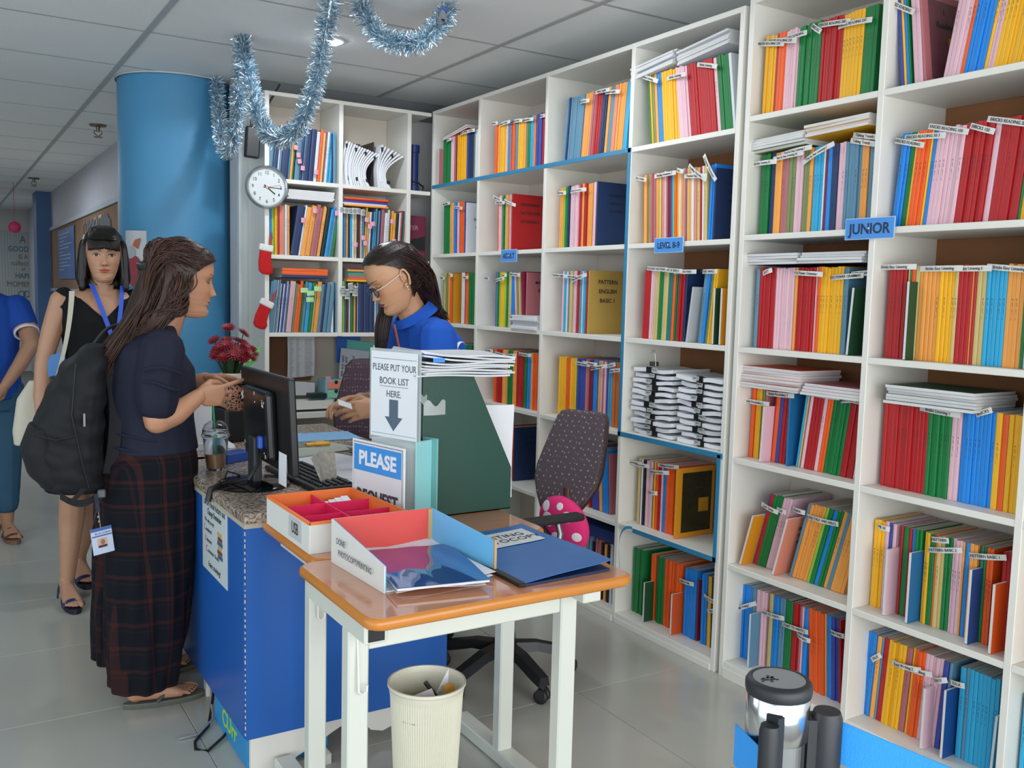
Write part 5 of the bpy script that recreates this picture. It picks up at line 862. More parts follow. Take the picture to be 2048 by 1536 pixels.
# ---------------------------------------------------------------- waste bin
bn_ = thing('waste_bin', 'tall cream ribbed plastic waste bin beside the blue counter', 'bin', (1.07, 2.10, 0))
IV = mat('ivory_plastic', 'DAD8C4', .4, noise=.02, nscale=5)
mb = MB(); N_ = 180
prof = [(.070, .001), (.076, .012), (.080, .05), (.095, .35), (.100, .372), (.1035, .378), (.103, .385), (.098, .385), (.095, .37), (.078, .05), (.072, .012), (0, .012)]
for i, (r, z) in enumerate(prof):
    for k in range(N_):
        rr = r + (.0011 * (1 if k % 2 else -1) if 1 < i < 4 else 0); mb.v.append((rr * math.cos(2 * PI * k / N_), rr * math.sin(2 * PI * k / N_), z))
mb.f = [(i * N_ + k, i * N_ + (k + 1) % N_, (i + 1) * N_ + (k + 1) % N_, (i + 1) * N_ + k) for i in range(len(prof) - 1) for k in range(N_)]; mb.mi = [0] * len(mb.f)
mb.build('bin_shell', IV, bn_)
def rub(name, lab, mb, m_): tag(mb.build(name, m_), lab, 'rubbish')
rub('crumpled_wrapper', 'crumpled grey wrapper heap inside the cream bin', MB().ball((1.055, 2.090, .305), .08, 16, sq=(.95, .95, .28)), mat('wrapper', '8C8B84', .4, noise=.5, nscale=40, bump=1, bscale=50))
rub('torn_packet', 'torn white packet sticking up in the cream bin', MB().sheet(lambda u, v: (1.025 + .06 * u, 2.070 + .03 * v, .33 + .02 * v + .01 * u), 3, 3, .001).sheet(lambda u, v: (1.090 + .05 * u, 2.100 + .01 * u, .33 + .04 * v * u + .03 * u), 3, 3, .001), PAPER)
rub('black_marker', 'black marker pen leaning inside the cream bin', MB().tube([(1.105, 2.100, .325), (1.075, 2.120, .372)], .006, 10), BLACK)
rub('yellow_wrapper', 'yellow wrapper scrap at the right inside the cream bin', MB().sheet(lambda u, v: (1.115 + .03 * u, 2.070 + .02 * v, .335 + .03 * v), 3, 3, .002), mat('wrapper_yellow', 'D99A28', .4))
# ---------------------------------------------------------------- office chairs
MESHM = None
def meshmat(name, base, dot):
    M = bpy.data.materials.new(name); M.use_nodes = True; N = M.node_tree.nodes; L = M.node_tree.links; b = N['Principled BSDF']; b.inputs['Roughness'].default_value = .75
    tc = N.new('ShaderNodeTexCoord'); v = N.new('ShaderNodeTexVoronoi'); v.inputs['Scale'].default_value = 75; v.inputs['Randomness'].default_value = .25
    mp = N.new('ShaderNodeMapping'); mp.inputs['Scale'].default_value = (1, 1, .7); L.new(tc.outputs['Object'], mp.inputs[0]); L.new(mp.outputs[0], v.inputs[0])
    cr = N.new('ShaderNodeValToRGB'); cr.color_ramp.elements[0].position = .15; cr.color_ramp.elements[0].color = (*hx(dot), 1); cr.color_ramp.elements[1].position = .28; cr.color_ramp.elements[1].color = (*hx(base), 1)
    L.new(v.outputs['Distance'], cr.inputs[0]); L.new(cr.outputs[0], b.inputs['Base Color']); return M
def backrest(bw, hgt, m_, frm, t, loc, tilt, rz):
    """waisted mesh backrest panel, faces +x before rotation"""
    def outline(s):
        pts = []
        K_ = [(0, .20), (.06, .28), (.18, .40), (.32, .50), (.45, .52), (.60, .49), (.80, .44), (.93, .40), (.985, .35), (1, .26)]
        for z, w_ in K_: pts.append((w_ * bw * s, (z - .5) * hgt * (s if s < 1 else 1) + .5 * hgt))
        return pts + [(-w, z) for w, z in reversed(pts)]
    M_ = Matrix.Translation(loc) @ Matrix.Rotation(rz, 4, 'Z') @ Matrix.Rotation(tilt, 4, 'Y')
    for nm, s, x0, x1, mm in (('backrest_mesh', .965, -.004, .020, m_), ('backrest_shell', 1.0, -.022, .004, frm)):
        P = outline(s); n = len(P); mb = MB()
        cv = lambda w, z, x: (x + .5 * (w * w) + .25 * (z / hgt - .45) ** 2 * .12, w, z)
        for x, q in ((x0, .96), (x0 + .004, 1), (x1 - .004, 1), (x1, .96)): mb.v += [cv(w * q, (z - hgt / 2) * q + hgt / 2, x) for w, z in P]
        for k in range(3): mb.f += [(k * n + i, (k + 1) * n + i, (k + 1) * n + (i + 1) % n, k * n + (i + 1) % n) for i in range(n)]
        h_ = n // 2
        for base in (0, 3 * n):
            for i in range(h_ - 1):
                q = (base + i, base + i + 1, base + n - 2 - i, base + n - 1 - i); mb.f.append(q if base == 0 else q[::-1])
        mb.mi = [0] * len(mb.f); mb.v = [tuple(M_ @ Vector(p)) for p in mb.v]; mb.build(nm, mm, t)
    return M_
CHR = mat('chrome', 'B9BCBE', .14, 1); DKP = mat('dusty_black', '1E1F22', .45, noise=.25, nscale=25)
ch = thing('office_chair', 'black swivel office chair with dotted mesh back facing the counter', 'chair', (1.74, 2.79, 0))
for k in range(5):
    a = math.radians(270 + 72 * k); c_, s_ = math.cos(a), math.sin(a)
    mb = MB(); pr_ = [(.03, .135, .10), (.12, .13, .098), (.22, .105, .07), (.262, .095, .062)]
    for r, zt, zb in pr_:
        wd = .032 - r * .035; mb.v += [(r * c_ - wd * s_, r * s_ + wd * c_, zb), (r * c_ + wd * s_, r * s_ - wd * c_, zb), (r * c_ + wd * .7 * s_, r * s_ - wd * .7 * c_, zt), (r * c_ - wd * .7 * s_, r * s_ + wd * .7 * c_, zt)]
    for i in range(3): mb.f += [(i * 4 + j, i * 4 + (j + 1) % 4, (i + 1) * 4 + (j + 1) % 4, (i + 1) * 4 + j) for j in range(4)]
    mb.f += [(3, 2, 1, 0), (12, 13, 14, 15)]; mb.mi = [0] * len(mb.f); mb.build('base_leg', DKP, ch)
    cs = MB(); cx, cy = .25 * c_, .25 * s_; q = Matrix.Translation((cx, cy, .026)) @ Matrix.Rotation(a + .6, 4, 'Z') @ Matrix.Rotation(PI / 2, 4, 'X')
    for z0, z1 in ((-.022, -.004), (.004, .022)): cs.lathe((0, 0), [(.0, z0), (.022, z0), (.0255, z0 + .004), (.0255, z1 - .004), (.022, z1), (0, z1)], 20, M=q)
    cs.lathe((0, 0), [(.0, -.024), (.018, -.024), (.018, .024), (0, .024)], 12, M=q @ Matrix.Translation((0, .010, 0))).cyl((cx, cy), .012, .035, .072, 12); cs.build('castor', DKP, ch, True)
MB().lathe((0, 0), [(0, .09), (.045, .09), (.045, .14), (.03, .16), (.028, .30), (.016, .30), (.016, .40), (0, .40)], 24).build('gas_column', BLACK, ch, True)
MB().box(-.10, .12, -.09, .09, .395, .43, c=.008).build('tilt_mechanism', BLACK, ch)
MB().box(-.235, .20, -.235, .235, .43, .50, c=.028).build('seat', mat('seat_fabric', '2A2226', .9, bump=.3), ch)
mm_ = meshmat('dotted_mesh', '453A3F', '8F858C')
backrest(.30, .46, mm_, mat('brown_shell', '3A2420', .4), ch, (.245, .02, .60), math.radians(16), math.radians(-160) + .0) if False else None
backrest(.275, .44, mm_, mat('brown_shell', '3A2420', .35), ch, (.240, .035, .560), math.radians(-27), PI + .42)
MB().tube([(.12, 0, .44), (.23, .01, .45), (.262, .02, .52), (.27, .02, .68)], [.022, .022, .018, .014], 10, flat=.5).build('back_bracket', mat('bracket_brown', '5A3A30', .4), ch, True)
for s in (-1, 1):
    MB().tube([(.0, s * .2, .45), (.02, s * .27, .46), (.04, s * .275, .60), (.03, s * .272, .635)], .011, 10).build('arm_post', CHR, ch, True)
    MB().box(-.18, .13, s * .27 - .026, s * .27 + .026, .635, .662, c=.011).build('armrest', mat('armrest_black', '1B1C1E', .55), ch)
# pink polka-dot cushion
PKM = mat('pink_fleece', 'DF2A72', .85, noise=.1, nscale=12, bump=.4, bscale=200)
pc = thing('cushion', 'hot pink round cushion with white polka dots on the office chair', 'cushion', (1.975, 2.770, .550), rot=(0, math.radians(-14), .25))
mb = MB(); mb.ball((0, 0, 0), 1, 40, sq=(.05, .115, .115)); mb.build('cushion_body', PKM, pc, True)
for y, z, r in ((-.055, .055, .018), (.035, .035, .024), (.0, -.035, .022), (-.085, -.02, .016), (.085, -.015, .018), (-.035, -.085, .017), (.05, .08, .018), (.06, -.08, .016), (-.02, .09, .012)):
    f = max(.05, 1 - (y / .115) ** 2 - (z / .115) ** 2); x = -.05 * math.sqrt(f)
    nrm = Vector((x / .05 ** 2, y / .115 ** 2, z / .115 ** 2)).normalized(); MB().ball((0, 0, 0), 1, 20, sq=(r * 1.2, r * 1.2, .0016), M=Matrix.Translation((x, y, z)) @ nrm.to_track_quat('Z', 'Y').to_matrix().to_4x4()).build('white_dot', mat('dot_white', 'E6E2E4', .8), pc, True)
MB().tube([(-.055, .06, .0), (-.058, .03, -.03), (-.052, .02, -.075)], .014, 8, flat=.4).build('black_ribbon', mat('ribbon_black', '171214', .5), pc, True)
# second chair by the far desk end
c2 = thing('office_chair', 'dark purple dotted-back office chair by the far end of the desk', 'chair', (1.72, 3.93, 0), 1.05)
for k in range(5):
    a = math.radians(72 * k); MB().tube([(0, 0, .10), (.14 * math.cos(a), .14 * math.sin(a), .09), (.27 * math.cos(a), .27 * math.sin(a), .065)], [.025, .02, .014], 8).ball((.27 * math.cos(a), .27 * math.sin(a), .027), .026, 12).build('base_leg', DKP, c2, True)
MB().cyl((0, 0), .025, .09, .42, 16).build('gas_column', BLACK, c2)
MB().box(-.23, .22, -.24, .24, .42, .50, c=.03).build('seat', mat('seat_plum', '3A2733', .9), c2)
backrest(.46, .52, meshmat('plum_mesh', '45303C', '8A6F80'), BLACK, c2, (.22, .0, .56), math.radians(-12), PI)
for s in (-1, 1): MB().box(-.16, .14, s * .28 - .025, s * .28 + .025, .66, .685, c=.01).tube([(.0, s * .2, .46), (.0, s * .28, .48), (.0, s * .28, .66)], .012, 8).build('armrest', BLACK, c2)
# ---------------------------------------------------------------- queue stanchion with blue belt
sp = thing('queue_post', 'chrome and black queue barrier post with blue retractable belt', 'barrier post', (.764, .662, 0))
STL = mat('polished_steel', 'D6D8DA', .18, 1, noise=.04, nscale=4)
BK2 = mat('matte_black', '212427', .5)
MB().lathe((0, 0), [(0, .0), (.16, .0), (.16, .012), (.05, .03), (.0, .03)], 48).build('base_plate', BK2, sp, True)
MB().cyl((0, 0), .0315, .03, .945, 48).build('post_tube', STL, sp)
MB().lathe((0, 0), [(.0315, .93), (.0335, .932), (.0335, .978), (.0315, .98)], 48).build('steel_collar', STL, sp, True)
MB().lathe((0, 0), [(.030, .978), (.0345, .979), (.0355, .983), (.0355, .990), (.033, .994), (.0285, .995), (.0285, .9935), (0, .9935)], 48).build('cap_ring', BK2, sp, True)
MB().cyl((0, 0), .028, .9936, .9945, 48).build('cap_disc', mat('satin_disc', 'A4AAAE', .35, .5, noise=.05, nscale=20), sp)
text('wayline', Matrix.Translation((-.002, .006, .9946)) @ Matrix.Rotation(-.5, 4, 'Z'), .011, INK, sp, .01) if False else None
mb = MB()
for k in range(16): a = random.uniform(0, 6.28); r = random.uniform(.002, .011); mb.box(-.012 + r * math.cos(a) - .0018, -.012 + r * math.cos(a) + .0018, .002 + .7 * r * math.sin(a), .003 + .7 * r * math.sin(a) + .0012, .9945, .9949)
mb.build('cap_emblem', INK, sp)
cd = [Vector((CR[0][0], CR[1][0], 0)), Vector((CR[0][2], CR[1][2], 0)).normalized()]   # the two horizontal axes the cassettes sit on
ax = Vector((.849, -.5275, 0)).normalized(); ay = Vector((.5275, .849, 0)).normalized()
for nm, p, r in (('belt_cassette', ax * .052 - ay * .006, .0165), ('belt_cassette', ax * -.020 - ay * .043, .0110)):
    MB().lathe((p.x, p.y), [(0, .83), (r * .9, .83), (r, .835), (r, .955), (r * .85, .962), (0, .963)], 28).build(nm, BK2, sp, True)
q1 = ax * .052 - ay * .006
MB().box(-.006, .006, -.012, .012, .84, .955, M=Matrix.Translation(q1 * .68) @ Matrix.Rotation(-.55, 4, 'Z')).build('cassette_clip', BK2, sp)
MB().box(-.005, .005, -.008, .008, .86, .968, M=Matrix.Translation(-ay * .034 - ax * .012)).ball((-.010 * 1, -.045, .969), .0, 4).build('cassette_clip', BK2, sp)
BELT = mat('belt_blue', '2E9AF0', .55, noise=.04, nscale=60, bump=.3, bscale=500)
bd = Vector((.30, -.954, 0)).normalized()
st0 = q1 + ay * .0 + ax * .012
MB().sheet(lambda u, v: (st0.x + bd.x * u * .75, st0.y + bd.y * u * .75, .928 - .02 * math.sin(PI * min(1, u * .9)) * 1.4 + (v - .5) * .047), 24, 3, .0012).build('blue_belt', BELT, sp, True)
s1 = -ay * .047 - ax * .026
MB().sheet(lambda u, v: (s1.x - ax.x * .012 * u + ay.x * .07 * u, s1.y - ax.y * .012 * u + ay.y * .07 * u, .912 - .004 * u + (v - .5) * .047), 8, 3, .0012).sheet(lambda u, v: (s1.x + ax.x * .004 * u + ay.x * .02 * u, s1.y + ax.y * .004 * u + .02 * ay.y * u, .90 + (v - .5) * .047), 3, 3, .0012).build('belt_end', BELT, sp, True)
# ---------------------------------------------------------------- tinsel garlands, lamp, sprinklers, ceiling bits
TINM = mat('tinsel_foil', 'BFD3DD', .22, .9); TINB = mat('tinsel_blue', '86B0CC', .3, .8); TINW = mat('tinsel_white', 'E4EEF2', .4, .4)
def garland(name, lab, path, r, dens):
    pts = [Vector(p) for p in path]; mb = MB(); mb.tube(pts, .006, 6, 0)
    L_ = [0]
    for i in range(1, len(pts)): L_.append(L_[-1] + (pts[i] - pts[i - 1]).length)
    for k in range(int(L_[-1] * dens)):
        s = random.uniform(0, L_[-1]); i = max(j for j in range(len(L_) - 1) if L_[j] <= s); f = (s - L_[i]) / max(1e-6, L_[i + 1] - L_[i]); c = pts[i].lerp(pts[i + 1], f)
        t = (pts[i + 1] - pts[i]).normalized(); d = Vector([random.gauss(0, 1) for _ in range(3)]); d = (d - t * d.dot(t) * .6).normalized(); n = d.cross(Vector([random.gauss(0, 1) for _ in range(3)])).normalized()
        L2 = r * random.uniform(.55, 1.1); w_ = random.uniform(.0010, .0026); k_ = random.uniform(-.3, .3) * L2; e = c + d * L2 + t * k_; mdl = c + d * L2 * .55
        mb.add([c, mdl + n * w_, mdl - n * w_, e + n * w_ * .5, e - n * w_ * .5], [(0, 1, 2), (1, 3, 4, 2)], random.choice((0, 0, 1, 2)))
    return tag(mb.build(name, [TINM, TINB, TINW]), lab, 'garland', 'silver blue tinsel garlands on the ceiling')
def cat(a, low, b, n=18):
    out = []
    for i in range(n + 1):
        u = i / n; s = abs(2 * u - 1) ** 2.6; x = a[0] + (b[0] - a[0]) * u; y = a[1] + (b[1] - a[1]) * u
        z = low + ((a[2] if u < .5 else b[2]) - low) * s; x = low_x(a, b, u); out.append((x, y, z))
    return out
def low_x(a, b, u): return a[0] + (b[0] - a[0]) * u
garland('tinsel_garland', 'silver blue tinsel loop hanging before the blue pillar', cat((1.335, 5.26, 2.54), 2.09, (1.225, 4.36, 2.54)), .046, 4600)
garland('tinsel_garland', 'silver blue tinsel loop hanging above the router and clock', cat((1.225, 4.36, 2.54), 2.05, (1.36, 3.60, 2.54)), .050, 5600)
garland('tinsel_garland', 'silver blue tinsel loop at the top centre holding a silver bell', cat((1.45, 3.54, 2.54), 2.385, (1.77, 3.37, 2.54)), .052, 6800)
def bell(loc, lab, s):
    b = thing('silver_bell', lab, 'ornament', loc)
    MB().lathe((0, 0), [(.002, .0), (.008 * s, -.001), (.012 * s, -.010 * s), (.014 * s, -.022 * s), (.022 * s, -.034 * s), (.0205 * s, -.034 * s), (.012 * s, -.022 * s), (.0, -.012 * s)], 28).build('bell_body', mat('bell_silver', 'C9CCD0', .12, 1), b, True)
    MB().ball((0, 0, -.03 * s), .005 * s, 10).build('clapper', BLACK, b); MB().tube([(-.02, 0, .004), (0, 0, .008), (.02, 0, .004)], .004, 6).build('bow', mat('bow_blue', '2A4F9E', .4), b)
bell((1.715, 3.325, 2.500), 'silver bell ornament hanging from the right-hand tinsel loop', 1.1); bell((1.28, 4.80, 2.075), 'silver bell at the bottom of the tinsel before the pillar', .8)
lamp = thing('ceiling_downlight', 'glowing round ceiling lamp beside the tinsel', 'ceiling lamp', (1.585, 4.18, CZ))
MB().lathe((0, 0), [(.05, .0), (.062, -.001), (.062, -.006), (.052, -.008), (.048, .0)], 32).build('lamp_ring', mat('lamp_white', 'D0D4D8', .4), lamp, True)
MB().ball((0, 0, -.002), 1, 24, sq=(.046, .046, .022)).build('lamp_bulb', mat('lamp_glow', (.85, .92, 1.0), .5, emis=30), lamp, True)
pl_ = bpy.data.lights.new('downlight', 'SPOT'); pl_.energy = 16; pl_.color = (.85, .92, 1); pl_.shadow_soft_size = .05; pl_.spot_size = 2.9; plo = bpy.data.objects.new('downlight', pl_); COL.objects.link(plo); plo.location = (1.585, 4.18, CZ - .05)
for x, y, l in ((1.03, 7.37, 'sprinkler head on the ceiling nearer the blue pillar'), (.95, 11.5, 'sprinkler head on the ceiling farther down the corridor')):
    s = thing('fire_sprinkler', l, 'sprinkler', (x, y, CZ))
    MB().lathe((0, 0), [(0, 0), (.06, 0), (.055, -.012), (.015, -.016), (.012, -.05), (0, -.05)], 16).build('escutcheon', mat('brass_dull', '7A6F5E', .35, .8), s, True)
    MB().tube([(-.02, 0, -.04), (-.028, 0, -.06), (0, 0, -.085), (.028, 0, -.06), (.02, 0, -.04)], .004, 6).cyl((0, 0), .03, -.09, -.086, 12).build('deflector', mat('brass_dull', '7A6F5E', .35, .8), s)
# ---------------------------------------------------------------- corridor: bulletin board, poster, far sign, ornaments
bu = thing('bulletin_board', 'long brown bulletin board on the corridor wall with silver cut-out letters', 'board', (1.268, 10.2, 1.7))
MB().box(-.010, 0, -2.3, 3.0, -.35, .36).build('board_face', mat('board_brown', '7C5F44', .85, noise=.1, nscale=30), bu)
FR = mat('frame_pale', '8FA0AC', .4)
for a in ((-2.34, 3.04, .36, .40), (-2.34, 3.04, -.39, -.35)): MB().box(-.03, 0, a[0], a[1], a[2], a[3]).build('frame_rail', FR, bu)
for a in ((2.99, 3.04), (-2.34, -2.3)): MB().box(-.03, 0, a[0], a[1], -.35, .36).build('frame_rail', FR, bu)
text('COMMENT', frame((-.015, -.75, .22), (0, -1, 0), (0, 0, 1)), .24, mat('silver_letter', '8E949C', .25, .8), bu, .02)
mb = MB()
for k in range(9): mb.sheet(lambda u, v: (-.02 - .02 * math.sin(u * 3), -1.45 - .05 * k + .03 * u, .28 - .36 * v - .03 * math.sin(k)), 2, 6, .002)
mb.build('foil_fringe', mat('foil', 'B8C0C8', .18, .9), bu)
po = thing('blue_poster', 'blue printed poster on the far part of the bulletin board', 'poster', (1.250, 11.55, 1.78))
MB().box(-.003, 0, -.85, .65, -.32, .24).build('poster_sheet', mat('poster_blue', '2C5A9E', .35, noise=.35, nscale=6), po)
mb = MB(); [mb.box(-.005, -.003, .5 - random.uniform(.3, 1.2), .5, .18 - k * .04, .19 - k * .04) for k in range(11)]; mb.build('poster_lines', mat('poster_pale', '8FB2D6', .5), po)
fs = thing('wall_plaque', 'pale slatted wall plaque reading A GOOD LIFE IS A collection of HAPPY MOMENTS', 'sign', (1.10, 16.58, 1.66))
for k in range(17): MB().box(-.32 + k * .04, -.281 + k * .04, -.022, 0, -.54, .54, c=.002).build('slat', mat('plaque_board', '9DA5A6', .6, noise=.05, nscale=8), fs)
F = lambda x, z: frame((x, -.026, z), (1, 0, 0), (0, 0, 1)); TQ = mat('teal_ink', '35606E', .5); BR = mat('brown_ink', '5E4E42', .5)
for s, x, z, sz, m_ in (('A', .09, .42, .16, BR), ('GOOD LIFE', .12, .27, .115, TQ), ('IS A', .09, .15, .10, BR), ('collection', .10, .05, .11, BR), ('of', .09, -.04, .08, BR), ('HAPPY', .11, -.15, .115, TQ), ('MOMENTS', .08, -.28, .12, BR)): text(s, F(x, z), sz, m_, fs, .012 if m_ is TQ else 0, .8)
for x in (.06, .13): MB().tube([(x + .045 * math.cos(a * PI / 12), -.03, -.43 + .045 * math.sin(a * PI / 12)) for a in range(25)], .005, 5).build('ring_motif', TQ, fs)
mb = MB(); mb.ball((0, 0, 0), .065, 16, sq=(1, .5, 1)); mb.tube([(0, 0, .05), (0, 0, .50)], .003, 5); o = mb.build('paper_ball_ornament', mat('cerise', 'B8285A', .6)); o.location = (.785, 12.0, 2.03); tag(o, 'small cerise paper ball hanging from the corridor ceiling', 'ornament')
# sheet taped to the pillar
sp_ = thing('taped_picture', 'white sheet with a painted red shape and bell taped to the pillar', 'picture', (.925, 5.395, 1.55), -.72)
MB().sheet(lambda u, v: ((u - .5) * .125, .02 * (u - .5) ** 2 * 4, (v - .5) * .30), 8, 2, .0012).build('picture_sheet', mat('picture_white', 'B6BABE', .5), sp_)
MB().ball((.0, -.004, -.07), 1, 20, sq=(.05, .002, .085)).build('red_patch', mat('picture_red', '8A2A34', .6, noise=.2, nscale=20), sp_)
MB().prism([(-.02, .02), (.012, .0), (.028, .06), (-.005, .05)], 0, .002, M=Matrix.Translation((.012, -.002, .05)) @ Matrix.Rotation(PI / 2, 4, 'X')).build('orange_patch', mat('picture_orange', 'A8603A', .6), sp_)
MB().ball((-.02, -.004, .03), 1, 16, sq=(.03, .002, .035)).build('grey_patch', mat('picture_grey', '9CA0A6', .6, noise=.2, nscale=30), sp_)
# ---------------------------------------------------------------- people
def V(*a): return Vector(a)
def eval_mesh(o):
    dg = bpy.context.evaluated_depsgraph_get(); me = bpy.data.meshes.new_from_object(o.evaluated_get(dg)); bpy.data.objects.remove(o); return me
class Blob:
    """closed convex pieces fused into one smooth skin by a voxel remesh"""
    def __init__(s): s.bm = bmesh.new()
    def hull(s, pts):
        b = bmesh.new()
        for p in pts: b.verts.new(p)
        r = bmesh.ops.convex_hull(b, input=b.verts[:]); bmesh.ops.delete(b, geom=list({g for g in r['geom_interior'] + r['geom_unused'] if isinstance(g, bmesh.types.BMVert)}), context='VERTS')
        me = bpy.data.meshes.new('h'); b.to_mesh(me); b.free(); s.bm.from_mesh(me); bpy.data.meshes.remove(me); return s
    @staticmethod
    def sph(c, r, n=10, m=6, R_=None):
        c = Vector(c); r = (r, r, r) if not isinstance(r, (tuple, list)) else r; out = []
        for i in range(m + 1):
            a = PI * i / m
            for j in range(n if 0 < i < m else 1):
                b = 2 * PI * j / n; v = Vector((r[0] * math.sin(a) * math.cos(b), r[1] * math.sin(a) * math.sin(b), r[2] * math.cos(a))); out.append(c + (R_ @ v if R_ else v))
        return out
    def cap(s, p0, p1, r0, r1): return s.hull(s.sph(p0, r0) + s.sph(p1, r1))
    def chain(s, pts, rs):
        for i in range(len(pts) - 1): s.cap(pts[i], pts[i + 1], rs[i], rs[i + 1])
        return s
    def ell(s, c, r, R_=None): return s.hull(s.sph(c, r, 16, 10, R_))
    def loft(s, st, lat=(0, 1, 0), fwd=(1, 0, 0), n=20, e=2.3):
        """stations (centre, half width along lat, half depth along fwd)"""
        L_, F_ = Vector(lat), Vector(fwd); rings = []
        for c, w_, d in st:
            q = []
            for k in range(n):
                a = 2 * PI * k / n; ca, sa = math.cos(a), math.sin(a); q.append(Vector(c) + L_ * w_ * math.copysign(abs(ca) ** (2 / e), ca) + F_ * d * math.copysign(abs(sa) ** (2 / e), sa))
            rings.append(q)
        for i in range(len(rings) - 1): s.hull(rings[i] + rings[i + 1])
        return s
    def mesh(s, voxel=.006, smooth=6):
        me = bpy.data.meshes.new('b'); s.bm.to_mesh(me); s.bm.free(); o = bpy.data.objects.new('b', me); COL.objects.link(o)
        r = o.modifiers.new('r', 'REMESH'); r.mode = 'VOXEL'; r.voxel_size = voxel
        if smooth: q = o.modifiers.new('s', 'SMOOTH'); q.iterations = smooth; q.factor = .5
        return eval_mesh(o)
    def build(s, name, material, parent=None, voxel=.006, smooth=6, label=None):
        me = s.mesh(voxel, smooth); me.materials.clear(); me.materials.append(material); me.polygons.foreach_set('use_smooth', [True] * len(me.polygons))
        o = bpy.data.objects.new(name, me); COL.objects.link(o)
        if parent: o.parent = parent
        if label: o['label'] = label
        return o
def skinmat(name):
    M = bpy.data.materials.new(name); M.use_nodes = True; N = M.node_tree.nodes; L = M.node_tree.links; b = N['Principled BSDF']; b.inputs['Roughness'].default_value = .48
    b.inputs['Subsurface Weight'].default_value = .08; b.inputs['Subsurface Scale'].default_value = .01
    at = N.new('ShaderNodeAttribute'); at.attribute_name = 'Col'; tc = N.new('ShaderNodeTexCoord'); n = N.new('ShaderNodeTexNoise'); n.inputs['Scale'].default_value = 28; L.new(tc.outputs['Object'], n.inputs[0])
    r = N.new('ShaderNodeMapRange'); r.inputs['To Min'].default_value = .93; r.inputs['To Max'].default_value = 1.05; L.new(n.outputs[0], r.inputs[0])
    mx = N.new('ShaderNodeVectorMath'); mx.operation = 'SCALE'; L.new(at.outputs['Color'], mx.inputs[0]); L.new(r.outputs[0], mx.inputs['Scale']); L.new(mx.outputs[0], b.inputs['Base Color']); return M
SKIN = skinmat('skin')
PROF = [(-.1165, .050, .030, .012), (-.113, .068, .020, .028), (-.104, .078, -.005, .037), (-.092, .0815, -.020, .044), (-.078, .0775, -.035, .050), (-.066, .080, -.048, .0545), (-.050, .0825, -.060, .059), (-.030, .083, -.072, .0645), (-.010, .081, -.082, .0685), (.006, .080, -.088, .071), (.022, .0865, -.093, .0725), (.040, .0875, -.097, .073), (.060, .083, -.098, .072), (.078, .072, -.092, .067), (.094, .054, -.077, .056), (.106, .030, -.054, .040), (.114, .004, -.026, .020), (.1165, -.008, -.012, .003)]
def prof(z):
    P = PROF
    if z <= P[0][0]: return P[0][1:]
    for i in range(len(P) - 1):
        if z <= P[i + 1][0]:
            t = (z - P[i][0]) / (P[i + 1][0] - P[i][0]); t = t * t * (3 - 2 * t) * .35 + t * .65
            return tuple(P[i][k] + (P[i + 1][k] - P[i][k]) * t for k in (1, 2, 3))
    return P[-1][1:]
def g(v, s): return math.exp(-.5 * (v / s) ** 2)
def headpoint(z, a, off=0, feat=True):
    f, b, w_ = prof(z); ca, sa = math.cos(a), math.sin(a); e = 2.25
    cx = .0 + (f + b) / 2 * .35; fx = f - cx; bx = cx - b
    x = cx + (fx if ca > 0 else bx) * math.copysign(abs(ca) ** (2 / e), ca); y = (w_) * math.copysign(abs(sa) ** (2 / e), sa)
    if feat and ca > 0:
        ay = abs(y)
        if z < .012: # nose
            t = max(0, min(1, (.012 - z) / .050)); h = (.004 + .0155 * t ** 1.3) * (1 if z > -.038 else max(0, 1 - (-.038 - z) / .009)); x += h * g(y, .0058 + .004 * t) 
        x += .006 * g(ay - .0105, .0045) * g(z + .035, .0055)      # nostril wings
        x -= .0085 * g(ay - .030, .013) * g(z - .002, .010)        # sockets
        x += .0048 * g(ay - .031, .0105) * g(z - .001, .0062)      # eyeball
        x += .0030 * g(ay - .030, .016) * g(z - .021, .006)        # brow
        x += .0055 * g(y, .0155) * g(z + .0585, .0040) + .0065 * g(y, .014) * g(z + .0685, .0042) - .003 * g(y, .018) * g(z + .0632, .0014)
        x -= .003 * g(y, .012) * g(z + .080, .005); x += .004 * g(y, .016) * g(z + .100, .010); x += .0035 * g(ay - .042, .015) * g(z + .028, .016)
        x -= .002 * g(y, .004) * g(z + .050, .005)
    if off:
        n = Vector((x, y * 1.2, z * .8)).normalized() * off; x += n.x; y += n.y; z += n.z
    return Vector((x, y, z))
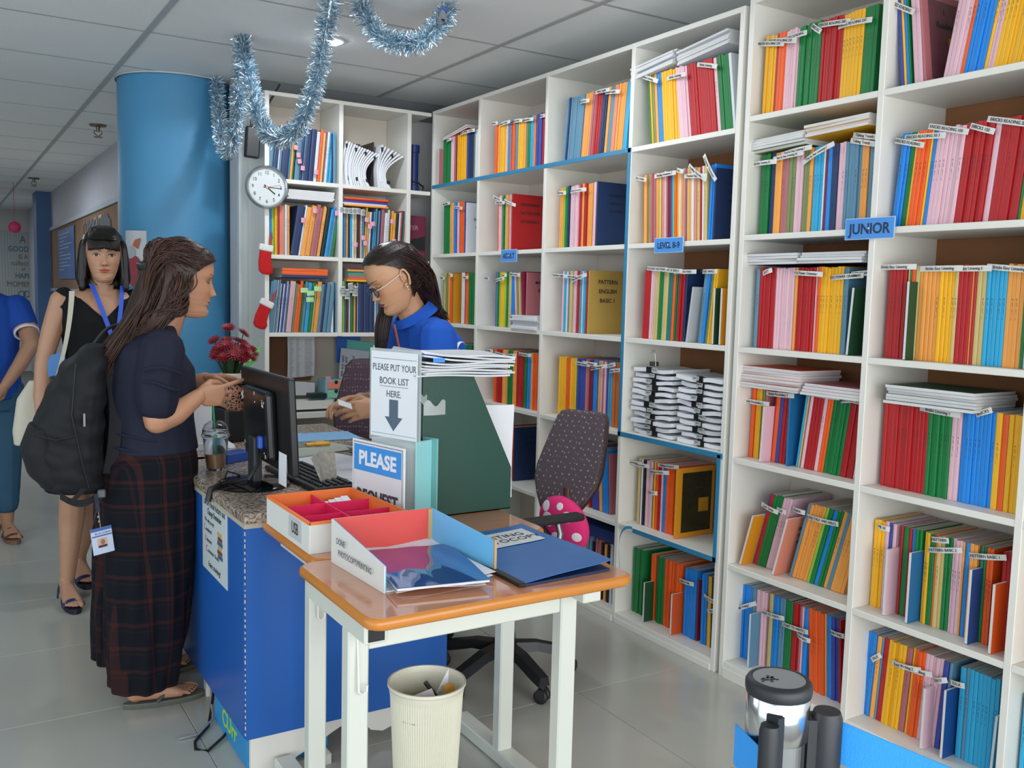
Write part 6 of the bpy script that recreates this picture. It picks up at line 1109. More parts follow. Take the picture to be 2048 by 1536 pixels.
def head_grid(skin, closed=False, lip='B5605A', brow='2A1C16', liner=0):
    nz, na = 170, 190; vs = []; cs = []; skin = Vector(hx(skin)); lipc = Vector(hx(lip)); dark = Vector(hx('17100E')); br = Vector(hx(brow)); wh = Vector(hx('B5ADA6')); iris = Vector(hx('2A1A12'))
    for i in range(nz):
        z = -.1165 + .233 * i / (nz - 1)
        for j in range(na):
            u = j / na * 2 - 1; a = PI * (u * .55 + .45 * u ** 3); p = headpoint(z, a); vs.append(p); c = skin.copy()
            if p.x > .03:
                y, zz = p.y, p.z; ay = abs(y)
                cheek = g(ay - .040, .016) * g(zz + .030, .016); c = c.lerp(Vector((c.x, c.y * .80, c.z * .80)), cheek * .5)
                # lips
                lw = .0225
                if ay < lw:
                    top = -.0545 - .0016 * (1 - g(y, .004)) * 1 - .006 * (ay / lw) ** 2; bot = -.0745 + .0105 * (ay / lw) ** 2
                    if bot < zz < top: c = c.lerp(lipc, .95 * min(1, (top - zz) / .0012, (zz - bot) / .0012))
                    if abs(zz + .0632 + .0004 * (ay / lw)) < .0011: c = c.lerp(dark, .55)
                # brows
                if .012 < ay < .049:
                    t = (ay - .012) / .037; zc = .0195 + .0055 * math.sin(t * 2.2); hw = .0032 * (1 - t * .6)
                    if abs(zz - zc) < hw: c = c.lerp(br, .75)
                # eyes
                ex = (ay - .0310) / .0150
                if abs(ex) < 1.12:
                    up = .0062 * (1 - min(1, abs(ex)) ** 2.2) + .0018; lo = .0018 - .0052 * (1 - min(1, abs(ex)) ** 2.2)
                    if closed:
                        if abs(zz - (lo + .001)) < .0015: c = c.lerp(dark, .85)
                        elif lo < zz < up + .002 and liner: c = c.lerp(Vector(hx('6E4438')), .5)
                    else:
                        if lo < zz < up and abs(ex) < 1:
                            d = math.hypot(ay - .0310, zz - .0020); c = wh.copy()
                            if d < .0066: c = iris.copy()
                        if abs(zz - up) < .0020: c = dark.copy()
                        elif abs(zz - lo) < .0008: c = c.lerp(dark, .4)
                    if abs(zz - (up + .0045)) < .0008: c = c.lerp(dark, .25)
                if math.hypot(ay - .0065, (zz + .0415) * 1.4) < .0032: c = c.lerp(dark, .75)   # nostrils
            cs.append(c)
    fs = [(i * na + j, i * na + (j + 1) % na, (i + 1) * na + (j + 1) % na, (i + 1) * na + j) for i in range(nz - 1) for j in range(na)]
    fs += [tuple(range(na - 1, -1, -1)), tuple(range((nz - 1) * na, nz * na))]
    return vs, fs, cs
def ear_blob(side):
    b = Blob(); pts = []
    for k in range(13):
        a = math.radians(-70 + 270 * k / 12); pts.append(V(-.016 - .013 * math.cos(a) * (1 if math.sin(a) > -.2 else .8), side * (.0735 + .008 * (1 if math.cos(a) > -.3 else .6)), -.006 + .029 * math.sin(a)))
    b.chain(pts, [.0042] * len(pts)); b.hull(Blob.sph((-.014, side * .072, .0), (.012, .004, .020))).cap(V(-.006, side * .073, -.034), V(-.010, side * .074, -.028), .0055, .006); return b
def bodymesh(name, parts, label=None, parent=None):
    """parts: list of (verts, faces, colours) joined into one mesh with a colour attribute"""
    vs = []; fs = []; cs = []
    for v, f, c in parts: o = len(vs); vs += [tuple(p) for p in v]; fs += [tuple(i + o for i in q) for q in f]; cs += c
    me = bpy.data.meshes.new(name); me.from_pydata(vs, [], fs); me.materials.append(SKIN); me.polygons.foreach_set('use_smooth', [True] * len(fs))
    ca = me.color_attributes.new('Col', 'FLOAT_COLOR', 'POINT'); flat = []
    for c in cs: flat += [c[0], c[1], c[2], 1]
    ca.data.foreach_set('color', flat); me.update(); o = bpy.data.objects.new(name, me); COL.objects.link(o)
    if parent: o.parent = parent
    return o
def frommesh(me, col, M=None):
    c = Vector(hx(col)) if isinstance(col, str) else col; v = [(M @ p.co) if M else p.co.copy() for p in me.vertices]; f = [tuple(p.vertices) for p in me.polygons]; bpy.data.meshes.remove(me); return v, f, [c] * len(v)
def headparts(M, skin, **k):
    v, f, c = head_grid(skin, **k); out = [([M @ p for p in v], f, c)]
    for s in (-1, 1): out.append(frommesh(ear_blob(s).mesh(.0018, 4), skin, M))
    return out
def hand(wrist, d, back, skin, curl=(.3, .3, .3, .3), thumb=.4, side=1, sc=.92, spread=.10, bend0=None):
    """palm + four jointed fingers + thumb from the side of the palm; d = towards the fingers, back = back-of-hand normal, side = +1 thumb on d x back side"""
    X = Vector(d).normalized(); Z = Vector(back); Z = (Z - X * Z.dot(X)).normalized(); Y = Z.cross(X) * side; b = Blob(); W_ = Vector(wrist)
    P = lambda x, y, z: W_ + (X * x + Y * y + Z * z) * sc
    kn = [(.088, .030), (.092, .010), (.087, -.010), (.078, -.028)]
    b.hull(Blob.sph(P(0, .004, 0), .021 * sc) + Blob.sph(P(.03, .026, -.004), .014 * sc) + Blob.sph(P(.03, -.024, -.004), .013 * sc) + Blob.sph(P(.084, .028, 0), .0115 * sc) + Blob.sph(P(.074, -.026, 0), .0105 * sc) + Blob.sph(P(.088, .008, .001), .0115 * sc))
    for i, (x, y) in enumerate(kn):
        ln = ((.042, .026, .020), (.047, .029, .021), (.043, .027, .020), (.033, .020, .018))[i]; a = 0; p = P(x, y, -.001); rs = (.0098, .0088, .0078, .0066) if i < 3 else (.0085, .0075, .0067, .0058); ang = spread * (1.5 - i); c0 = curl[i]
        pts = [p]
        for k in range(3):
            a += c0 * (.9 if k == 0 and bend0 is None else (bend0 if k == 0 else 1.15)); dirv = (X * math.cos(ang) + Y * math.sin(ang)) * math.cos(a) - Z * math.sin(a); p = p + dirv * ln[k] * sc; pts.append(p)
        b.chain([P(x - .02, y * .9, -.001)] + pts, [.0095 * sc] + [r * sc for r in rs])
    t0 = P(.018, .022, -.008); t1 = P(.052, .048, -.014 - .012 * thumb); t2 = P(.082, .054 - .016 * thumb, -.020 - .026 * thumb); t3 = P(.104, .050 - .03 * thumb, -.022 - .040 * thumb)
    b.chain([t0, t1, t2, t3], [.0155 * sc, .0125 * sc, .0105 * sc, .0085 * sc]); return frommesh(b.mesh(.0024, 4), skin)
def foot(ankle, toe, skin, nails=None, w_=.043):
    """ankle joint position and toe-tip point on the sole plane"""
    A = Vector(ankle); T = Vector(toe); X = Vector((T.x - A.x, T.y - A.y, 0)); L_ = X.length + .055; X.normalize(); Y = Vector((-X.y, X.x, 0)); z0 = T.z; b = Blob(); H = Vector((A.x, A.y, z0)) - X * .050
    pt = lambda x, y, z: H + X * x + Y * y + Vector((0, 0, z))
    b.cap(pt(.03, 0, .028), A, .030, .031).hull(Blob.sph(pt(.028, 0, .027), (.026)) + Blob.sph(pt(.07, 0, .055), .026) + Blob.sph(pt(.10, .012, .022), .021) + Blob.sph(pt(.10, -.014, .022), .021))
    b.hull(Blob.sph(pt(.07, 0, .052), .026) + Blob.sph(pt(.10, .012, .022), .021) + Blob.sph(pt(.10, -.014, .022), .021) + Blob.sph(pt(L_ - .055, .022, .017), .016) + Blob.sph(pt(L_ - .065, -.026, .015), .014))
    out = []; toes = []
    for i, (dx, y, r) in enumerate(((0, .024, .0115), (-.004, .006, .0085), (-.010, -.007, .008), (-.018, -.019, .0075), (-.028, -.030, .007))):
        b.chain([pt(L_ - .06 + dx * .5, y * .95, .016), pt(L_ - .025 + dx, y, .016), pt(L_ - .008 + dx, y * 1.02, .010)], [.0125, r, r * .9]); toes.append((pt(L_ - .008 + dx, y * 1.02, .0175 if i == 0 else .0155), r))
    out.append(frommesh(b.mesh(.003, 4), skin))
    if nails:
        for p, r in toes:
            m_ = MB().ball((0, 0, 0), 1, 10, sq=(r * .55, r * .62, .0022)); q = Matrix.Translation(p) @ Matrix.Rotation(math.atan2(X.y, X.x), 4, 'Z') @ Matrix.Rotation(.35, 4, 'Y'); out.append(([q @ Vector(v) for v in m_.v], m_.f, [Vector(hx(nails))] * len(m_.v)))
    return out
def hairmat(name, a, b_, rough=.42):
    M = bpy.data.materials.new(name); M.use_nodes = True; N = M.node_tree.nodes; L = M.node_tree.links; b = N['Principled BSDF']; b.inputs['Roughness'].default_value = rough; b.inputs['Specular IOR Level'].default_value = .35
    at = N.new('ShaderNodeAttribute'); at.attribute_name = 'Col'; mx = N.new('ShaderNodeMix'); mx.data_type = 'RGBA'; L.new(at.outputs['Fac'], mx.inputs[0]); mx.inputs[6].default_value = (*hx(a), 1); mx.inputs[7].default_value = (*hx(b_), 1); L.new(mx.outputs[2], b.inputs['Base Color']); return M
def hair(name, material, parent, base, strands, r=.0038, label=None):
    """base: list of (verts, faces) solids; strands: list of point paths"""
    vs = []; fs = []; cs = []
    for v, f in base: o = len(vs); vs += [tuple(p) for p in v]; fs += [tuple(i + o for i in q) for q in f]; cs += [.15] * len(v)
    for pth in strands:
        m_ = MB(); n = len(pth); m_.tube(pth, [r * (1.25 if .1 < i / n < .8 else .8 if i < n - 1 else .25) for i in range(n)], 5, flat=.6); o = len(vs); vs += m_.v; fs += [tuple(i + o for i in q) for q in m_.f]; cs += [random.random()] * len(m_.v)
    me = bpy.data.meshes.new(name); me.from_pydata(vs, [], fs); me.materials.append(material); me.polygons.foreach_set('use_smooth', [True] * len(fs)); ca = me.color_attributes.new('Col', 'FLOAT_COLOR', 'POINT'); flat = []
    for c in cs: flat += [c, c, c, 1]
    ca.data.foreach_set('color', flat); o = bpy.data.objects.new(name, me); COL.objects.link(o); o.parent = parent
    if label: o['label'] = label
    return o
def bez(P, n=12):
    """smooth path through points (Catmull-Rom)"""
    P = [Vector(p) for p in P]; Q = [P[0] * 2 - P[1]] + P + [P[-1] * 2 - P[-2]]; out = []
    for i in range(1, len(Q) - 2):
        for k in range(n if i < len(Q) - 3 else n + 1):
            t = k / n; a, b, c, d = Q[i - 1:i + 3]; out.append(.5 * ((2 * b) + (c - a) * t + (2 * a - 5 * b + 4 * c - d) * t * t + (3 * b - a - 3 * c + d) * t ** 3))
    return out
def scalp(M, keep, off=.010, n=46):
    """scalp cap: an offset copy of the head where keep(x, y, z) holds, given thickness"""
    nz, na = n, n * 2; P = {}; fs = []
    for i in range(nz):
        z = -.115 + .2305 * i / (nz - 1)
        for j in range(na): P[i * na + j] = headpoint(z, 2 * PI * j / na, 0, False)
    ok = {k: keep(*p) for k, p in P.items()}; vs = []; ix = {}
    def vid(k, o_):
        if (k, o_) not in ix:
            p = P[k]; nrm = Vector((p.x, p.y * 1.2, p.z * .9)).normalized(); vs.append(M @ (p + nrm * o_)); ix[(k, o_)] = len(vs) - 1
        return ix[(k, o_)]
    for i in range(nz - 1):
        for j in range(na):
            q = (i * na + j, i * na + (j + 1) % na, (i + 1) * na + (j + 1) % na, (i + 1) * na + j)
            if all(ok[k] for k in q): fs.append(tuple(vid(k, off) for k in q)); fs.append(tuple(vid(k, -.004) for k in reversed(q)))
    return vs, fs
def roots(M, keep, n, off=.010):
    out = []
    while len(out) < n:
        z = random.uniform(-.06, .115); a = random.uniform(-PI, PI); p = headpoint(z, a, 0, False)
        if keep(*p): nr = Vector((p.x, p.y * 1.2, p.z * .9)).normalized(); out.append((p, M @ (p + nr * off), nr))
    return out
def headM(c, yaw, pitch, roll=0, s=1): return Matrix.Translation(c) @ Matrix.Rotation(yaw, 4, 'Z') @ Matrix.Rotation(pitch, 4, 'Y') @ Matrix.Rotation(roll, 4, 'X') @ Matrix.Scale(s, 4)
def cloth(name, col, rough=.85, bscale=500, bump=.25, noise=.06, ns=10): return mat(name, col, rough, noise=noise, nscale=ns, bump=bump, bscale=bscale, spec=.25)

# ================ woman at the counter, seen from her right side
W = thing('person', 'woman in navy top and dark plaid trousers, long brown hair, holding a wallet', 'person')
SK1 = 'B78668'; Y0 = 3.27
HM = headM((.712, 3.245, 1.425), -.12, .10, 0, 1.07)
b = Blob()
b.chain([V(.64, Y0, 1.23), V(.675, 3.25, 1.33), V(.70, 3.247, 1.385)], [.060, .052, .055])
b.loft([(V(.60, Y0, 1.25), .10, .06), (V(.59, Y0, 1.19), .155, .085), (V(.60, Y0, 1.05), .15, .10), (V(.60, Y0, .90), .15, .11), (V(.59, Y0, .80), .16, .12)])
b.chain([V(.612, 3.095, 1.19), V(.592, 3.075, 1.08), V(.588, 3.07, .975), V(.65, 3.08, .995), V(.725, 3.10, 1.045)], [.058, .052, .043, .038, .026])
b.chain([V(.63, 3.43, 1.19), V(.67, 3.45, 1.0), V(.75, 3.42, 1.04), V(.81, 3.37, 1.075)], [.055, .045, .037, .026])
for yy, ax_ in ((3.165, .565), (3.385, .60)): b.chain([V(.585, yy + .0, .80), V(.585, yy, .45), V(ax_ - .015, yy, .09)], [.09, .062, .032])
parts = [frommesh(b.mesh(.006, 6), SK1)] + headparts(HM, SK1, closed=True, lip='8E3A3E', brow='3A2820', liner=1)[:1]
parts.append(hand((.722, 3.10, 1.045), (.93, .10, -.02), (-.15, -1, .12), SK1, (.10, .34, .50, .62), .5, 1, .95, .20))
parts.append(hand((.808, 3.372, 1.075), (.80, -.42, -.02), (.2, .5, .8), SK1, (.25, .3, .3, .35), .4, -1, .92, .08))
parts += foot(V(.548, 3.165, .085), V(.725, 3.155, .021), SK1, '1E1A3A') + foot(V(.60, 3.40, .085), V(.765, 3.42, .021), SK1, '1E1A3A')
bodymesh('body', parts, parent=W)
NAV = cloth('navy_knit', '1D2030', .8)
b = Blob()
b.loft([(V(.625, Y0, 1.272), .085, .062), (V(.605, Y0, 1.245), .125, .085), (V(.592, Y0, 1.20), .185, .105), (V(.603, Y0, 1.13), .195, .140), (V(.602, Y0, 1.05), .185, .148), (V(.60, Y0, .97), .178, .140), (V(.602, Y0, .90), .182, .146), (V(.60, Y0, .855), .19, .155)], e=2.2)
b.chain([V(.612, 3.10, 1.195), V(.592, 3.075, 1.10), V(.590, 3.07, 1.035)], [.073, .070, .066]).hull(Blob.sph((.590, 3.07, 1.035), .064) + Blob.sph((.592, 3.07, 1.022), .058))
b.chain([V(.63, 3.43, 1.195), V(.67, 3.45, 1.05), V(.70, 3.44, 1.02)], [.07, .066, .06]).chain([V(.64, 3.42, 1.08), V(.75, 3.38, 1.06)], [.06, .035])
b.build('navy_top', NAV, W, .006, 5)
# soft fold ridges across the sleeve and waist
for k, (z, x0, x1) in enumerate(((1.135, .53, .66), (1.09, .535, .655), (.915, .47, .70), (.885, .46, .70), (.865, .46, .72))):
    yb = 3.005 if k < 2 else 3.10; MB().tube([(x0 + (x1 - x0) * t / 8, yb - .006 * math.sin(PI * t / 8) + (.06 if k > 1 else .03) * (abs(t / 8 - .5) * 2) ** 2, z + .015 * math.sin(t * .5 + k)) for t in range(9)], [.002] + [.006] * 7 + [.002], 6).build('cloth_fold', NAV, W, True)
def plaid():
    M = bpy.data.materials.new('plaid_wool'); M.use_nodes = True; N = M.node_tree.nodes; L = M.node_tree.links; b = N['Principled BSDF']; b.inputs['Roughness'].default_value = .9; b.inputs['Specular IOR Level'].default_value = .2
    tc = N.new('ShaderNodeTexCoord'); sp_ = N.new('ShaderNodeSeparateXYZ'); L.new(tc.outputs['Object'], sp_.inputs[0]); nz = N.new('ShaderNodeTexNoise'); nz.inputs['Scale'].default_value = 5; L.new(tc.outputs['Object'], nz.inputs[0])
    def band(src, freq, ph, wd):
        m1 = N.new('ShaderNodeMath'); m1.operation = 'MULTIPLY_ADD'; m1.inputs[1].default_value = freq; m1.inputs[2].default_value = ph; L.new(src, m1.inputs[0])
        m0 = N.new('ShaderNodeMath'); m0.operation = 'MULTIPLY_ADD'; m0.inputs[1].default_value = .22; L.new(nz.outputs[0], m0.inputs[0]); L.new(m1.outputs[0], m0.inputs[2])
        m2 = N.new('ShaderNodeMath'); m2.operation = 'FRACT'; L.new(m0.outputs[0], m2.inputs[0]); m3 = N.new('ShaderNodeMath'); m3.operation = 'COMPARE'; m3.inputs[1].default_value = .5; m3.inputs[2].default_value = wd; L.new(m2.outputs[0], m3.inputs[0]); return m3.outputs[0]
    sx = N.new('ShaderNodeMath'); sx.operation = 'ADD'; L.new(sp_.outputs[0], sx.inputs[0]); L.new(sp_.outputs[1], sx.inputs[1])
    def add(a, b2, k):
        m_ = N.new('ShaderNodeMath'); m_.operation = 'MULTIPLY_ADD'; m_.inputs[1].default_value = k; L.new(a, m_.inputs[0])
        if b2 is None: m_.inputs[2].default_value = 0
        else: L.new(b2, m_.inputs[2])
        return m_.outputs[0]
    o = add(band(sx.outputs[0], 15, .1, .10), None, .5); o = add(band(sp_.outputs[2], 13, .3, .08), o, .4); o = add(band(sx.outputs[0], 15, .32, .03), o, .25); o = add(band(sp_.outputs[2], 13, .55, .03), o, .22)
    cr = N.new('ShaderNodeValToRGB'); cr.color_ramp.elements[0].color = (*hx('0D1118'), 1); cr.color_ramp.elements[1].color = (*hx('3C1E1B'), 1); L.new(o, cr.inputs[0]); L.new(cr.outputs[0], b.inputs['Base Color']); return M
PLD = plaid()
b = Blob()
b.loft([(V(.60, Y0, .90), .172, .138), (V(.592, Y0, .82), .195, .160), (V(.588, Y0, .70), .20, .162), (V(.585, Y0, .55), .20, .155)], e=2.3)
b.loft([(V(.588, 3.19, .72), .11, .15), (V(.578, 3.175, .48), .115, .140), (V(.566, 3.17, .25), .115, .128), (V(.550, 3.165, .078), .116, .104)], e=2.3)
b.loft([(V(.585, 3.35, .72), .11, .15), (V(.575, 3.36, .48), .115, .145), (V(.555, 3.375, .25), .115, .132), (V(.545, 3.385, .10), .118, .122)], e=2.3)
tr_ = b.build('plaid_trousers', PLD, W, .007, 3)
for v in tr_.data.vertices:   # hanging folds
    k = max(0, min(1, (.75 - v.co.z) / .5)); a = math.atan2(v.co.y - (3.17 if v.co.y < 3.27 else 3.38), v.co.x - .56); d = .007 * k * math.sin(a * 7 + v.co.z * 6) + .004 * k * math.sin(a * 13 - v.co.z * 9); v.co.x += d * math.cos(a); v.co.y += d * math.sin(a)
for k, (A_, T_) in enumerate((((.548, 3.165), (.745, 3.155)), ((.60, 3.40), (.785, 3.42)))):
    d = Vector((T_[0] - A_[0], T_[1] - A_[1], 0)).normalized(); c = Vector((A_[0], A_[1], 0)) - d * .058; n = Vector((-d.y, d.x, 0)); fl_ = bpy.data.objects.new('flip_flop', None); COL.objects.link(fl_); fl_.parent = W
    P = []
    for i in range(28):
        t = 2 * PI * i / 28; x = .13 + .132 * math.cos(t); wd = (.036 + .008 * math.cos(t)) * math.sin(t); P.append(((c + d * x + n * wd).x, (c + d * x + n * wd).y))
    MB().prism(P, .001, .013).build('rubber_sole', mat('olive_rubber', '57594E', .7), fl_); MB().prism([((q[0]), (q[1])) for q in P], .013, .019).build('footbed', mat('grey_footbed', '63665E', .7, noise=.2, nscale=14), fl_)
    g0 = c + d * .19; MB().tube([c + d * .10 + n * .038 + V(0, 0, .02), c + d * .145 + n * .026 + V(0, 0, .066), g0 + n * .010 + V(0, 0, .046)], .0065, 8).tube([c + d * .10 - n * .038 + V(0, 0, .02), c + d * .145 - n * .022 + V(0, 0, .062), g0 + n * .010 + V(0, 0, .046)], .0065, 8).tube([g0 + n * .010 + V(0, 0, .046), g0 + n * .012 + V(0, 0, .015)], .004, 8).build('thong_strap', mat('strap_grey', '4E5048', .5), fl_, True)
# long half-tied hair
HB = hairmat('brown_hair', '22140F', '4C3024', .48)
def kp(x, y, z): return x < .030 + .5 * max(0, z - .03) or (z > .062 and x < .085)
def kp1(x, y, z): return x < .010 + 12 * max(0, z + .015) ** 2 and z > -.09 + 1.1 * max(0, x + .02)
base = [scalp(HM, kp1, .013, 120)]
b = Blob(); b.chain([V(.655, 3.25, 1.44), V(.615, 3.25, 1.36), V(.56, 3.25, 1.26), V(.505, 3.25, 1.175), V(.475, 3.25, 1.125)], [.082, .070, .054, .038, .016]); b.hull(Blob.sph((.665, 3.245, 1.478), .084, 14, 8) + Blob.sph((.70, 3.245, 1.492), .080, 14, 8))
me = b.mesh(.006, 8); base.append(([v.co.copy() for v in me.vertices], [tuple(p.vertices) for p in me.polygons]))
ST = []
tie = V(.600, 3.235, 1.462)
for p, q, nr in roots(HM, kp1, 1300, .0135):
    e = V(.455 + random.uniform(-.03, .055), 3.25 + random.uniform(-.075, .07), 1.115 + random.uniform(-.02, .05)); s_ = 1 if q.y > 3.245 else -1
    if p.z > .02:
        t_ = tie + V(random.uniform(-.012, .016), random.uniform(-.05, .05) + (q.y - 3.245) * .35, random.uniform(-.02, .02)); mid = (q + t_) / 2 + V(-.004, s_ * .012, .020 + .02 * random.random())
        ST.append(bez([q, mid, t_, V(.555, 3.25 + (t_.y - 3.25) * 1.3, 1.33 + random.uniform(-.02, .02)), e], 6))
    else:
        ST.append(bez([q, q + V(-.012, s_ * .012, -.05), V(.60 + random.uniform(-.02, .05), 3.25 + s_ * random.uniform(.04, .085), 1.30 + random.uniform(-.02, .02)), V(.52 + random.uniform(-.03, .03), 3.25 + s_ * random.uniform(.02, .08), 1.20), e], 6))
for k in range(170):   # near-side curtain of hair past the cheek
    x = random.uniform(.635, .70); ST.append(bez([V(x, 3.168, 1.475 + random.uniform(-.01, .02)), V(x - .005, 3.160, 1.41), V(x - .03, 3.165, 1.33), V(x - .10, 3.17 + random.uniform(0, .03), 1.22), V(x - .18 + random.uniform(-.02, .02), 3.20 + random.uniform(-.02, .04), 1.13)], 6))
hair('hair', HB, W, base, ST, .0029)
MB().tube([(.585, 3.175, 1.462), (.572, 3.235, 1.470), (.585, 3.30, 1.462)], .012, 10).build('hair_tie', BLACK, W, True)
# wallet in her hands
def leopard():
    M = bpy.data.materials.new('leopard_print'); M.use_nodes = True; N = M.node_tree.nodes; L = M.node_tree.links; b = N['Principled BSDF']; b.inputs['Roughness'].default_value = .5
    tc = N.new('ShaderNodeTexCoord'); v = N.new('ShaderNodeTexVoronoi'); v.feature = 'DISTANCE_TO_EDGE'; v.inputs['Scale'].default_value = 85; L.new(tc.outputs['Object'], v.inputs[0]); cr = N.new('ShaderNodeValToRGB'); cr.color_ramp.elements[0].position = .10; cr.color_ramp.elements[0].color = (*hx('A4735C'), 1); cr.color_ramp.elements[1].position = .16; cr.color_ramp.elements[1].color = (*hx('1A1210'), 1); L.new(v.outputs[0], cr.inputs[0]); L.new(cr.outputs[0], b.inputs['Base Color']); return M
wl = thing('wallet', 'zipped leopard-print wallet held in both hands of the woman at the counter', 'wallet', (.862, 3.135, 1.030), rot=(.08, .15, .25))
MB().box(-.042, .042, -.012, .012, -.045, .045, c=.011).build('wallet_body', leopard(), wl, True)
MB().tube([(-.04, 0, .046), (.034, 0, .0475), (.043, 0, .04), (.0435, 0, -.04)], .003, 8).build('zip', BLACK, wl, True); MB().box(.040, .052, -.003, .003, -.02, .005, c=.001).build('zip_pull', mat('brass', 'B8A070', .3, 1), wl)
# ================ black backpack on her back with lanyard and badge
BKM = cloth('black_nylon', '1C1D20', .7, 700, .2)
bp = thing('backpack', 'large black backpack hanging behind the woman in the navy top', 'backpack')
b = Blob()
b.loft([(V(.445, 3.26, 1.21), .07, .025), (V(.405, 3.26, 1.15), .13, .060), (V(.375, 3.26, 1.05), .15, .088), (V(.350, 3.26, .94), .155, .105), (V(.345, 3.26, .84), .155, .108), (V(.360, 3.26, .765), .145, .095), (V(.375, 3.26, .74), .12, .06)], e=2.6)
bpm = b.build('bag_body', BKM, bp, .006, 5)
for v in bpm.data.vertices: v.co += v.normal * (.004 * math.sin(v.co.z * 60 + v.co.x * 45) + .003 * math.sin(v.co.z * 95 - v.co.y * 40))
Blob().loft([(V(.268, 3.25, .955), .11, .030), (V(.262, 3.25, .88), .125, .052), (V(.285, 3.25, .80), .12, .055), (V(.30, 3.25, .765), .11, .035)], e=2.5).build('front_pocket', BKM, bp, .006, 5)
MB().tube([(.240, 3.10, .945), (.30, 3.095, .925), (.36, 3.098, .935)], .004, 6).tube([(.36, 3.10, 1.16), (.345, 3.098, 1.0), (.37, 3.095, .86), (.39, 3.10, .77)], .003, 6).build('seam', mat('seam_black', '0C0D0F', .5), bp)
MB().box(-.003, .003, -.004, 0, -.02, .02).build('zip_pull', mat('zip_grey', '6A6C70', .4, .6), bp).location = (.378, 3.09, .985)
for s, yy in ((-1, 3.135), (1, 3.40)):
    pth = [V(.435, 3.26 + s * .08, 1.20), V(.50, yy + s * -.01, 1.262), V(.60, yy, 1.275), V(.665, yy, 1.23), V(.69, yy - s * .0, 1.12)] if s > 0 else [V(.44, 3.20, 1.19), V(.478, 3.175, 1.06), V(.474, 3.15, .92), V(.455, 3.15, .80)]
    MB().sheet(lambda u, v: bez(pth, 6)[min(24 if s > 0 else 18, int(round(u * (24 if s > 0 else 18))))] + V(0, (v - .5) * .05, 0) if s > 0 else bez(pth, 6)[min(18, int(round(u * 18)))] + V((v - .5) * .035, (v - .5) * -.02, 0), 24 if s > 0 else 18, 2, .007).build('shoulder_strap', BKM, bp, True)
MB().sheet(lambda u, v: (.31 + .12 * u, 3.13, .745 - .03 * math.sin(PI * u) + (v - .5) * .022), 10, 1, .002).sheet(lambda u, v: (.33 + .02 * v + .06 * u, 3.125, .72 + .07 * u), 6, 1, .002).build('bottom_strap', BKM, bp)
MB().tube([(.435, 3.12, .75), (.415, 3.12, .70), (.400, 3.12, .64), (.400, 3.12, .585), (.405, 3.12, .55)], .0022, 6).build('draw_cord', BLACK, bp)
MB().box(-.012, .012, -.006, .006, -.015, .012, c=.004).build('buckle', mat('buckle_grey', '55585C', .35), bp).location = (.428, 3.12, .745)
ba = thing('id_badge', 'plastic identity badge clipped below the black backpack', 'badge', (.425, 3.10, .60), rot=(0, -.12, .15))
MB().box(-.032, .032, -.001, .001, -.045, .040, c=.0006).build('badge_card', mat('badge_white', 'BFCBE0', .3), ba)
MB().box(-.032, .032, -.0018, -.001, .030, .040).box(-.030, .032, -.0018, -.001, .012, .016).build('badge_band', mat('badge_blue', '3E62A8', .4), ba)
MB().box(-.016, .014, -.0018, -.001, -.024, .006).build('badge_photo', mat('photo_bg', 'C9A890', .5), ba); MB().ball((0, -.002, -.006), 1, 12, sq=(.007, .001, .009)).build('photo_face', mat('photo_skin', '9A6A55', .5), ba); MB().box(-.014, .012, -.0022, -.0018, -.024, -.016).build('photo_dress', mat('photo_dark', '4A2A28', .5), ba)
text('BLUE OCEAN', frame((.004, -.0019, .022), (1, 0, 0), (0, 0, 1)), .008, mat('badge_ink', '2A3A5E', .5), ba)
MB().tube([(.0, 0, .12), (.001, 0, .09), (0, 0, .038)], .0016, 6).ball((0, 0, .075), .005, 8).ball((0, 0, .06), .0045, 8).build('clip_chain', mat('clip_steel', 'B5A8A8', .25, .9), ba); MB().box(-.006, .006, -.0015, .0015, .09, .15).build('lanyard_end', mat('lanyard_navy', '16192E', .6), ba)
# ================ woman in black dress walking towards the camera
W2 = thing('person', 'woman with black fringe hair in a black sleeveless dress walking towards the camera', 'person')
SK2 = 'B58A6E'; H2 = headM((.632, 4.43, 1.527), -PI / 2 - .10, .0, 0, 1.0)
b = Blob(); LT, FW = (1, 0, 0), (0, -1, 0)
b.chain([V(.625, 4.47, 1.33), V(.63, 4.455, 1.44), V(.632, 4.452, 1.48)], [.055, .048, .05])
b.loft([(V(.62, 4.47, 1.375), .075, .05), (V(.62, 4.47, 1.34), .155, .065), (V(.62, 4.47, 1.27), .160, .09), (V(.615, 4.47, 1.10), .13, .09), (V(.60, 4.47, .95), .15, .11), (V(.59, 4.47, .85), .16, .12)], LT, FW)
b.chain([V(.465, 4.47, 1.325), V(.425, 4.46, 1.20), V(.388, 4.45, 1.06), V(.375, 4.42, .92), V(.372, 4.38, .79)], [.050, .045, .036, .034, .024])
b.chain([V(.775, 4.47, 1.325), V(.82, 4.48, 1.2), V(.84, 4.48, 1.06), V(.82, 4.40, .85)], [.050, .045, .036, .026])
b.chain([V(.53, 4.46, .82), V(.487, 4.40, .47), V(.482, 4.42, .36), V(.458, 4.40, .10)], [.085, .056, .054, .031]).chain([V(.66, 4.48, .82), V(.585, 4.52, .48), V(.575, 4.56, .36), V(.535, 4.62, .15)], [.085, .056, .054, .031])
parts = [frommesh(b.mesh(.006, 6), SK2)] + headparts(H2, SK2, closed=False, lip='A85248', brow='241A16')
parts.append(hand((.372, 4.38, .79), (.0, -.15, -1), (-1, -.1, 0), SK2, (.25, .3, .35, .4), .3, 1, .9)); parts.append(hand((.82, 4.40, .85), (0, -.15, -1), (1, 0, 0), SK2, (.25, .3, .35, .4), .3, -1, .9))
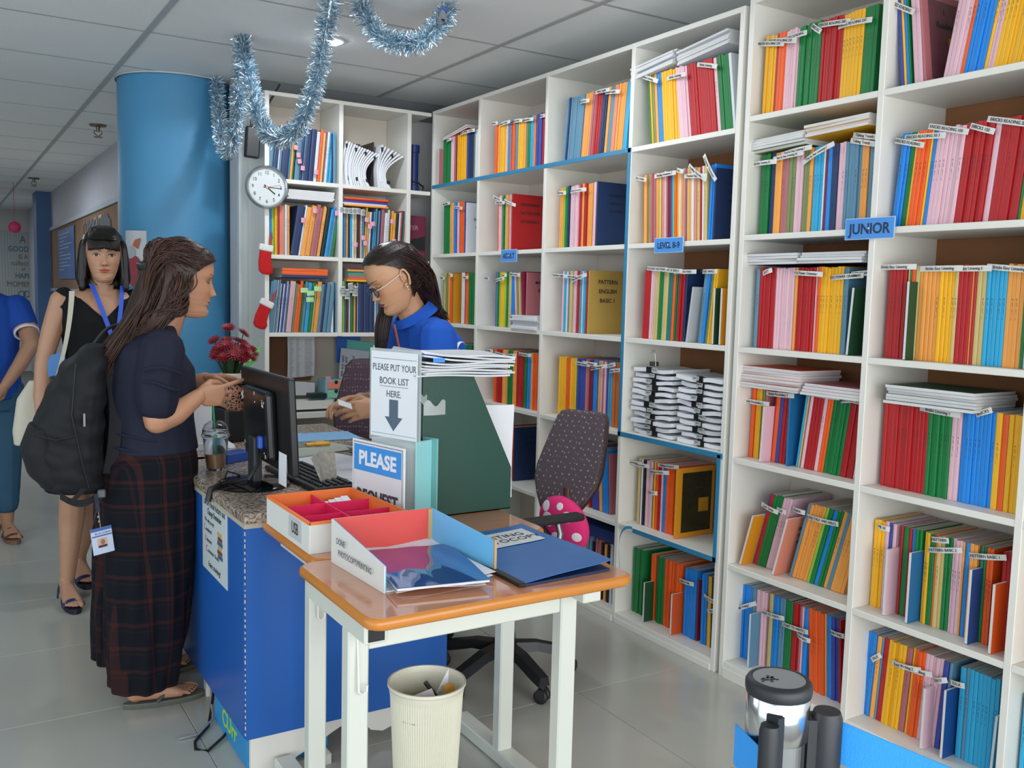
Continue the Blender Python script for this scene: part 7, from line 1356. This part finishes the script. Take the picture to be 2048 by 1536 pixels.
parts += foot(V(.455, 4.40, .105), V(.470, 4.225, .022), SK2) + foot(V(.535, 4.62, .155), V(.545, 4.455, .055), SK2)
bodymesh('body', parts, parent=W2)
BD = cloth('black_crepe', '101114', .85)
b = Blob()
b.loft([(V(.62, 4.478, 1.352), .165, .062), (V(.62, 4.47, 1.32), .172, .088), (V(.62, 4.465, 1.24), .166, .112), (V(.615, 4.47, 1.10), .145, .105), (V(.605, 4.47, .95), .165, .12), (V(.595, 4.47, .80), .185, .135), (V(.585, 4.47, .62), .195, .14), (V(.58, 4.47, .49), .20, .145)], LT, FW)
b.cap(V(.480, 4.475, 1.340), V(.464, 4.47, 1.30), .050, .052).cap(V(.765, 4.475, 1.340), V(.776, 4.47, 1.30), .050, .052)
dr_ = b.build('black_dress', BD, W2, .006, 4)
# skin-coloured V neckline insert is the chest itself: open the dress there
bm = bmesh.new(); bm.from_mesh(dr_.data)
kill = [f for f in bm.faces if (lambda c: c.y < 4.49 and c.z > 1.255 and abs(c.x - .622) < (c.z - 1.255) * .98 + .004)(f.calc_center_median())]
bmesh.ops.delete(bm, geom=kill, context='FACES')
for it in range(8):
    be = [v for v in bm.verts if v.is_boundary]; new = {v: (v.co * .4 + sum((e.other_vert(v).co for e in v.link_edges if e.is_boundary), Vector()) / 2 * .6) for v in be if sum(e.is_boundary for e in v.link_edges) == 2}
    for v, c in new.items(): v.co = c
bm.to_mesh(dr_.data); bm.free()
Blob().loft([(V(.622, 4.475, 1.375), .10, .048), (V(.622, 4.472, 1.34), .150, .074), (V(.622, 4.468, 1.29), .09, .102), (V(.622, 4.468, 1.24), .02, .100)], LT, FW).build('chest_skin', mat('chest_skin', SK2, .5), W2, .006, 5) if False else None
me = Blob().loft([(V(.622, 4.475, 1.385), .085, .045), (V(.622, 4.472, 1.345), .150, .068), (V(.622, 4.468, 1.30), .150, .093), (V(.622, 4.468, 1.23), .14, .100)], LT, FW).mesh(.006, 6)
v_, f_, c_ = frommesh(me, SK2); bo = [o for o in W2.children if o.name.startswith('body')][0]
bmx = bmesh.new(); bmx.from_mesh(bo.data); lay = bmx.verts.layers.float_color['Col']; nv = [bmx.verts.new(p) for p in v_]
for q in nv: q[lay] = (*hx(SK2), 1)
for f in f_:
    try: nf = bmx.faces.new([nv[i] for i in f]); nf.smooth = True
    except ValueError: pass
bmx.to_mesh(bo.data); bmx.free()
HK = hairmat('black_hair', '0A0808', '221A18', .35)
def k2(x, y, z): return (x < .018) or (z > .060)
base = [scalp(H2, k2, .014, 110)]; ST = []
for s in (-1, 1):
    bb_ = Blob(); L2 = lambda x, y, z: H2 @ V(x, y, z)
    bb_.chain([L2(-.01, s * .068, .05), L2(-.012, s * .078, -.02), L2(-.012, s * .084, -.10), L2(-.005, s * .082, -.145)], [.030, .030, .030, .014]); me = bb_.mesh(.006, 6); base.append(([v.co.copy() for v in me.vertices], [tuple(p.vertices) for p in me.polygons]))
bb_ = Blob(); bb_.hull(Blob.sph(H2 @ V(-.07, .0, .0), .05) + Blob.sph(H2 @ V(-.05, .06, -.13), .02) + Blob.sph(H2 @ V(-.05, -.06, -.13), .02) + Blob.sph(H2 @ V(-.05, .05, .0), .04) + Blob.sph(H2 @ V(-.05, -.05, .0), .04)); me = bb_.mesh(.008, 4); base.append(([v.co.copy() for v in me.vertices], [tuple(p.vertices) for p in me.polygons]))
for k in range(620):
    s = random.choice((-1, 1)); a = random.uniform(.30, 1.0); x = random.uniform(-.09, .055) if random.random() < .6 else random.uniform(.01, .062); top = V(x * .35, s * .008, .134 - abs(x) * .12)
    w0 = .080 + random.uniform(-.004, .010); xl = max(-.085, min(.028, x)); wz = w0 * (1 if xl > -.05 else .8)
    ST.append(bez([H2 @ top, H2 @ V(x * .8, s * .055, .108 - max(0, x) * .2), H2 @ V(xl, s * wz, .035), H2 @ V(xl, s * (wz + .006), -.05), H2 @ V(xl + .004, s * (wz + random.uniform(.0, .012)), -.145 + random.uniform(-.012, .012))], 5))
for k in range(300):  # fringe
    y = random.uniform(-.062, .062); ST.append(bez([H2 @ V(.0, y * .35, .132), H2 @ V(.050, y * .75, .115), H2 @ V(.088 - abs(y) * .35, y, .070), H2 @ V(.100 - abs(y) ** 2 * 7.5, y * 1.03, 0.031 - abs(y) * .16 + random.uniform(-.004, .005))], 5))
hair('hair', HK, W2, base, ST, .0026)
# earrings, lanyard, tote, sandals
er = MB()
for s in (-1, 1):
    p = H2 @ V(-.004, s * .080, -.045); er.tube([p, p + V(0, -.004, -.012)], .0012, 5).ball(p + V(0, -.004, -.016), .005, 8).ball(p + V(.004 * s, -.004, -.026), .004, 8)
er.build('earring', mat('earring_gold', 'A08F66', .3, .8), W2).__setitem__('kind', 'stuff')
LY = mat('lanyard_blue', '2A56C8', .5)
MB().sheet(lambda u, v: (.578 + .075 * u + (v - .5) * .020, 4.355 - .010 * u + .055 * (1 - u) ** 3, 1.405 - .24 * u), 12, 1, .0015).sheet(lambda u, v: (.705 - .035 * u + (v - .5) * .018, 4.358 - .008 * u + .055 * (1 - u) ** 3, 1.40 - .23 * u), 12, 1, .0015).build('lanyard', LY, W2).__setitem__('kind', 'stuff')
tb = thing('tote_bag', 'off-white canvas tote on the shoulder of the woman in black', 'bag')
CV = cloth('canvas', 'C9C4B4', .9)
MB().sheet(lambda u, v: (.497 - .035 * u - .06 * u * u + (v - .5) * (.022 - .01 * u), 4.372 - .02 * math.sin(PI * u), 1.372 - .46 * u), 14, 1, .002).build('bag_strap', CV, tb)
Blob().loft([(V(.385, 4.50, .98), .05, .02), (V(.36, 4.50, .90), .075, .045), (V(.35, 4.50, .76), .085, .055), (V(.35, 4.50, .70), .08, .05)], (1, 0, 0), (0, -1, 0), e=3).build('bag_body', CV, tb, .006, 2)
tag(MB().sheet(lambda u, v: (.40 + .07 * u, 4.41 + .01 * v, 1.0 + .09 * v + .02 * u), 3, 3, .004).build('blue_pouch', mat('pouch_blue', '4A84C8', .4)), 'blue pouch tucked under the arm of the woman in black', 'pouch')
for A_, d, z0 in (((.455, 4.40), (.015, -.175), .0), ((.535, 4.62), (.010, -.165), .033)):
    d = Vector((*d, 0)).normalized(); n = Vector((-d.y, d.x, 0)); c = Vector((*A_, z0)) - d * .058; sd = bpy.data.objects.new('sandal', None); COL.objects.link(sd); sd.parent = W2
    P = [(lambda q: (q.x, q.y))(c + d * (.125 + .128 * math.cos(2 * PI * i / 24)) + n * (.034 + .008 * math.cos(2 * PI * i / 24)) * math.sin(2 * PI * i / 24)) for i in range(24)]
    MB().prism(P, z0 + .001, z0 + .021).build('sole', mat('sandal_sole', '1C1A2E', .6), sd)
    st_ = mat('sandal_strap', '26245A', .35); arc = lambda x, w_, h: [c + d * x + n * (w_ * math.cos(PI * k / 8)) + V(0, 0, .02 + h * math.sin(PI * k / 8)) for k in range(9)]
    for q_ in (arc(.195, .043, .026), arc(.185, .044, .030), arc(.045, .036, .095), [c + d * .01 + V(0, 0, .02), c + V(0, 0, .06), c + d * .02 + V(0, 0, .09)]): MB().tube(q_, .0075, 6, flat=.5).build('strap', st_, sd, True)
# ================ staff woman in the blue polo, looking down
W3 = thing('person', 'staff woman in a royal blue polo and white glasses looking down behind the file box', 'person')
SK3 = 'C2926F'; H3 = headM((1.415, 3.10, 1.452), PI - .10, .50, 0, 1.04)
b = Blob()
b.chain([V(1.545, 3.14, 1.27), V(1.485, 3.12, 1.36), V(1.455, 3.11, 1.41)], [.062, .052, .056])
b.loft([(V(1.56, 3.15, 1.30), .09, .06), (V(1.585, 3.16, 1.25), .16, .085), (V(1.63, 3.18, 1.10), .15, .10), (V(1.68, 3.2, .92), .15, .11)], (0, 1, 0), (1, 0, 0))
b.chain([V(1.54, 2.985, 1.235), V(1.53, 2.965, 1.10), V(1.49, 2.955, .985), V(1.38, 2.985, .99), V(1.315, 3.0, .995)], [.055, .048, .040, .034, .026])
b.chain([V(1.56, 3.33, 1.24), V(1.52, 3.36, 1.08), V(1.47, 3.34, .97), V(1.36, 3.22, .99), V(1.30, 3.12, 1.01)], [.055, .048, .040, .034, .026])
for yy in (3.20, 3.38): b.chain([V(1.69, yy, .90), V(1.68, yy, .48), V(1.68, yy, .07)], [.09, .06, .035])
parts = [frommesh(b.mesh(.006, 6), SK3)] + headparts(H3, SK3, closed=True, lip='8E3F40', brow='241A16')
parts.append(hand((1.318, 3.0, .995), (-1, .05, -.12), (-.1, -1, .35), SK3, (.42, .5, .58, .65), .8, -1, .92, .04)); parts.append(hand((1.302, 3.12, 1.012), (-.95, -.2, .0), (0, .4, .9), SK3, (.4, .5, .5, .55), .6, -1, .9, .04))
parts += foot(V(1.68, 3.20, .08), V(1.52, 3.20, .01), SK3) + foot(V(1.68, 3.38, .08), V(1.52, 3.38, .01), SK3)
bodymesh('body', parts, parent=W3)
PB = cloth('royal_pique', '1F56B8', .8, 900, .35)
b = Blob()
b.loft([(V(1.535, 3.14, 1.315), .085, .062), (V(1.555, 3.15, 1.285), .15, .085), (V(1.585, 3.16, 1.23), .195, .108), (V(1.61, 3.17, 1.13), .19, .128), (V(1.65, 3.19, 1.0), .18, .13), (V(1.69, 3.2, .86), .185, .14)], (0, 1, 0), (1, 0, 0), e=2.3)
b.chain([V(1.545, 2.99, 1.24), V(1.535, 2.965, 1.15), V(1.525, 2.955, 1.07)], [.072, .072, .068]).chain([V(1.56, 3.33, 1.24), V(1.535, 3.36, 1.08)], [.07, .066])
b.build('polo_shirt', PB, W3, .006, 5)
cN = V(1.492, 3.122, 1.335)
MB().sheet(lambda u, v: (lambda a, rr: (1.508 + rr * math.cos(a) * .95 + .016 * v, 3.128 + rr * math.sin(a), 1.338 - .034 * v + .042 * math.cos(a)))(2 * PI * u, .060 + .020 * v), 40, 4, .005).build('collar', PB, W3, True)
MB().sheet(lambda u, v: (1.420 + .022 * u, 3.095 + .014 * (v - .5), 1.285 - .09 * u), 4, 2, .002).build('placket_trim', mat('coral_trim', 'C9604E', .6), W3)
Lm = mat('logo_white', 'D6DCE8', .5)
mb = MB(); mb.tube([V(1.634 + .034 * math.cos(math.radians(a)), 2.976 + .018 * math.sin(math.radians(a)) * 0 + (.034 * math.cos(math.radians(a))) * .45, 1.185 + .040 * math.sin(math.radians(a))) for a in range(60, 301, 15)], [.003, .005, .007, .0085, .010, .0105, .011, .011, .011, .0105, .010, .010, .009, .008, .006, .005, .003], 8, flat=.35)
mb.build('back_logo', Lm, W3, True)
text('OCEAN', frame((1.455, 2.962, 1.19), (.97, -.24, .0), (0, 0, 1)), .016, Lm, W3, .02, .8)
b = Blob()
for yy in (3.20, 3.38): b.chain([V(1.69, yy, .92), V(1.68, yy, .48), V(1.68, yy, .10)], [.10, .08, .06])
b.loft([(V(1.68, 3.2, 1.0), .15, .11), (V(1.69, 3.28, .88), .17, .12)], (0, 1, 0), (1, 0, 0))
b.build('dark_trousers', cloth('charcoal_cloth', '1A1B22', .85), W3, .009, 3)
sh_ = mat('black_shoe', '15151A', .4)
for yy in (3.20, 3.38): Blob().hull(Blob.sph((1.71, yy, .045), .04) + Blob.sph((1.62, yy, .035), .034) + Blob.sph((1.53, yy, .03), .028)).build('shoe', sh_, W3, .006, 3)
H3H = hairmat('dark_brown_hair', '120B0A', '3A211B', .36)
def k3(x, y, z): return x < -.020 + 11 * max(0, z + .01) ** 2 and z > -.085 + .9 * max(0, x + .03) and not (z < .078 and x > .062)
base = [scalp(H3, k3, .010, 120)]; ST = []
bk = V(1.60, 3.13, 1.335)
b = Blob(); b.chain([H3 @ V(-.055, 0, .035), V(1.535, 3.12, 1.44), V(1.585, 3.135, 1.365), V(1.625, 3.15, 1.30)], [.075, .066, .045, .022]); me = b.mesh(.006, 8); base.append(([v.co.copy() for v in me.vertices], [tuple(p.vertices) for p in me.polygons]))
for p, q, nr in roots(H3, k3, 800, .0105):
    s_ = -1 if q.y < 3.10 else 1; e = V(1.625 + random.uniform(-.03, .025), 3.14 + random.uniform(-.05, .06), 1.30 + random.uniform(-.03, .03))
    mid = V(1.52 + random.uniform(-.02, .035), 3.12 + s_ * random.uniform(.03, .075), 1.445 + random.uniform(-.03, .035)); ST.append(bez([q, (q + mid) / 2 + V(.0, s_ * .010, .014), mid, V(1.58 + random.uniform(-.02, .02), 3.135 + s_ * random.uniform(.0, .05), 1.37), e], 6))
for k in range(150): # lock falling in front of the far shoulder
    o_ = V(random.uniform(-.025, .02), random.uniform(-.015, .02), 0); ST.append(bez([V(1.44, 3.185, 1.42) + o_, V(1.445, 3.20, 1.36) + o_, V(1.425, 3.20, 1.28) + o_ * 1.1, V(1.415, 3.20, 1.18) + o_ * .8], 6))
hair('hair', H3H, W3, base, ST, .0024)
gl = bpy.data.objects.new('glasses', None); COL.objects.link(gl); gl.parent = W3
GW = mat('white_frame', 'E6E2DE', .25); GL = H3
rimp = lambda s: [GL @ V(.092 - .25 * abs(a_) * .02, s * (.030 + .022 * math.cos(t)), -.012 + .017 * math.sin(t)) for t, a_ in [(2 * PI * k / 20, math.cos(2 * PI * k / 20)) for k in range(21)]]
for s in (-1, 1):
    MB().tube(rimp(s), .0020, 6).build('rim', mat('dark_rim', '22222A', .3), gl, True)
    MB().tube([GL @ V(.088, s * .054, -.004), GL @ V(.06, s * .076, .0), GL @ V(.0, s * .080, .012), GL @ V(-.012, s * .079, .006)], .0026, 8, flat=.6).build('temple_arm', GW, gl, True)
    P = rimp(s)[:-1]; m2_ = MB(); m2_.v = [tuple(p) for p in P]; m2_.sheet(lambda u, v: GL @ V(.0915, s * (.030 + .021 * (2 * u - 1)), -.012 + .016 * (2 * v - 1) * math.sqrt(max(.05, 1 - (2 * u - 1) ** 2))), 8, 4, .0008); m2_.v = m2_.v[len(P):]; m2_.f = [tuple(i - len(P) for i in f) for f in m2_.f]; m2_.build('lens', mat('lens_glass', 'E8EEF0', .05, trans=1), gl)
MB().tube([GL @ V(.094, -.009, -.008), GL @ V(.100, 0, -.004), GL @ V(.094, .009, -.008)], .002, 6).build('bridge', mat('dark_rim', '22222A', .3), gl, True)
p = H3 @ V(-.006, .084, -.038); MB().ball(p, .0045, 10).ball(p + V(.003, 0, -.009), .0038, 10).build('earring', mat('earring_gold2', 'E0C898', .25, .8), W3)
tag(MB().sheet(lambda u, v: (1.165 + .05 * u, 2.985 + .012 * v, 1.012 - .018 * u + .018 * v), 4, 2, .001).build('paper_slip_held', PAPER), 'small white slip held in the fingers of the staff woman', 'paper')
# ================ person in blue shirt and jeans, cut by the left edge
W4 = thing('person', 'person in a blue polo and jeans at the far left edge, arm bent', 'person')
SK4 = 'A67B60'; H4 = headM((.20, 5.66, 1.52), -1.3, 0, 0, 1.0)
b = Blob(); LT4 = (1, 0, 0)
b.chain([V(.20, 5.68, 1.30), V(.20, 5.67, 1.42), V(.20, 5.665, 1.46)], [.055, .05, .05]).loft([(V(.20, 5.68, 1.34), .10, .06), (V(.20, 5.68, 1.27), .17, .09), (V(.20, 5.68, 1.0), .14, .10), (V(.20, 5.68, .85), .15, .11)], LT4, (0, 1, 0))
b.chain([V(.375, 5.66, 1.26), V(.415, 5.60, 1.16), V(.425, 5.52, 1.075), V(.37, 5.47, .98), V(.295, 5.44, .87)], [.058, .052, .043, .038, .027])
b.chain([V(.03, 5.68, 1.26), V(.0, 5.62, 1.1), V(.06, 5.48, 1.0)], [.055, .045, .03])
for xx in (.12, .30): b.chain([V(xx, 5.68, .82), V(xx, 5.69, .45), V(xx, 5.70, .09)], [.09, .06, .034])
parts = [frommesh(b.mesh(.007, 6), SK4)] + headparts(H4, SK4, closed=False)
parts.append(hand((.293, 5.438, .868), (-.75, -.1, -.6), (.3, -.9, .1), SK4, (.35, .4, .45, .5), .5, 1, .92)); parts.append(hand((.06, 5.48, 1.0), (.8, -.3, .0), (0, -.6, .8), SK4, (.35, .4, .45, .5), .5, 1, .92))
parts += foot(V(.30, 5.70, .09), V(.325, 5.545, .022), SK4) + foot(V(.12, 5.70, .09), V(.10, 5.545, .022), SK4)
bodymesh('body', parts, parent=W4)
PB4 = cloth('blue_polo', '1B479E', .8)
b = Blob(); b.loft([(V(.20, 5.68, 1.355), .075, .06), (V(.20, 5.68, 1.32), .15, .085), (V(.20, 5.68, 1.24), .195, .115), (V(.20, 5.68, 1.05), .18, .125), (V(.20, 5.68, .88), .185, .13), (V(.20, 5.68, .78), .19, .135)], LT4, (0, 1, 0))
b.chain([V(.37, 5.665, 1.265), V(.40, 5.62, 1.185)], [.075, .069]).chain([V(.04, 5.68, 1.26), V(.01, 5.64, 1.16)], [.072, .066]); b.build('polo_shirt', PB4, W4, .007, 5)
for k, (rr, c) in enumerate(((.0, 'D08A70'), (.010, 'D8DCE6'))):
    d = Vector((.015, -.08, -.085)).normalized(); u_ = d.orthogonal().normalized(); w2 = d.cross(u_); c0 = V(.402, 5.615, 1.178) + d * (.045 + rr); MB().tube([c0 + (u_ * math.cos(a * PI / 10) + w2 * math.sin(a * PI / 10)) * .058 for a in range(21)], .006, 6).build('sleeve_band', mat('band_' + c, c, .6), W4, True)
b = Blob()
for xx in (.115, .30): b.chain([V(xx, 5.68, .80), V(xx, 5.69, .45), V(xx, 5.70, .19)], [.11, .082, .062])
b.loft([(V(.20, 5.68, .84), .17, .12), (V(.20, 5.68, .72), .19, .13)], LT4, (0, 1, 0)); b.build('jeans', cloth('denim', '34566E', .85, 400, .4, .15, 14), W4, .008, 4)
for xx, tx in ((.30, .325), (.12, .10)):
    sd = bpy.data.objects.new('sandal', None); COL.objects.link(sd); sd.parent = W4; A_ = V(xx, 5.70, 0); d = (V(tx, 5.545, 0) - A_).normalized(); n = Vector((-d.y, d.x, 0)); c = A_ - d * .058
    MB().prism([(lambda q: (q.x, q.y))(c + d * (.125 + .13 * math.cos(2 * PI * i / 24)) + n * (.036 + .008 * math.cos(2 * PI * i / 24)) * math.sin(2 * PI * i / 24)) for i in range(24)], .001, .021).build('sole', mat('tan_sole', '7A5A44', .7), sd)
    arc = lambda x, w_, h: [c + d * x + n * (w_ * math.cos(PI * k / 8)) + V(0, 0, .02 + h * math.sin(PI * k / 8)) for k in range(9)]
    for q_ in ((.19, .045, .028), (.13, .045, .05), (.045, .038, .085)): MB().tube(arc(*q_), .008, 6, flat=.4).build('strap', mat('brown_leather', '5A2E20', .5), sd, True)
HK4 = hairmat('short_black_hair', '0A0808', '201816', .4); base = [scalp(H4, lambda x, y, z: x < .0 or z > .05, .018, 40)]
hair('hair', HK4, W4, base, [bez([q, q + nr * .01 + V(0, 0, -.03), q + nr * .004 + V(0, 0, -.06)], 4) for p, q, nr in roots(H4, lambda x, y, z: x < .0 or z > .05, 150, .016)], .004)
